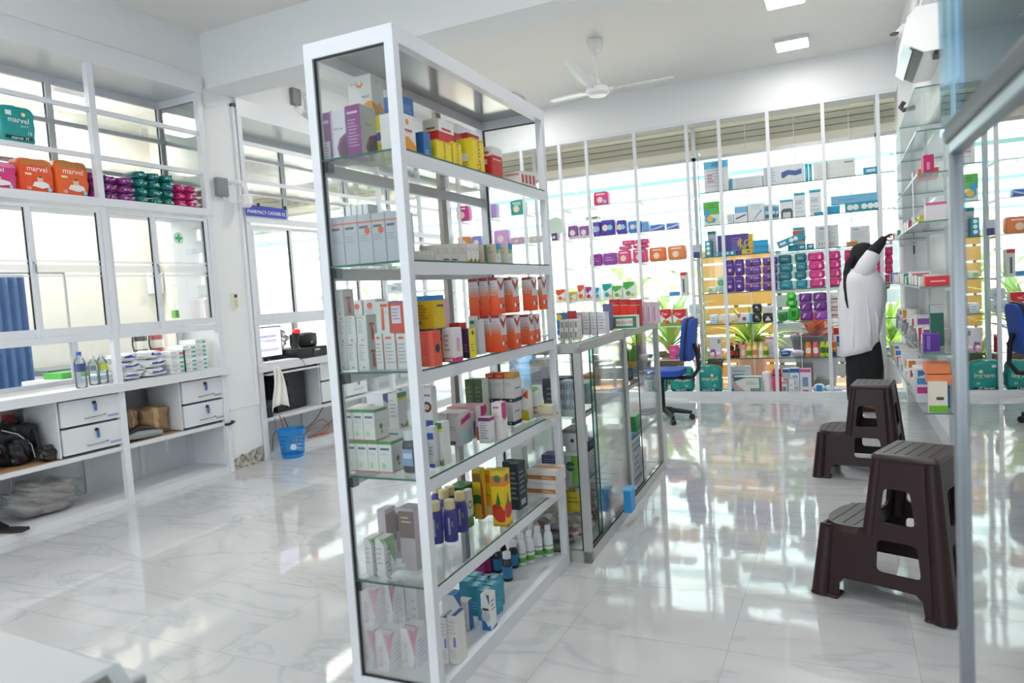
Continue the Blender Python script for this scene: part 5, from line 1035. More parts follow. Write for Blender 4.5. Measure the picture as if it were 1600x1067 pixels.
m_=[(-1.3,3.62,CZ1,.13,.18,.055,'#c9cfd8','flat grey-blue carton'),(-1.32,3.62,CZ1+.056,.14,.18,.05,'#9fd3c4','pale green printed packet'),(-1.33,3.86,CZ1,.16,.2,.1,'#dccabb','cream carton'),(-1.3,3.86,CZ1+.101,.14,.16,.02,'#c98a5c','flat tan carton'),
 (-1.3,4.22,CZ1,.13,.14,.09,'#2c4f94','dark blue carton'),(-1.32,4.22,CZ1+.091,.16,.18,.03,'#dfe3ea','white tray'),(-1.33,4.45,CZ1,.12,.14,.09,'#27407a','navy carton with pale label'),(-1.3,4.45,CZ1+.091,.14,.16,.028,'#c99a3a','amber flat carton'),(-1.28,4.68,CZ1,.1,.12,.1,'#c9cdd4','grey-white carton'),(-1.28,4.68,CZ1+.101,.1,.11,.08,'#dcdfe4','white carton with grey marks'),
 (-1.36,3.42,CZ1,.14,.12,.16,'#39364a','dark charcoal carton'),(-1.3,3.53,CZ2,.14,.17,.09,'#e6e8ea','white flat carton'),(-1.3,3.745,CZ2,.22,.22,.05,'#e8eaec','wide white flat carton'),(-1.3,3.72,CZ2+.051,.2,.22,.04,'#dde1e4','second wide white flat carton'),(-1.31,4.2,CZ2,.14,.16,.08,'#d4d6d8','grey carton with dark opening'),(-1.3,4.5,CZ2,.1,.14,.1,'#4fae58','green carton'),(-1.3,4.68,CZ2,.12,.12,.05,'#e6e2da','cream flat carton'),
 (-1.34,4.12,.056,.2,.22,.16,'#d9dde2','white carton with blue border'),(-1.34,4.4,.056,.2,.22,.24,'#cfd4da','tall white carton with blue border'),(-1.36,4.66,.056,.18,.2,.14,'#e0e3e6','squat white carton'),(-1.45,3.5,CZ2,.1,.1,.07,'#5b3f8a','small violet carton'),(-1.3,3.53,CZ2+.091,.12,.14,.05,'#2d3550','dark navy flat carton')]
for (x,y,z,w_,d_,h_,c,lb) in m_:
    put(carton_mb(w_,d_,h_,c,[lines('fs','#8f98a6',3,.15,.25,.8,.75)]+([('fs','r',.05,.08,.95,.14,'#5a86c0'),('fs','r',.05,.86,.95,.92,'#5a86c0')] if 'border' in lb else [])),'carton',lb+' lying '+IN+(' on the upper shelf' if z>=CZ1 else ' on the lower shelf' if z>=CZ2 else ' on its floor'),'carton',(x,y,z),YC)
for k in range(2):
    q=at(977+k*12,560,'y',4.5); o=empty('sauce_bottle','small green bottle with yellow cap, %s of two above the flat cartons inside the counter'%ORD[k],'bottle',(q.x,4.52,CZ1+.119),0,'green bottles with yellow caps')
    MB().lathe([(0,0),(.022,0),(.022,.06),(.01,.09),(.01,.1)],mat('#58a83c',.3),n=14).build('body',o); MB().lathe([(0,.098),(.012,.098),(.012,.12),(0,.12)],mat('#e0d43a',.4),n=12).build('cap',o)
put(carton_mb(.05,.05,.1,'#d8a0b8',[lines('f','#b87090',3)]),'carton','pink carton beside the small green bottles inside the counter','carton',(-1.25,4.6,CZ1+.119),YC)
# blue cube hanging out of the counter door
BBQ=at(979,797,'x',-1.12); o=put(MB().box((-.012,-.05,0),(.028,.05,.125),mat('#2f9be0',.35)).box((-.014,-.052,.118),(.03,.052,.126),mat('#5fb8ee',.35)),'door_box','bright blue box resting against the counter at floor level','box',(-1.108,BBQ.y,BBQ.z)); o.rotation_euler=(0,0,.036)
tb=put(MB().box((-.25,-.2,0),(.25,.2,.12),mat('#2f90d8',.4)),'storage_box','blue box on the floor behind the counter','box',(-1.85,5.6,0))
# pale blue water can and grey carton behind the counter
yw=4.7; q=at(821,620,'y',yw); zt=at(821,548,'y',yw).z
o=empty('water_can','large pale blue translucent water can behind the counter','water can',(q.x,yw,0)); bm=glass('blue_plastic',(.45,.66,.93),.8,1.4,.15,.3)
hz=q.z; wv=(at(837,600,'y',yw).x-at(800,600,'y',yw).x)
m=pack_mb(wv-.025,.2,zt-hz,'#000000',None,None,.006,5,12,1); bo=m.build('body',o,(0,0,hz)); repl(bo,bm)
MB().lathe([(0,zt),(.03,zt),(.03,zt+.04),(0,zt+.04)],mat('#3f74c4',.4),n=16).build('cap',o); MB().box((-wv/2+.012,-.1,0),(wv/2-.012,.1,hz-.003),PLY).build('stand',o)
q2_=at(852,618,'y',yw); w2_=at(866,600,'y',yw).x-at(838,600,'y',yw).x
put(carton_mb(w2_,.2,q2_.z-.001,'#e3e4e6',[]),'storage_box','white box stand beneath the tall grey carton','box',(q2_.x+.004,yw,0))
put(carton_mb(w2_-.01,.2,at(852,560,'y',yw).z-q2_.z,'#a9a5b0',[lines('f','#8a8694',5)]),'carton','tall grey carton beside the pale blue water can behind the counter','carton',(q2_.x+.004,yw,q2_.z))
# ------------------------------------------------------------------ shelving by back window
BD=empty('window_shelving','white framed glass shelving across the whole back window','display unit',(-2,YB,0))
def bd(a,b,nm,m=ALU): return chd(MB().box(a,b,m),nm,BD)
BP=[-4.5,-4.06,-3.568,-3.066,-2.724,-2.14,-1.545,-1.193,-.69,-.15,.357]
for x in BP: bd((x-.018,YB-.016,.06),(x+.018,YB+.016,3.105),'post')
bd((-4.53,YB-.02,3.07),(.53,YB+.02,3.105),'top_rail'); bd((-4.53,YB-.02,0),(.53,YB+.4,.03),'base',PLY); bd((-4.53,YB-.025,0),(.53,YB+.02,.065),'base_rail')
SZ=[2.3,1.935,1.585,1.175,.825,.435]
GY=8.22
for z in SZ:
    for a,b in ((-4.52,-1.56),(-1.425,.5)):
        chd(MB().box((a,YB+.02,z-.008),(b,YB+.31,z),GLS).box((a,YB+.018,z-.009),(b,YB+.02,z+.001),GLE if a>-2 else ALU),'glass_shelf',BD)
    chd(MB().box((-1.555,YB+.02,z-.008),(-1.445,YB+.31,z),GLS),'glass_shelf',BD)
    for x in BP: bd((x-.008,YB+.016,z-.03),(x+.008,YB+.3,z-.009),'bracket',ALU)
for x in (-1.435,): chd(MB().box((x-.005,YB+.02,.45),(x+.005,YB+.34,2.75),GLS).box((x-.006,YB+.012,.45),(x+.006,YB+.02,2.75),mat('#8fc9bc',.2,0,.5)),'glass_divider',BD)
for px in (1175,1250,1335): 
    q=at(px,480,'y',YB+.3); chd(MB().tube([(q.x,YB+.3,.03),(q.x,YB+.3,3.08)],.005,mat('#d6dad8',.3,.5),6),'support_rod',BD)
for a,b in ((-1.193,.357),): bd((.355-.02,YB-.01,.44),(.5,YB+.01,.47),'cross_rail')
cs=cross_sticker(None,868,354,'y',8.55,.12,'#e9d9b0','#d8f0dc',nrm=(0,-1,0)); tag(cs,'large round pale sticker with a green cross on the back window','sticker')
cs.data.materials.clear()
for m_2 in (mat('#dff0dc',.5),mat('#eadcb8',.5),mat('#49c98a',.5)): cs.data.materials.append(m_2)
# row geometry: things on the back shelving; x extents and top are given where they appear in the photo
def bput(label,z,x0,x1,yt,base,dec=(),yb=None,d=.12,y=GY,kind='carton',group=None,name='carton',pat=None,h=None,**k):
    if yb is None:
        yb=520
        for _ in range(4):
            p=at((x0+x1)/2,yb,'y',y); yb-= (z-p.z)*1107/8.1
    if kind=='pack': return pack(label,'y',y,x0,x1,yb,yt,d,base,pat,z,name=name if name!='carton' else 'pad_packet',cat='packet',group=group,decs=dec,crump=.003,p=k.get('p',8),n=k.get('n',8),h=h)
    return carton(label,'y',y,x0,x1,yb,yt,d,base,dec,z=z,group=group,name=name,h=h,cat=k.get('cat','carton'))
BW_='by back window'
R1,R2,R3,R4,R5,R6,R7=2.3,1.935,1.585,1.175,.825,.435,.031
GREYL=lambda c='#8fa0ae',n=5:('f','L',.12,.15,.85,.75,n,c)
bput('tall white carton with sky blue header on top shelf '+BW_,R1,1101,1139,251,'#d9dcdf',[('f','r',0,.76,1,1,'#63b8de'),('f','L',.3,.82,.8,.94,2,'#2a4a6a'),('f','L',.12,.3,.4,.6,3,'#c0587a'),GREYL('#b8bcc2',6)])
bput('grey carton with a teal edge beside the tall sky-blue-topped one',R1,1140,1192,276,'#cfd4d8',[('f','r',0,0,.09,1,'#1f9aaa'),('f','L',.2,.1,.95,.9,7,'#b5bcc4')])
bput('grey carton printed with a navy wave on top shelf '+BW_,R1,1193,1257,258,'#d3d6da',[('f','p',[(.45,.35),(.45,.62),(.6,.72),(.8,.64),(.94,.72),(.95,.45),(.8,.38),(.62,.46),(.5,.3)],'#355a94'),('f','L',.15,.15,.3,.9,5,'#8fb0d0')])
for k in range(2): bput('thin teal carton standing on edge, %s of two on top shelf'%ORD[k],R1,1258+k*6,1263+k*6,256,'#1f93b4',[('f','r',.3,.2,.6,.8,'#6fc0d4')],group='thin teal cartons')
bput('pale grey carton with sparse print at the window end of the top glass shelf',R1,1271,1337,250,'#d6dad8',[('f','L',.1,.15,.5,.85,6,'#c3c9c8'),('f','r',.75,.78,.95,.84,'#5a6a78'),('f','r',.27,.1,.3,.3,'#6f86b4')])
bput('small teal flat box with a white label on top shelf',R1,1349,1373,260,'#1f9cc4',[('f','r',.2,.3,.8,.7,'#d6e6ec')],h=.07)
bput('green, blue and yellow carton hanging by the glass divider, second shelf '+BW_,R2,1100,1125,315,'#dcebe0',[('f','r',0,.45,1,1,'#5fb84a'),('f','p',[(.1,.2),(.1,.65),(.35,.72),(.4,.4),(.8,.25),(.7,.12),(.3,.1)],'#3f9fd4'),('f','d',.4,.28,.13,'#f0b83a'),('f','L',.3,.7,.9,.9,2,'#3a8a34')])
bput('tiny white box on second shelf '+BW_,R2,1136,1146,334,'#dfe2e4',[('f','r',.15,.2,.85,.8,'#c3ccd4')])
bput('white and blue mask carton on second shelf '+BW_,R2,1148,1168,322,'#dfe4ea',[('f','r',0,.6,1,.95,'#6fb4dc'),('f','p',[(.1,.3),(.9,.5),(.9,.42),(.1,.22)],'#2a2e34')])
bput('white carton with a blue pen drawing on second shelf '+BW_,R2,1169,1195,318,'#d9dee2',[('f','p',[(.3,.1),(.4,.14),(.9,.6),(.8,.62)],'#4a9ad0'),('f','L',.2,.65,.9,.95,3,'#a9b6be')])
for k,(a,b) in enumerate([(1196,1203),(1207,1212),(1213,1217)]): bput('striped teal and white carton, %s of three on second shelf '%ORD[k]+BW_,R2,a,b,319,'#cfd8dc',[('f','r',0,.55,1,.85,'#3a9ab4'),('f','r',0,.1,1,.35,'#2f6a8a')],group='striped teal cartons')
bput('white carton picturing a dark grey device on second shelf '+BW_,R2,1219,1240,312,'#dde1e6',[('f','r',0,.88,1,1,'#2f9ab8'),('f','p',[(.08,0),(.08,.4),(.25,.52),(.85,.52),(.95,.4),(.95,0)],'#4a525c'),('f','p',[(.22,0),(.22,.32),(.8,.32),(.8,0)],'#c9ced6')])
for k,(a,b,t) in enumerate([(1241,1259,301),(1265,1284,296)]): bput('tall white carton with teal header, %s of two on second shelf '%ORD[k]+BW_,R2,a,b,t,'#dadee3',[('f','r',0,.89,1,1,'#2397a8'),('f','r',.15,.58,.7,.61,'#5a8a94'),GREYL('#b9c2c8',4)],group='tall white cartons with teal header')
bput('bright blue flat box under the window frame, second shelf '+BW_,R2,1288,1313,322,'#1f9cd0',[('f','r',0,.3,1,.34,'#56b8e0')])
bput('teal flat box at the foot of the tall white cartons, second shelf '+BW_,R2,1272,1287,333,'#1f93b0',[],h=.03,y=8.192,d=.025)
bput('long teal carton with white discs on second shelf '+BW_,R2,1320,1373,316,'#1d95ac',[('f','d',.16,.5,.32,'#e6ecee'),('f','d',.33,.5,.32,'#e6ecee'),('f','d',.58,.5,.32,'#e6ecee'),('f','d',.77,.5,.32,'#e6ecee'),('f','d',.94,.5,.32,'#e6ecee')],h=.09)
o=bput('long sky blue carton lying across the disc-printed one on second shelf',R2+.092,1298,1371,304,'#74b4d6',[('f','L',.15,.35,.6,.6,2,'#3f8ab8')],h=.085)
bput('white and navy carton by the glass divider on third shelf '+BW_,R3,1084,1095,382,'#c9ced6',[('f','r',0,0,.9,.45,'#4a4f86')])
bput('teal carton with white discs standing upright on third shelf '+BW_,R3,1102,1112,376,'#1d95ac',[('f','d',.5,.8,.11,'#e6ecee'),('f','d',.5,.52,.11,'#e6ecee'),('f','d',.5,.24,.11,'#e6ecee')],y=8.2)
bput('slim white carton with teal top behind the upright disc carton',R3,1107,1120,361,'#d6dade',[('f','r',0,.87,1,1,'#2397a0'),GREYL('#a9b4b8',5)],y=8.335)
bput('big purple carton with a yellow end on third shelf '+BW_,R3,1122,1170,366,'#574a9a',[('f','L',.45,.2,.75,.85,6,'#8f83c0'),('f','x','KG',.86,.55,.3,'#e8c83a'),('f','d',.86,.35,.1,'#7ab83a'),('f','r',.72,.3,.77,.8,'#d8a83a')],y=8.26)
bput('yellow end carton pushed against the big purple one',R3,1170.5,1177,365,'#e3b92e',[('f','L',.2,.2,.8,.8,3,'#b88f1e')],y=8.26)
bput('flat teal disc-printed carton lying before the big purple carton',R3,1121,1150,392,'#1d95ac',[('f','d',.3,.5,.3,'#e6ecee'),('f','d',.55,.5,.3,'#e6ecee'),('f','d',.8,.5,.3,'#e6ecee')],h=.05,y=8.19,d=.05)
bput('low yellow box beside the big purple carton',R3,1159,1176,395,'#d9b04a',[('f','r',.5,.3,.8,.7,'#8a6a2a')],h=.055,y=8.2,d=.05)
for r in range(2): bput('bright blue flat box, %s of the pile beside the yellow ones'%['lower','upper'][r],R3+.073*r,1178-r,1201-r,390,'#1fa0d2' if r else '#2596c4',[('f','r',0,.45,1,.5,'#5fc0e4')],h=.07,group='bright blue box pile',y=8.22)
bput('white carton with orange body and blue tab on third shelf '+BW_,R3,1239,1259,355,'#e0e0e0',[('f','r',0,.4,1,.85,'#e2622e'),('f','r',.1,.88,.9,1,'#4aa8c4'),('f','L',.25,.55,.75,.7,1,'#f4c8b0')],y=8.3)
o=bput('long disc-printed teal carton leaning at a slant on third shelf',R3,1216,1262,380,'#1d95ac',[('f','d',.5,.5,.3,'#e6ecee'),('f','d',.66,.5,.3,'#e6ecee'),('f','r',.08,.3,.3,.7,'#d6e2e6')],h=.075,y=8.19,d=.05); o.rotation_euler=(0,-.33,0); o.location.z+=.075
for k,(a,b) in enumerate([(1231,1245),(1246,1259),(1260,1272)]): bput('low teal carton lying on third shelf, %s of three under the slanting one'%ORD[k],R3,a,b,390,['#1f93b8','#1d8fae','#2a7f92'][k],[('f','r',.3,.3,.8,.7,'#cfe0e4')] if k else [],h=.06,y=8.245,d=.05,group='low teal cartons')
bput('tall white carton with blue logo and figure icons on third shelf '+BW_,R3,1274,1311,352,'#d5d9dc',[('f','r',.2,.83,.5,.9,'#5aa8d4'),('f','L',.15,.4,.85,.75,5,'#b3bac0')]+[('f','r',.15+.12*i,.12,.19+.12*i,.26,'#7a8a94') for i in range(6)],y=8.28)
bput('white carton with blue logo and faint figures near the woman, third shelf',R3,1329,1360,353,'#d5d9dc',[('f','r',.15,.8,.45,.88,'#6fb4d8'),('f','L',.15,.4,.85,.72,4,'#b9c0c6')],y=8.28)
bput('small brown flat box by the woman on third shelf',R3,1322,1341,384,'#c88a4a',[('f','L',.2,.3,.8,.7,1,'#8a5a2a')],h=.045,y=8.19,d=.06)
# soft packets, fourth shelf
def spat(accent,lo=.25,hi=.55,f_='f'): return lambda f,u,v: accent if f==f_ and lo<u<hi and .25<v<.75 else None
for c,(a,b) in enumerate([(1134,1147.5),(1148,1163)]):
    for r in range(2): bput('purple pad packet with a white oval, %s column, %s row on fourth shelf '%(ORD[c],['bottom','top'][r])+BW_,R4+.183*r,a,b,430,'#5b2d9a',[('f','d',.5,.35,.1,'#cfc4e0'),('f','L',.15,.6,.8,.75,1,'#b9a4d8')],kind='pack',h=.18,group='purple packets with oval')
for c,(a,b) in enumerate([(1164,1189),(1191,1215)]):
    for r in range(4): bput('purple pad packet with a small portrait, %s column, %s from the shelf, fourth shelf '%(ORD[c],ORD[r])+BW_,R4+.0905*r,a,b,430,'#6a3aa6',[('f','r',.32,.15,.5,.7,'#4a2a2a'),('f','d',.41,.62,.12,'#e0b090'),('f','L',.55,.5,.95,.7,1,'#d8c9ee'),('f','L',.1,.8,.9,.95,1,'#c9b4e4')],kind='pack',h=.0895,p=9,group='purple packets with portrait')
for c,(a,b) in enumerate([(1217,1239),(1243,1262)]):
    for r in range(4): bput('teal pad packet, %s column, %s from the shelf, fourth shelf '%(ORD[c],ORD[r])+BW_,R4+.0935*r,a-(r%2)*1.5,b-(r%2)*1.5,430,['#1f8fa6','#16717e','#1a7f8e','#146a76'][r],[('f','L',.2,.35,.8,.6,2,'#8fd0d8')],kind='pack',h=.094,group='teal packets')
for c,(a,b) in enumerate([(1262,1288),(1291,1314)]):
    for r in range(4): bput('magenta pad packet with a white swoosh, %s column, %s from the shelf, fourth shelf '%(ORD[c],ORD[r])+BW_,R4+.0935*r,a+ (3-r),b+(3-r)*.6,430,'#d61f84',[('f','p',[(.65,.2),(.85,.3),(.8,.7),(.7,.6)],'#f2c4de'),('f','L',.1,.2,.5,.6,2,'#e86ab0')],kind='pack',h=.094,group='magenta packets beside the teal ones')
for c,(a,b) in enumerate([(1319,1331),(1369,1380),(1383,1396)]):
    for r in range(4): bput('plain crimson pad packet, %s column behind the woman, %s from the shelf'%(ORD[c],ORD[r]),R4+.0935*r,a,b,430,'#cf1f68',[('f','L',.2,.4,.7,.6,1,'#e87aa4')],kind='pack',h=.094,group='crimson packets by the woman')
bput('white and green soft packet at the divider on fourth shelf '+BW_,R4,1121,1133,431,'#dbe8e0',[('f','d',.5,.6,.2,'#6abf8a'),('f','L',.2,.1,.8,.35,2,'#5aa8d0')],kind='pack')
bput('flat white and lime soft packet lying at the divider on fourth shelf',R4,1105,1120,447,'#dbe9d8',[('f','r',.1,.3,.6,.7,'#a4cf6a')],kind='pack',h=.075)
# fifth shelf
bput('upper white and blue tissue packet near the divider, fifth shelf '+BW_,R5+.127,1076,1093,468,'#d6e6ee',[('f','L',.3,.3,.9,.75,2,'#4a9ad0')],kind='pack',h=.115)
for k,(a,b,c1,c2,lb) in enumerate([(1075,1095,'#e2ecf2','#2a7fd0','white tissue packet with bold blue scribble'),(1096,1122,'#dfe9ee','#7ab8d4','white tissue packet with pale blue print'),(1123,1150,'#eee6d0','#e8b04a','cream wipes packet with amber corners'),(1152,1177,'#e4dfe8','#d85a9a','white wipes packet with pink and blue ends')]):
    dd=[('f','x','Care',.5,.5,.35,c2)] if k==0 else [('f','L',.3,.3,.85,.75,2,c2)] if k==1 else [('f','p',[(0,0),(.2,0),(.15,.4),(0,.3)],c2),('f','p',[(1,0),(.8,0),(.85,.4),(1,.3)],c2)] if k==2 else [('f','p',[(0,1),(.25,1),(.1,.5),(0,.6)],c2),('f','r',.8,0,1,1,'#5ab0d8'),('f','d',.45,.45,.2,'#8a6a5a')]
    bput(lb+' on fifth shelf '+BW_,R5,max(a,1108) if k==1 else a,b if k else 1093,486,c1,dd,kind='pack',h=.11 if k else .125)
for r in range(2):
    bput('black pad packet with white print, %s, fifth shelf '%['lower','upper'][r]+BW_,R5+.107*r,1175,1190,480,'#1a1b1e',[('f','d',.5,.6,.12,'#cfcfd4'),('f','L',.55,.2,.9,.6,2,'#9a9aa0')],kind='pack',h=.105,group='black pad packets')
    bput('black and white pad packet, %s of the pair beside the plain black ones'%['lower','upper'][r],R5+.09*r,1191,1210,480,'#e0e0e2' if r else '#17181b',[('f','r',.1,.2,.9,.8,'#c9ccd0'),('f','r',0,0,1,.1,'#17181b')] if r else [('f','p',[(.2,.2),(.5,.8),(.8,.2)],'#d9d9dd')],kind='pack',h=.088,group='black and white packets')
for k,(a,b,z_,h_) in enumerate([(1215,1231,R5,.115),(1231,1250,R5,.16),(1227,1246,R5+.158,.08),(1228,1244,R5+.235,.08)]):
    bput('vivid green soft packet, %s of the leaning green heap on fifth shelf'%ORD[k],z_,a,b,480,['#2f9a4a','#2fbf2f','#34b83a','#3ccf34'][k],[('f','r',.3,.3,.7,.7,'#9ae48a' if k>1 else '#2a6a3a')],kind='pack',h=h_,p=4,y=8.22-.01*k)
for c,(a,b) in enumerate([(1248,1269),(1270,1293)]):
    for r in range(3): bput('violet pad packet with a pale leaf, %s column, %s from the shelf, fifth shelf'%(ORD[c],ORD[r]),R5+.1*r,a+2-r,b+2-r,480,'#71208a' if not(c==1 and r==0) else '#9a3fb8',[('f','p',[(.15,.3),(.3,.75),(.5,.8),(.3,.35)],'#d4b4dc')],kind='pack',h=.098,group='violet packets with leaf')
for r in range(3): bput('white tissue packet with red print, %s from the shelf, behind the woman'%ORD[r],R5+.01+.085*r,1297,1317,480,'#e6dcd8',[('f','L',.1,.3,.9,.7,1,'#c8403a')],kind='pack',h=.083,group='white and red tissue packets')
# sixth shelf
bput('white carton with a purple blot near the divider on sixth shelf '+BW_,R6,1109,1127,527,'#dadae0',[('f','p',[(.1,.1),(.1,.4),(.5,.45),(.6,.1)],'#8a5fa8'),('f','r',.75,.7,.95,.9,'#8a8078')],y=8.26)
for k,(a,b) in enumerate([(1109,1117),(1119,1128)]): bput('round white and pink wrapped packet, %s of two before the purple-blot carton'%ORD[k],R6,a,b,548,'#f0e4ea',[('f','d',.5,.4,.25,'#e890b4')],kind='pack',h=.075,p=2.4,y=8.2,d=.08,group='round white and pink packets')
o=empty('canister','red canister near the divider on sixth shelf','canister',(at(1090,550,'y',8.25).x,8.25,R6)); MB().lathe([(0,0),(.035,0),(.035,.15),(.03,.16),(0,.16)],mat('#a62a3a',.4),n=16).build('body',o); MB().lathe([(0,.155),(.036,.155),(.036,.175),(0,.175)],mat('#d9c9c4',.4),n=16).build('lid',o)
def bbottle(label,px,yt,c,cap,z=R6,r=.032,lab=None,group=None,y=8.24,name='lotion_bottle',yb=556):
    q=at(px,yb,'y',y); h=at(px,yt,'y',y).z-z
    o=empty(name,label,'bottle',(q.x,y,z),0,group); C=mat(c,.35)
    MB().lathe([(0,0),(r,0),(r,h*.6),(r*.8,h*.74),(r*.5,h*.8),(r*.5,h*.84),(0,h*.84)],C,n=14).build('body',o)
    MB().lathe([(0,h*.82),(r*.6,h*.82),(r*.6,h),(0,h)],mat(cap,.4),n=12).build('cap',o)
    if lab: MB().lathe([(r*1.02,h*.18),(r*1.02,h*.5)],mat(lab,.5),n=14).build('label',o)
for k,(px,yt,c,cap,lb) in enumerate([(1144,535,'#1e1a1c','#e8622a','#c0392b'),(1152,538,'#2a1a1c','#1a1a1c','#7a2a2a'),(1162,534,'#f0a0b4','#d83a5a','#e8e0a0'),(1171,536,'#e8dc7a','#f0c83a','#5a9a4a'),(1180,534,'#f0e4a0','#f0c83a','#e07a5a'),(1190,536,'#f2f0d8','#f0eee0','#d8e0b0'),(1197,536,'#e8d25a','#e89a2a','#5a8a3a')]):
    nm=['black bottle with orange cap','small black bottle','pink bottle with red cap','yellow bottle with green label','yellow bottle with coral label','pale cream bottle','amber-capped yellow bottle'][k]
    bbottle(nm+' in the bottle row on sixth shelf '+BW_,px,yt,c,cap,lab=lb,r=.027)
bput('white carton with a magenta strip beside the bottle row, sixth shelf',R6,1197,1212,527,'#d9d6da',[('f','r',0,.92,.8,1,'#c8308a'),GREYL('#b5b0b8',5)],y=8.27)
bput('crumpled blue foil bag on sixth shelf '+BW_,R6,1218,1236,546,'#2f57a8',[('f','L',.2,.4,.8,.7,1,'#dfe6f0')],kind='pack',h=.08,p=2.6)
bput('crumpled pale lilac bag behind the blue foil one, sixth shelf',R6,1236,1256,544,'#cfc4dc',[],kind='pack',h=.07,p=2.4,y=8.28)
for k,(px,c,l,nm) in enumerate([(1263.5,'#ee7a1e','#f6e0c0','orange'),(1275,'#e8607a','#f6dcd8','coral pink'),(1286,'#b8d42a','#3a5a2a','lime'),(1295,'#c4dc34','#3a5a2a','lighter lime')]):
    q=at(px,555,'y',8.22); o=empty('talc_bottle',nm+' talc bottle with oval label on sixth shelf '+BW_,'bottle',(q.x,8.22,R6))
    MB().lathe([(0,0),(.027,0),(.029,.02),(.027,.12),(.021,.145),(.021,.16),(0,.16)],mat(c,.35),n=16,sy=.7).build('body',o); m=MB(); decal(m,((-.024,-.0212,.03),(.048,0,0),(0,0,.08),(0,-1,0)),('d',.5,.5,.42,l),.001); m.build('label',o)
bput('orange and blue carton beside the talc bottles',R6,1299,1307,534,'#e8641e',[('f','r',0,.0,1,.3,'#26427a'),('f','r',0,.45,1,.6,'#e8c83a')])
bput('navy and white carton beside the orange and blue one',R6,1308,1316,525,'#dde2ea',[('f','r',0,.5,1,1,'#2a4a8a'),('f','r',.1,.55,.6,.7,'#8aa4d0')])
bput('small red-topped carton behind the navy and white one',R6,1303,1313,512,'#dcdcdc',[('f','r',0,.75,1,1,'#d8242c')],y=8.36)
for k,(a,b,t,z_) in enumerate([(1046,1059,535,R6+.06),(1046,1056,548,R6)]): bput('magenta carton behind the office chair, %s of two'%['upper','lower'][k],z_,a,b,t,'#d8408f',[('f','L',.2,.3,.8,.7,2,'#f0a0c8')],h=.1 if k==0 else .06,group='magenta cartons behind the chair')
# floor level
def adult(label,x0,x1,yt,letter,y=8.2,d=.17):
    def pat(f,u,v): return '#0b3f42' if f=='f' and .06<u<.94 and .1<v<.2 else None
    return pack(label,'y',y,x0,x1,614,yt,d,'#15918c',pat,R7,name='diaper_pack',cat='diaper pack',crump=.007,n=12,decs=[('f','x','marvel',.55,.55,.14,'#f4e9c0'),('f','d',.66,.66,.05,'#f0dca0'),('f','x','guard',.66,.47,.05,'#d6ecec'),('f','r',.18,.78,.32,.86,'#d0e8e6'),('f','x','10',.75,.3,.07,'#ffffff'),('f','x','marvel '+letter,.5,.155,.075,'#ffffff')])
adult('teal adult diaper pack marked XL standing at the foot of the window shelving',1087,1129,571,'XL')
adult('teal adult diaper pack marked L half behind the office chair',1046,1084,573,'L')
adult('teal adult diaper pack seen through the counter glass beside the L pack',1005,1043,575,'L',8.24)
bput('blue-grey carton with a carry handle at floor level '+BW_,R7,1142,1173,573,'#c9d0da',[('f','L',.15,.5,.9,.9,3,'#8a95a8'),('f','r',.1,.55,.25,.7,'#6f9ac0'),('f','r',0,0,.3,.15,'#3a8ab8'),('f','r',.25,1,.75,1.04,'#e6e8ea')],y=8.34)
bput('white glove carton printed with a hand at floor level '+BW_,R7,1147,1190,589,'#d6dad8',[('f','p',[(0,.9),(0,.2),(.25,0),(.45,0),(.4,.2),(.15,.5)],'#b3a09a'),('f','p',[(0,1),(1,1),(1,.95),(.45,.95),(0,.72)],'#3a6f6f'),('f','r',.6,.1,.95,.35,'#8f8a84'),('f','r',.93,0,1,1,'#3fa08a'),('f','L',.45,.55,.85,.75,2,'#8a9a98')],y=8.2)
o=empty('cotton_roll','white rolled cotton cylinder at floor level by back window','roll',(at(1199,600,'y',8.27).x,8.27,R7)); MB().lathe([(0,0),(.05,0),(.052,.02),(.052,.22),(.046,.24),(.02,.245),(0,.24)],mat('#e6e6e8',.6),n=20).build('body',o)
o=empty('flask','slim pink flask with a dark band standing behind a window post','flask',(at(1214.5,600,'y',8.26).x,8.26,R7)); MB().lathe([(0,0),(.046,0),(.048,.01),(.048,.22),(0,.22)],mat('#e03a6a',.3),n=20).build('body',o); MB().lathe([(0,.205),(.05,.205),(.05,.22),(.048,.22),(.045,.27),(0,.275)],mat('#d23a66',.3),n=20).build('lid',o); MB().lathe([(.0495,.2),(.0505,.206),(.0505,.214),(.0495,.22)],BLACK,n=20).build('band',o)
bput('small white carton with green window print beside the pink flask',R7,1222,1230,596,'#dcdcda',[('f','r',.2,.2,.8,.6,'#5a9a8a'),('f','r',.1,.85,.9,.93,'#c0404a')],y=8.2,d=.06)
bput('white carton with blue header behind the small green one at floor level',R7,1224,1234,577,'#d8dce6',[('f','r',0,.86,1,1,'#2f5fb0'),('f','r',.2,.4,.8,.6,'#a89ac8')],y=8.28)
bput('white carton with wide blue header at floor level '+BW_,R7,1235,1250,576,'#dbe0e8',[('f','r',0,.84,1,1,'#2a5cb4'),('f','r',.3,.62,.8,.72,'#4a7ac8'),GREYL('#b3bccc',3)],y=8.24)
bput('small plain white carton before the blue-headed one',R7,1233,1242,592,'#e0e2e4',[GREYL('#bcc2c8',2)],y=8.195,d=.04)
bput('white carton with magenta header and a window picture at floor level',R7,1251,1268,577,'#e2dee4',[('f','r',0,.88,1,1,'#d83a94'),('f','r',.2,.3,.75,.68,'#6f94b4'),('f','r',.2,.08,.75,.16,'#c03a5a')],y=8.22)
bput('small bright blue box at floor level '+BW_,R7,1276,1285,603,'#1f7fd0',[('f','r',.1,.4,.9,.45,'#4fa4e4')],y=8.2)
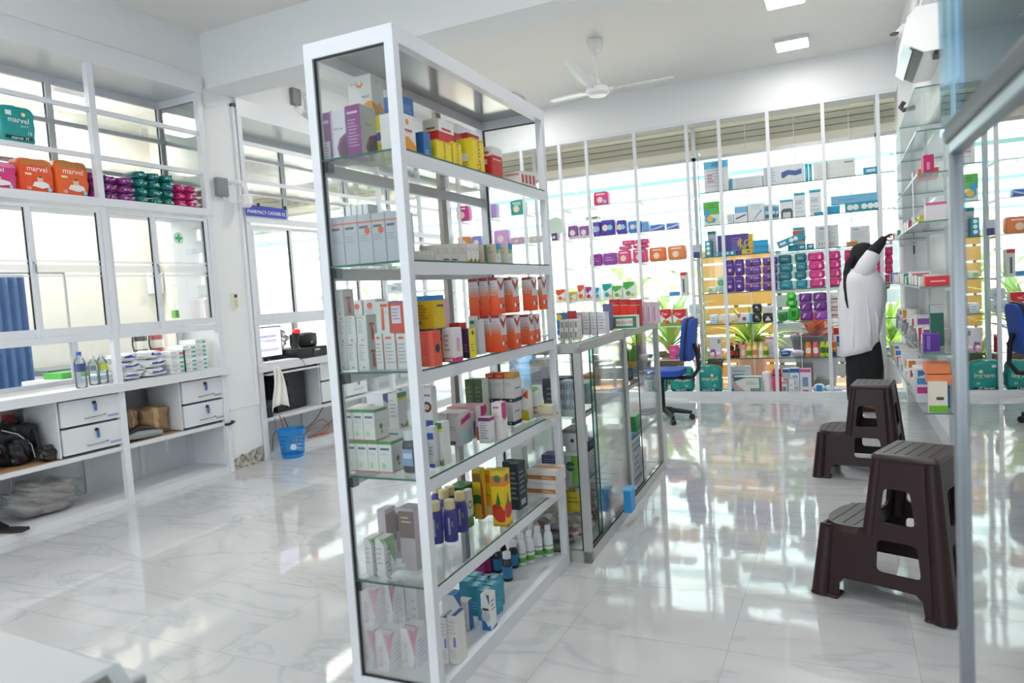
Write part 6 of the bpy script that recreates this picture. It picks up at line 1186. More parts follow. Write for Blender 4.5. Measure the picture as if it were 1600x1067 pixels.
for k,(a,b,c) in enumerate([(1270,1290,'#e2e6ea'),(1288,1306,'#bfd8dc'),(1301,1318,'#c4c0dc')]): bput('crumpled clear packet of small goods, %s of the heap at floor level'%ORD[k],R7,a,b,600,c,[('f','L',.3,.4,.7,.6,1,'#e0a0b0')],kind='pack',h=.1-.015*k,p=2.5,y=8.26,group='clear packets at floor level')
# packs on the shelving's window-side modules (seen past and through the tall unit)
LB_='beyond the tall unit'
def lpack(label,z,x0,x1,yt,c,dec=(),**k): return bput(label,z,x0,x1,yt,c,dec,kind='pack',name='diaper_pack',n=8,p=k.pop('p',9),**k)
FACE=[('f','d',.45,.4,.22,'#f6dcc8'),('f','L',.2,.7,.8,.9,1,'#ffffff')]
lpack('pink baby diaper pack alone on top shelf right of the first posts',R1,927,951,299,'#e8478c',FACE+[('f','d',.8,.25,.13,'#8fd0f0')])
lpack('teal baby diaper pack alone on top shelf, seen through the tall unit',R1,797,820,312,'#1fa69a',FACE+[('f','L',.3,.6,.8,.75,1,'#e8f6f0')])
lpack('magenta baby diaper pack on top shelf, seen through the middle of the tall unit',R1,713,733,321,'#c8408f',FACE)
lpack('lilac pack on top shelf, half behind the tall unit\'s far post',R1,767,776,318,'#b08acc',[])
for k,(a,b,t,c,lb) in enumerate([(715,735,369,'#e0894a','orange and blue'),(737,753,368,'#7f88c8','periwinkle'),(771,795,359,'#d49ad8','round-topped lilac'),(797,818,370,'#c7a0c0','pale mauve and cream'),(825,847,368,'#c9c4c0','cream and lilac'),(861,871,364,'#5a2a72','deep purple'),(887,903,352,'#8a4fa0','purple and grey'),(905,920,352,'#9a5ab0','purple with green patch'),(926,938,346,'#7a4ac0','violet'),(938,961,343,'#4a3aa8','indigo with moon and baby'),(963,979,343,'#5040b0','indigo with blue ring'),(981,1003,344,'#3f8fe0','blue with swimming baby')]):
    dd=[('f','d',.35,.5,.2,'#f2ddd0'),('f','d',.7,.5,.17,'#9ad4f2')] if k>7 else [('f','d',.5,.45,.22,'#e6dccf')]
    lpack(lb+' diaper pack on second shelf, %s of the long row '%ORD[k]+LB_,R2,a,b,t,c,dd)
lpack('pale blue pack behind a post at the end of the long second-shelf row',R2,1004,1014,345,'#7fb4e8',[])
for k,(a,b) in enumerate([(1015,1038),(1040,1061)]): lpack('blue and white wipes packet, %s of two on second shelf %s'%(ORD[k],LB_),R2,a,b,350,'#5a7ad0',[('f','p',[(0,.3),(.5,.5),(1,.8),(1,.6),(.5,.3),(0,.15)],'#dfe6f6')],h=.075,group='blue and white wipes packets')
lpack('flat pale packet lying under the purple packs on second shelf',R2,888,920,368,'#e0c8d8',[],h=.03,y=8.19,d=.04)
bput('small grey box balanced on the violet pack, second shelf '+LB_,R2+.22,915,934,341,'#a9b09a',[('f','L',.1,.2,.9,.8,2,'#7a8270')],h=.03,y=8.28)
for k,(a,b,c,lb) in enumerate([(921,941,'#a43aa4','purple'),(942,964,'#9a4ab0','lilac-purple'),(965,986,'#e8508f','pink'),(988,1012,'#ea5a94','rose pink'),(1014,1041,'#ee7a3a','orange'),(1043,1072,'#f08a48','amber orange')]):
    lpack(lb+' diaper pack, %s in the row on third shelf '%ORD[k]+LB_,R3,a,b,400-k*1.2,c,FACE if k>1 else [('f','L',.2,.3,.8,.7,2,'#d8a0d8')],h=.15 if k<2 else .165)
for k,(a,b,z_) in enumerate([(966,986,.167),(988,1013,.167),(971,991,.215),(992,1014,.215)]): lpack('flat pink pack lying on the third-shelf row, %s of four %s'%(ORD[k],LB_),R3+z_,a,b,395,'#e8508f',[('f','L',.2,.3,.8,.7,1,'#f6b0cc')],h=.046 if k<2 else .06,group='flat pink packs on top')
for k,(a,b,t,c,c2,lb) in enumerate([(838,855,452,'#dfe8e4','#3fa07a','white and green'),(869,884,452,'#f4ece4','#e8552a','white and orange'),(886,901,456,'#efe8dc','#d8b83a','white and yellow-green'),(903,914,445,'#f0e6de','#e8653a','white with orange corner'),(916,925,448,'#efe4f0','#a03a8a','white and magenta striped'),(931,937,449,'#dfeaf4','#3a9ad0','white and blue'),(942,957,443,'#e6f2f0','#1fa8a0','white and teal'),(958,972,446,'#e8f2e4','#58b83a','white with green triangle'),(974,992,440,'#e9f3ea','#4fb04a','tall white and green')]):
    bput(lb+' sachet pack, %s in the row on fourth shelf '%ORD[k]+LB_,R4,a,b,t,c,[('f','p',[(0,1),(1,1),(1,.8),(.3,.5),(0,.7)],c2),('f','d',.45,.3,.15,c2),('f','d',.8,.2,.1,'#f0b84a')])
bput('tall white and red thermometer carton on fourth shelf by the palm',R4,1064,1074,425,'#d8dcd6',[('f','r',0,.85,1,1,'#d8303a'),('f','r',.35,.1,.65,.7,'#5a6a6a')])
bput('small blue tray on fourth shelf beside the thermometer carton',R4,1046,1060,458,'#4a9ae0',[],h=.045)
for k,(a,b) in enumerate([(1032,1050),(1052,1073)]): bput('red, white and green cereal carton, %s of two on fifth shelf by the counter'%ORD[k],R5,a,b,483,'#e8e6dc',[('f','p',[(0,1),(1,1),(1,.6),(.5,.4),(0,.7)],'#d8262a'),('f','r',0,0,1,.22,'#7ab03a'),('f','d',.4,.25,.13,'#d8843a'),('f','d',.65,.22,.12,'#b8642a'),('f','x','Cer',.4,.72,.16,'#ffffff')],group='red, white and green cereal cartons')
# ------------------------------------------------------------------ shelving along the aisle wall
RS=empty('wall_shelving','run of glass shelves on metal brackets along the aisle wall','display unit',(.64,6.3,0))
def rs(a,b,nm,m=ALU): return chd(MB().box(a,b,m),nm,RS)
RZ=[.5,.83,1.2,1.56,1.82,2.05,2.28]
ya,yb2=4.5,8.0
for j,z in enumerate(RZ):
    xa=.38 
    for y0,y1 in ((4.5,5.66),(5.67,6.83),(6.84,7.9)):
        chd(MB().box((xa,y0,z-.008),(.63,y1,z),GLS).box((xa-.0015,y0,z-.008),(xa,y1,z),mat('#a7c4c0',.2)).box((xa,y0-.0015,z-.008),(.63,y0,z),mat('#5f8f88',.2)),'glass_shelf',RS)
    for y in (4.55,5.66,6.83,7.88): rs((.5,y-.006,z-.03),(.645,y+.006,z-.009),'bracket',ALU)
for y in (4.55,5.66,6.83,7.88): rs((.63,y-.02,0),(.65,y+.02,2.33),'wall_rail')
rs((.625,4.5,0),(.65,7.9,.09),'plinth',PLY)
put(MB().box((.60,4.5,2.33),(.65,7.6,2.37),mat('#8e9194',.4,.4)),'shelf_header','grey metal header strip above the aisle wall shelves','header',(0,0,0))
# goods on those shelves
RC=['#e6e4e2','#dfe3e6','#e9e2e4','#d9dde2','#ece8e0']
ac=['#c8485a','#4a86c0','#d8843a','#3f9a8a','#8a4aa8','#e0b83a']
R=random.Random(11); cnt=0
SHN={.5:'lowest','.83':'second'}
FARB=MB()
shn=dict(zip(RZ,['lowest','second','third','fourth','fifth','sixth','highest']))
for z in RZ[:4]:
    y={.5:5.02,.83:5.08,1.2:4.98,1.56:4.78}[z]; k=0
    while y<7.75:
        w_=R.uniform(.07,.15); h_=R.uniform(.05,.15) if z!=RZ[2] else R.uniform(.05,.09)
        if z==RZ[3]: h_=R.uniform(.03,.07)
        dd=R.uniform(.1,.16); c=R.choice(RC); a_=R.choice(ac)
        decs_=[('fl','r',.1,.55,.9,.85,a_) if R.random()<.5 else ('fl','r',.0,.0,.3,1,a_),lines('fl','#9aa0a8',3,.15,.12,.8,.45)]
        cb__=carton_mb(w_,dd,h_,c,decs_); lo=(.385+(.045 if z==.83 else 0)+dd/2+R.uniform(0,.03),y+w_/2,z+.0008)
        if z>1.5 and 7.2<y+w_ and y<7.6: pass
        elif y<5.35: put(cb__,'carton','boxed medicine, %s along the %s glass shelf of the aisle wall, counted from the camera'%(ORD[k],shn[z]),'carton',lo,PI/2,'boxed medicine on the aisle wall shelves')
        else:
            Mx=Matrix.Translation(lo)@Matrix.Rotation(PI/2,4,'Z'); off=len(FARB.v)
            FARB.v+=[tuple(Mx@Vector(p)) for p in cb__.v]
            for f_,mi_ in zip(cb__.f,cb__.m): FARB.f.append([off+i for i in f_]); FARB.m.append(FARB.mi(cb__.mats[mi_])); FARB.s.append(False)
        y+=w_+R.uniform(.004,.05); k+=1
fo_=FARB.build('boxed_medicine'); tag(fo_,'crowded small medicine boxes along the far part of the aisle wall shelves','medicine boxes'); fo_['kind']='stuff'
def rput(label,y,z,w_,d_,h_,c,dec=(),x=None,rz=PI/2,name='carton'): return put(carton_mb(w_,d_,h_,c,dec),name,label,'carton',((.40+d_/2) if x is None else x,y,z),rz)
rput('magenta carton standing high on fifth shelf of the aisle wall',4.62,1.82,.14,.05,.1,'#c41f6a',[('fl','r',.3,.2,.6,.6,'#e88ab4')],x=.44)
rput('orange carton beside the magenta one on fifth shelf',4.85,1.82,.14,.1,.055,'#f0703a',x=.46)
rput('lime yellow flat carton on top of the fourth-shelf row start of the aisle wall',4.71,1.56,.12,.14,.02,'#cfd42a',x=.45)
rput('white carton with pink top on fourth shelf near the camera',4.6,1.56,.09,.1,.1,'#e8e0e6',[('fl','r',0,.85,1,1,'#d86a94')],x=.47)
rput('red carton at the near end of the third aisle shelf',4.6,1.2,.09,.12,.055,'#dd3340',[('fl','L',.2,.3,.8,.7,1,'#f0c0c0')],x=.47)
rput('white carton with a green triangle at the third aisle shelf',4.8,1.2,.14,.12,.055,'#e9e6e0',[('f','p',[(.5,1),(1,1),(.6,.5)],'#4a9a4a'),('f','L',.2,.2,.8,.5,1,'#4a4a8a')],x=.46)
rput('purple carton standing on the second aisle shelf',4.66,.83,.08,.08,.1,'#5a2a9a',[('fl','r',.2,.1,.4,.9,'#8a6ac0')],x=.44)
rput('tall dark green and white carton on the second aisle shelf',4.97,.83,.07,.07,.25,'#2f6f60',[('fl','r',0,.8,1,1,'#d9dfe0')],x=.5)
for k in range(2): rput('orange and white carton, %s of two leaning on the lowest aisle shelf'%ORD[k],4.64,.5+.15+.06*k,.16,.12,.055,'#f08a5a',[('f','r',.6,0,1,1,'#efe8e4')],x=.47-.01*k)
rput('white and blue wedge-printed carton on the lowest aisle shelf',4.95,.5+.155,.2,.14,.05,'#e4e8ec',[('f','p',[(.1,0),(.1,.8),(1,.8)],'#2a7fc4'),('l','p',[(.1,0),(.1,.8),(1,.8)],'#2a7fc4')],x=.44)
rput('tall cream carton with lime foot at the near end of the lowest aisle shelf',4.56,.5,.07,.09,.17,'#ece8d6',[('fl','r',0,0,1,.22,'#7ac42a'),('fl','r',.4,.4,.8,.5,'#4a4a44')],x=.455)
rput('tall white carton with a blue and magenta panel on the lowest aisle shelf',4.9,.5,.09,.09,.155,'#e6e6ea',[('l','r',.05,.35,.95,.6,'#c83a8f'),('l','r',.05,.7,.95,.95,'#4a94d0')],x=.42)
for k in range(2): rput('bright blue carton, %s of two behind the cream and lime one'%ORD[k],4.68+.07*k,.5,.06,.07,.13,'#2a86d0',[('fl','L',.2,.3,.8,.7,2,'#a0d0f0')],x=.49)
for k in range(6):
    z=1.2-.001; 
    o=put(MB().lathe([(0,0),(.018,0),(.018,.05),(.012,.065),(.012,.085),(0,.085)],mat(['#8f9498','#a9adb2','#7f8488'][k%3],.3,.2),n=12),'dropper_bottle','small grey dropper bottle, %s in the line on the second aisle shelf'%ORD[k],'bottle',(.405,5.3+.3*k,.8307),0,'small grey dropper bottles')
# a small sign card taped under the header
put(MB().add([(0,0,0),(0,.07,0),(0,.05,-.28),(0,.02,-.28),(.002,0,0),(.002,.07,0),(.002,.05,-.28),(.002,.02,-.28)],[(0,1,2,3),(7,6,5,4),(0,3,7,4),(1,5,6,2),(0,4,5,1),(3,2,6,7)],WHITE),'price_strip','white paper strip hanging from the fifth aisle shelf edge','strip',(.378,4.75,1.86))
# dark holder on the wall low down
put(MB().box((0,0,0),(.03,.05,.32),mat('#3a3d40',.5)),'wall_strip','dark narrow strip on the aisle wall beside the back corner','strip',(.62,7.92,1.45))
# ------------------------------------------------------------------ air conditioner, camera on the aisle wall
acn=empty('air_conditioner','white split air conditioner above the aisle shelves','air conditioner',(XR,6.02,2.74))
m=MB(); prof=[(0,.0),(-.12,.0),(-.2,.05),(-.225,.12),(-.215,.24),(-.16,.3),(0,.3)]
m.loft([[(x,y,z) for x,z in prof] for y in (-.44,.44)],mat('#f0f1f2',.3),smooth=False); m.build('casing',acn)
m=MB(); m.add([(-.125,-.40,-.004),(-.202,-.40,.044),(-.202,.40,.044),(-.125,.40,-.004)],[(0,1,2,3)],BLACK); m.build('air_outlet',acn)
MB().add([(-.19,-.41,.03),(-.235,-.41,.075),(-.235,.41,.075),(-.19,.41,.03),(-.188,-.41,.024),(-.241,-.41,.073),(-.241,.41,.073),(-.188,.41,.024)],[(0,1,2,3),(7,6,5,4),(0,4,5,1),(2,6,7,3),(1,5,6,2),(0,3,7,4)],mat('#cfeaf0',.15)).build('louvre',acn)
MB().box((-.06,-.42,-.03),(-.02,-.3,.0),BLACK).build('drain_port',acn)
cc_=empty('wall_camera','white dome camera on a bracket at the back corner of the aisle wall','security camera',(.54,6.55,3.16))
MB().tube([(0,0,.02),(-.05,0,.03),(-.09,0,-.01)],.03,WHITE,12,radii=[.045,.045,.04]).build('housing',cc_); MB().lathe([(0,0),(.035,0),(.035,.01),(0,.01)],BLACK,c=(-.12,-.02,-.005),n=14).build('lens',cc_)
MB().box((-.03,-.02,-.14),(.0,.02,-.02),mat('#7a7d80',.5)).build('bracket',cc_)
tag(MB().tube([(.53,7.3,2.78),(.5,7.3,2.74),(.52,7.25,2.7),(.6,7.2,2.7)],.02,mat('#3c3a38',.5),8).build('pipe_elbow'),'dark pipe elbow sticking out near the back corner','pipe')
tag(MB().box((.515,2.9,3.17),(.54,8.0,3.2),WHITE).build('cable_trunking'),'white trunking running along the aisle wall bulkhead','trunking')
def rr_(x0,z0,x1,z1,r,n=4,top_only=False):
    pts=[]
    for cx,cy,a0 in ((x1-r,z1-r,0),(x0+r,z1-r,PI/2),(x0+r,z0+r,PI),(x1-r,z0+r,1.5*PI)):
        if top_only and a0>=PI: pts.append((x0 if a0==PI else x1,z0)); continue
        for k in range(n+1): pts.append((cx+r*math.cos(a0+PI/2*k/n), cy+r*math.sin(a0+PI/2*k/n)))
    return pts
# ------------------------------------------------------------------ office chair
OCH=empty('office_chair','blue armless office chair with black swivel base behind the counter','chair',(-1.62,6.75,0))
CB=mat('#1d4fb4',.7); BK=mat('#1c1d22',.5)
BXx=-1.62
q=at(1060,580,'y',6.7)
MB().plate([rr_(-.22,-.2,.22,.2,.09,8)],lambda u,v,w:(u,v,.445+w),.055,CB).build('seat',OCH)
MB().bbox((-.17,-.15,.415),(.17,.15,.44),BK,.01).build('seat_pan',OCH)
m=MB(); m.x=Matrix.Translation((.265,0,.78))@Matrix.Rotation(.12,4,'Y'); m.plate([rr_(-.185,-.2,.185,.2,.1,8)],lambda u,v,w:(w-.03,u,v),.085,CB); m.build('backrest',OCH)
m=MB(); m.x=Matrix.Translation((.30,0,.78))@Matrix.Rotation(.12,4,'Y'); m.plate([rr_(-.193,-.208,.193,.208,.105,8)],lambda u,v,w:(w-.03,u,v),.02,BK); m.build('back_shell',OCH)
MB().tube([(.1,0,.425),(.2,0,.41),(.3,0,.42),(.355,0,.5),(.35,0,.65),(.325,0,.74)],.02,BK,8).build('back_bracket',OCH)
MB().tube([(0,0,.08),(0,0,.42)],.025,BK,12).build('gas_lift',OCH)
for k in range(5):
    a=k*2*PI/5+.25; l=MB(); l.tube([(0,0,.11),(.27*math.cos(a),.27*math.sin(a),.07)],.02,BK,8,radii=[.028,.018]); lo=l.build('base_leg',OCH)
    c=MB(); c.x=Matrix.Translation((.27*math.cos(a),.27*math.sin(a),.028))@Matrix.Rotation(a,4,'Z')@Matrix.Rotation(PI/2,4,'X'); c.lathe([(0,-.02),(.028,-.02),(.028,.02),(0,.02)],BK,n=14); co_=c.build('caster'); co_.parent=lo
# ------------------------------------------------------------------ two-step stools
BRN=mat('#2b171b',.4,0,.35); BRT=mat('#35211f',.35,0,.5)
def stool(label,x,y,rz):
    s=empty('step_stool',label,'stool',(x,y,0),rz)
    H2,H1=.6,.297; th=.012; D0,D2=.195,.137       # half depths at the floor and at the top
    yc=.195; hd=lambda z: D0+(D2-D0)*z/H2
    xl=lambda z: .165+(.228-.165)*z/H2            # tower edge over the step
    xr=lambda z: .51+(.452-.51)*z/H2
    x0=lambda z: .028*z/H1
    def rq(p,r=.022,n=4):
        """rounds the corners of a polygon"""
        out=[]
        for i,q in enumerate(p):
            q=Vector(q); A=Vector(p[i-1])-q; B=Vector(p[(i+1)%len(p)])-q
            k=min(r,A.length*.45,B.length*.45); a_=q+A.normalized()*k; b_=q+B.normalized()*k
            for j in range(n+1):
                t=j/n; v=a_*(1-t)**2+q*2*t*(1-t)+b_*t*t; out.append((v.x,v.y))
        return out
    for sy in (-1,1):
        m=MB(); fn=lambda u,v,w,sy=sy:(u, yc+sy*(hd(v)-w), v)
        out=[(xr(0),0),(xr(H2-.02),H2-.02),(xl(H2-.02),H2-.02),(xl(H1),H1),(.028,H1-.006),(0,0),(.1,0),(.103,.06),(.125,.088),(.25,.09),(.385,.088),(.41,.065),(.42,0)]
        w1=rq([(.252,.335),(.382,.335),(.362,.468),(.268,.468)]); w2=rq([(.243,.142),(.404,.142),(.388,.268),(.246,.268)])
        m.plate([out,w1,w2],fn,th,BRN); m.build('side_panel',s)
    m=MB(); fnr=lambda u,v,w:(xr(v)-w, yc+u, v); A,B=D0-.006,D2-.004
    m.plate([[(A,0),(B,H2-.02),(-B,H2-.02),(-A,0),(-A+.075,0),(-A+.085,.07),(-A+.11,.09),(A-.11,.09),(A-.085,.07),(A-.075,0)],rq([(-.08,.335),(.08,.335),(.066,.468),(-.066,.468)]),rq([(-.1,.142),(.1,.142),(.09,.268),(-.09,.268)])],fnr,th,BRN); m.build('end_panel',s)
    m=MB(); fnl=lambda u,v,w:(xl(v)+w, yc+u, v)
    m.plate([[(hd(H1)-.01,H1),(B,H2-.02),(-B,H2-.02),(-hd(H1)+.01,H1)],rq([(-.07,.345),(.07,.345),(.06,.468),(-.06,.468)])],fnl,th,BRN); m.build('riser_panel',s)
    m=MB(); fns=lambda u,v,w:(x0(v)+w, yc+u, v)
    m.plate([[(D0-.006,0),(hd(H1)-.01,H1-.01),(-hd(H1)+.01,H1-.01),(-D0+.006,0),(-D0+.085,0),(-D0+.1,.085),(D0-.1,.085),(D0-.085,0)]],fns,th,BRN); m.build('front_panel',s)
    def tread(xa,xb,hy,z,nm,n_,bow=0):
        t=MB(); 
        if bow:
            ring_=[]; 
            for q_ in rq([(xb,yc-hy),(xb,yc+hy),(xa+bow,yc+hy),(xa,yc+hy*.45),(xa,yc-hy*.45),(xa+bow,yc-hy)],.05,5): ring_.append(q_)
            t.plate([ring_],lambda u,v,w:(u,v,z-.03+w),.03,BRT)
        else: t.bbox((xa,yc-hy,z-.032),(xb,yc+hy,z),BRT,.03,5)
        for k in range(1,n_):
            gx=xa+(xb-xa)*k/n_; t.box((gx-.0022,yc-hy+.03,z-.001),(gx+.0022,yc+hy-.03,z+.0012),mat('#1c1012',.5))
        t.build(nm,s)
    tread(xl(H2)-.006,xr(H2)+.008,D2+.008,H2,'top_tread',6)
    tread(x0(H1)-.006,xl(H1)+.004,hd(H1)+.006,H1+.004,'lower_tread',4,bow=.05)
    for sy in (-1,1):
        for xa_,xb_ in ((-.006,.104),(.416,.518)):
            MB().bbox((min(xa_,xb_),yc+sy*(D0-.03)-.04,0),(max(xa_,xb_),yc+sy*(D0-.03)+.038,.014),BRN,.012,3).build('foot',s)
        f=lambda z,xx,i: (xx(z)+i, yc+sy*(hd(z)-.018), z)
        MB().tube([f(.005,xr,-.03),f(H2-.025,xr,-.022)],.03,BRN,14,radii=[.042,.028]).build('leg',s)
        MB().tube([f(H1-.02,xl,.02),f(H2-.025,xl,.02)],.02,BRN,12,radii=[.026,.024]).build('leg',s)
        MB().tube([f(.005,x0,.03),f(H1-.015,x0,.028)],.03,BRN,14,radii=[.04,.032]).build('leg',s)
    return s
def stool_at(label,fx,fy,a): return stool(label,fx,fy,a)
q1=at(1270,925,'z',0); q2=at(1271,745,'z',0)
stool_at('dark brown two-step plastic stool nearest the camera on the tiled floor',q1.x,q1.y,-.375)
stool_at('dark brown two-step plastic stool behind the nearer one, in the aisle by the woman',q2.x,q2.y,-.15)
# ------------------------------------------------------------------ woman reaching to the shelf
WM=empty('person','person in a white coat, black skirt and black headscarf reaching up to the aisle shelves','person',(.12,7.44,0))
def skin_fig(name,verts,edges,mt,parent,root=0,sub=2):
    me=bpy.data.meshes.new(name); me.from_pydata([v[:3] for v in verts],edges,[]); me.update()
    o=bpy.data.objects.new(name,me); COL.objects.link(o)
    sk=o.modifiers.new('skin','SKIN'); sk.use_smooth_shade=True
    for i,v in enumerate(verts):
        d=me.skin_vertices[0].data[i]; r=v[3]; d.radius=(r if not isinstance(r,tuple) else r[0], r if not isinstance(r,tuple) else r[1]); d.use_root=(i==root)
    ss=o.modifiers.new('sub','SUBSURF'); ss.levels=sub; ss.render_levels=sub
    bpy.context.view_layer.update()
    m2=bpy.data.meshes.new_from_object(o.evaluated_get(bpy.context.evaluated_depsgraph_get()))
    bpy.data.objects.remove(o); bpy.data.meshes.remove(me)
    m2.materials.clear(); m2.materials.append(mt)
    for p in m2.polygons: p.use_smooth=True
    o=bpy.data.objects.new(name,m2); COL.objects.link(o); o.parent=parent; return o
SKIN=mat('#6f4a38',.55)
V=[(0,0,.85,.12),(0.01,0,1.0,.11),(.02,0,1.15,.125),(.03,0,1.27,.10),(.05,.0,1.33,.05),(.06,0,1.37,.048),(.075,.0,1.44,.085),(.08,0,1.5,.07),
 (.03,-.15,1.27,.055),(.08,-.17,1.38,.045),(.13,-.15,1.48,.037),(.19,-.1,1.555,.027),(.225,-.06,1.60,.022),
 (.04,.15,1.25,.055),(.10,.2,1.08,.042),(.17,.16,1.10,.034),(.185,.1,1.12,.024),
 (-.02,-.08,.78,.085),(-.02,-.08,.45,.055),(-.03,-.08,.1,.036),(.06,-.09,.045,.032),(.13,-.09,.035,.026),
 (.02,.08,.78,.085),(.05,.08,.45,.055),(.06,.08,.1,.036),(.14,.08,.045,.032),(.2,.08,.035,.026)]
E_=[(0,1),(1,2),(2,3),(3,4),(4,5),(5,6),(6,7),(3,8),(8,9),(9,10),(10,11),(11,12),(3,13),(13,14),(14,15),(15,16),(0,17),(17,18),(18,19),(19,20),(20,21),(0,22),(22,23),(23,24),(24,25),(25,26)]
# fingers rooted in the palms
def fingers(base,dirs,idx):
    for (ox,oy,oz),(dx_,dy_,dz_),L in dirs:
        a=len(V); bx_,by_,bz_=V[base][:3]
        V.append((bx_+ox,by_+oy,bz_+oz,.0095)); V.append((bx_+ox+dx_*L*.5,by_+oy+dy_*L*.5,bz_+oz+dz_*L*.5,.0085)); V.append((bx_+ox+dx_*L,by_+oy+dy_*L,bz_+oz+dz_*L*.6-.01,.0075))
        E_.extend([(base,a),(a,a+1),(a+1,a+2)])
fingers(12,[((.02,-.02,.02),(.9,.0,.5),.06),((.024,-.002,.022),(.9,.1,.45),.068),((.024,.016,.018),(.9,.2,.35),.064),((.02,.032,.01),(.9,.3,.2),.05),((.012,-.03,-.012),(.7,-.3,-.3),.045)],12)
fingers(16,[((.02,-.02,.015),(.9,-.2,.4),.06),((.024,-.004,.018),(.9,0,.4),.066),((.024,.014,.016),(.9,.1,.35),.06),((.02,.03,.01),(.9,.2,.25),.048),((.0,-.03,.02),(.4,-.3,.8),.045)],16)
skin_fig('body',V,E_,SKIN,WM)
# face: nose, eyes, mouth on the +x side of the head
MB().tube([(.155,-.005,1.46),(.178,-.005,1.435),(.16,-.005,1.425)],.011,SKIN,8,radii=[.007,.012,.008]).build('nose',WM)
for sy in (-.033,.027): MB().lathe([(0,-.012),(.011,-.006),(.012,.0),(.011,.006),(0,.012)],mat('#e9e6e0',.3),c=(.147,sy,1.465),n=10).lathe([(0,-.005),(.005,0),(0,.005)],BLACK,c=(.157,sy,1.465),n=8).build('eye',WM)
MB().tube([(.152,-.03,1.398),(.163,-.005,1.40),(.152,.02,1.398)],.006,mat('#5a2f2a',.5),6).build('mouth',WM)
def ring(cx,cy,z,a,b,n=40,tilt=0,wr=0,ph=0,e=2.3):
    out=[]
    for k in range(n):
        t=2*PI*k/n; c,s=math.cos(t),math.sin(t)
        ca=abs(c)**(2/e)*(1 if c>0 else -1); sa=abs(s)**(2/e)*(1 if s>0 else -1)
        r=1+wr*math.sin(t*7+ph)+wr*.6*math.sin(t*11+ph*2); out.append((cx+a*ca*r,cy+b*sa*r,z+tilt*(a*ca)))
    return out
COAT=mat('#ecebf2',.75)
rings=[ring(-.01,0,.555,.165,.175,tilt=.25,wr=.035,ph=0),ring(-.005,0,.62,.165,.175,tilt=.22,wr=.03,ph=.2),ring(.0,0,.75,.175,.175,tilt=.12,wr=.026,ph=.5),ring(.01,0,.9,.192,.18,tilt=.05,wr=.022,ph=.9),ring(.025,0,1.03,.208,.185,wr=.018,ph=1.2),ring(.03,0,1.13,.205,.19,wr=.015,ph=1.4),ring(.03,0,1.22,.185,.195,wr=.012,ph=1.6),ring(.03,0,1.29,.15,.195,wr=.008),ring(.035,0,1.335,.11,.15,wr=.004),ring(.045,0,1.36,.075,.08)]
m=MB(); m.loft(rings,COAT,cap=False); 
# rear vent and a side seam as raised folds
m.tube([(-.06,-.166,.60),(-.055,-.172,.75),(-.045,-.178,.9)],.006,COAT,6); m.tube([(.08,-.17,.62),(.085,-.178,.8),(.075,-.185,.95),(.06,-.188,1.1)],.009,COAT,6,radii=[.014,.012,.009,.004]); m.tube([(.14,-.13,.66),(.15,-.14,.85),(.12,-.165,1.08)],.01,COAT,6,radii=[.016,.012,.004])
o=m.build('coat',WM); o.modifiers.new('t','SOLIDIFY').thickness=.006
# sleeve of the raised arm and of the other arm
MB().tube([(.02,-.07,1.25),(.045,-.12,1.31),(.08,-.15,1.38),(.115,-.153,1.44),(.132,-.148,1.47)],.07,COAT,18,radii=[.08,.086,.08,.07,.066],cap=False).build('sleeve',WM)
MB().tube([(.02,.12,1.27),(.06,.17,1.2),(.10,.2,1.08),(.14,.18,1.09)],.06,COAT,14,radii=[.075,.07,.062,.055]).build('sleeve',WM)
BLKC=mat('#17181c',.8)
MB().tube([(.105,-.16,1.43),(.13,-.15,1.48),(.165,-.12,1.525),(.2,-.095,1.565),(.222,-.065,1.598)],.04,BLKC,14,radii=[.062,.057,.05,.042,.032]).build('under_sleeve',WM)
MB().tube([(.13,.185,1.09),(.165,.16,1.10),(.183,.105,1.118)],.034,BLKC,12,radii=[.045,.038,.028]).build('under_sleeve',WM)
SKC=mat('#15171c',.85)
MB().loft([ring(-.01,.0,.1,.10,.13,wr=.05),ring(-.005,0,.18,.11,.14,wr=.05,ph=.4),ring(.03,0,.2,.155,.16,wr=.03,ph=.4),ring(.03,0,.4,.16,.16,wr=.025,ph=.8),ring(.02,0,.6,.155,.16,wr=.02,ph=1.),ring(.0,0,.8,.14,.15)],SKC).build('skirt',WM)
m=MB().tube([(-.06,-.06,.05),(-.075,-.06,.12),(-.07,-.06,.2)],.045,SKC,14,radii=[.045,.05,.06]); m.build('skirt_hem',WM)
for dx_,dy_ in ((0,-.085),(.07,.085)):
    m=MB(); m.plate([[(-.08+dx_,-.04+dy_),(.12+dx_,-.045+dy_),(.165+dx_,dy_),(.12+dx_,.04+dy_),(-.08+dx_,.035+dy_)]],lambda a,b,c:(a,b,c),.018,mat('#2a1c18',.6)); m.tube([(.05+dx_,-.045+dy_,.015),(.06+dx_,dy_,.07),(.05+dx_,.045+dy_,.015)],.01,mat('#2a1c18',.6),6); m.build('sandal',WM)
# headscarf: hood over the skull plus the hanging tail at the back
m=MB(); rg=[]
for z,a,b,cx in ((1.30,.11,.12,.01),(1.345,.09,.095,.02),(1.40,.10,.092,.04),(1.45,.11,.097,.045),(1.50,.108,.096,.047),(1.54,.09,.082,.048),(1.57,.058,.052,.05),(1.582,.012,.012,.05)):
    rg.append(ring(cx,0,z,a,b,n=28,e=2,wr=.01,ph=z*9))
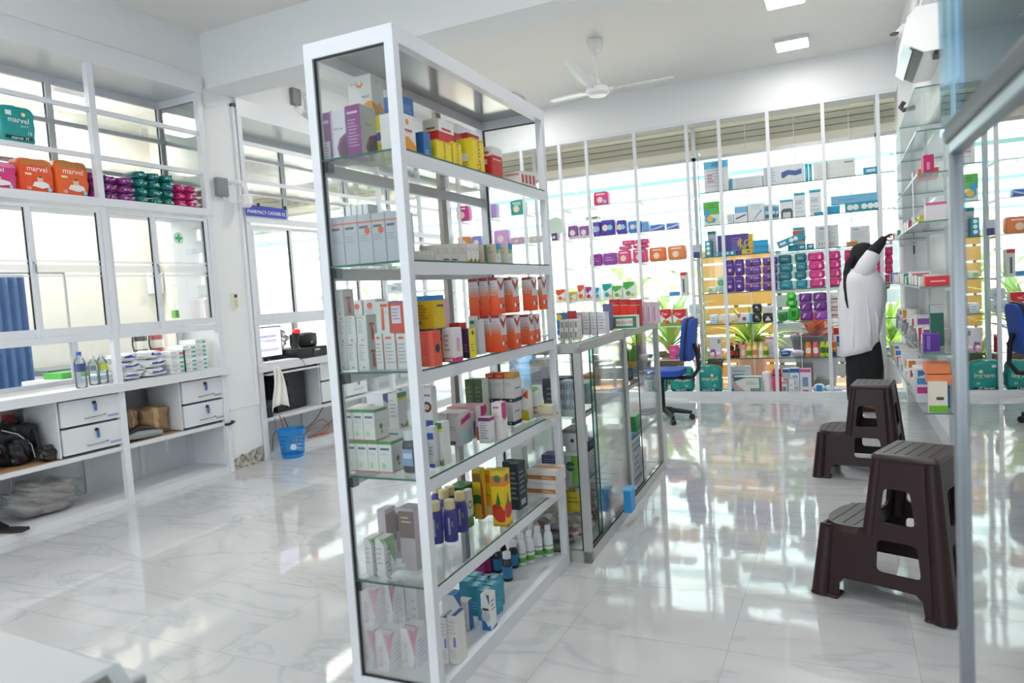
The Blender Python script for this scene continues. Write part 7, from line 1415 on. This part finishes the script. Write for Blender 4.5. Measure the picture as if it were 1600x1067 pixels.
# leave the face open: drop the front sector between chin and forehead
n=28; Vv=[p for r in rg for p in r]; F=[]
for i in range(len(rg)-1):
    for j in range(n):
        ang=2*PI*(j+.5)/n; ang=min(ang,2*PI-ang)
        if 1<=i<=3 and ang<.62: continue
        F.append((i*n+j,i*n+(j+1)%n,(i+1)*n+(j+1)%n,(i+1)*n+j))
m.add(Vv,F,BLKC,True); o=m.build('headscarf',WM); o.modifiers.new('t','SOLIDIFY').thickness=.008
MB().tube([(-.03,-.06,1.46),(-.075,-.09,1.40),(-.10,-.11,1.3),(-.105,-.13,1.18),(-.1,-.14,1.06),(-.09,-.15,.98)],.03,BLKC,12,radii=[.026,.028,.026,.022,.018,.01]).build('scarf_tail',WM)
hb=put(carton_mb(.05,.09,.045,'#5a524a',[('ftl','r',.1,.2,.9,.8,'#cdd2cc')]),'carton','small grey box held in the woman\'s lower hand','carton',(.12+.238,7.545,1.142),.1)
# ------------------------------------------------------------------ mirror-fronted cabinet right beside the camera
AM=math.radians(2.1)
CB_=empty('glazed_cabinet','tall cabinet with reflective glass doors in a brushed aluminium frame, right beside the camera','cabinet',(.152,1.316,0),AM)
REF=glass('reflective_glass',(.74,.80,.82),2.1,1.55,.0)
REFB=glass('blue_reflection_tint',(.62,.84,.95),1.3,1.5,.0,gcol=(.75,.92,1))  # blue of the mirrored outdoors is put into this clear pane's tint
BR=mat('#868c92',.35,.5,.5,name='brushed_aluminium')
MB().bbox((0,-.022,0),(.017,0,1.50),BR,.004).build('post',CB_)
MB().bbox((-.004,-1.7,1.49),(.03,.0,1.522),mat('#3a3f45',.5,.1),.006).box((-.0,-1.7,1.475),(.016,-.0,1.49),mat('#9fb0b8',.3)).build('top_rail',CB_)
MB().box((0,-1.7,0),(.03,-.05,.05),BR).build('base_rail',CB_)
MB().box((.010,-1.7,.05),(.014,-.022,1.475),REF).build('reflective_door',CB_)
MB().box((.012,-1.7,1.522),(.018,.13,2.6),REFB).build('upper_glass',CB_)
MB().box((.40,-1.7,0),(.42,0,2.6),WHITE).box((.03,-.006,0),(.40,0,1.47),GLS).build('back_panel',CB_)
for z in (.35,.75,1.12): MB().box((.03,-1.68,z),(.40,-.01,z+.008),GLS).build('glass_shelf',CB_)
# ------------------------------------------------------------------ corner of a white table with a grey case, bottom edge of the view
q=at(232,1050,'z',.72); q2=at(-40,966,'z',.72)
d1=(q2-q); ang=math.atan2(d1.y,d1.x)
TBL=empty('table','corner of a white table close to the camera','table',(q.x,q.y,0),ang)
# local +x runs along the edge away from the corner; table body lies towards -/+y on the camera side
sgn=1 if (Matrix.Rotation(ang,3,'Z')@Vector((0,1,0))).dot(CAM-q)>0 else -1
MB().bbox((0,min(0,sgn*.45),.69),(.8,max(0,sgn*.45),.72),mat('#b4b8bb',.35),.01).build('top',TBL)
for x_ in (.05,.75):
    for y_ in (.04,.41): MB().tube([(x_,sgn*y_,0),(x_,sgn*y_,.69)],.02,ALU,10).build('leg',TBL)
q=at(186,1036,'z',.76)
o=empty('grey_case','corner of blurred grey case at the bottom edge of the photo','case',(q.x,q.y,.722))
qa=(at(120,1072,'z',.76)-q).normalized()*.22; qb=(at(209,1072,'z',.76)-q).normalized()*.2
def case_pt(a,b,c): v=qa*a+qb*b; return (v.x,v.y,c)
MB().plate([[(0,0),(1,0),(1,1),(0,1)]],case_pt,.04,mat('#8f999f',.5)).build('case_body',o)
m=MB(); m.plate([[(.12,.15),(.9,.15),(.9,.85),(.12,.85)]],lambda a,b,c: case_pt(a,b,.04+c),.004,mat('#3a3f42',.5)); m.build('lid_inlay',o)
# drop the temporary height property
for o in list(bpy.data.objects):
    if '_h' in o: del o['_h']
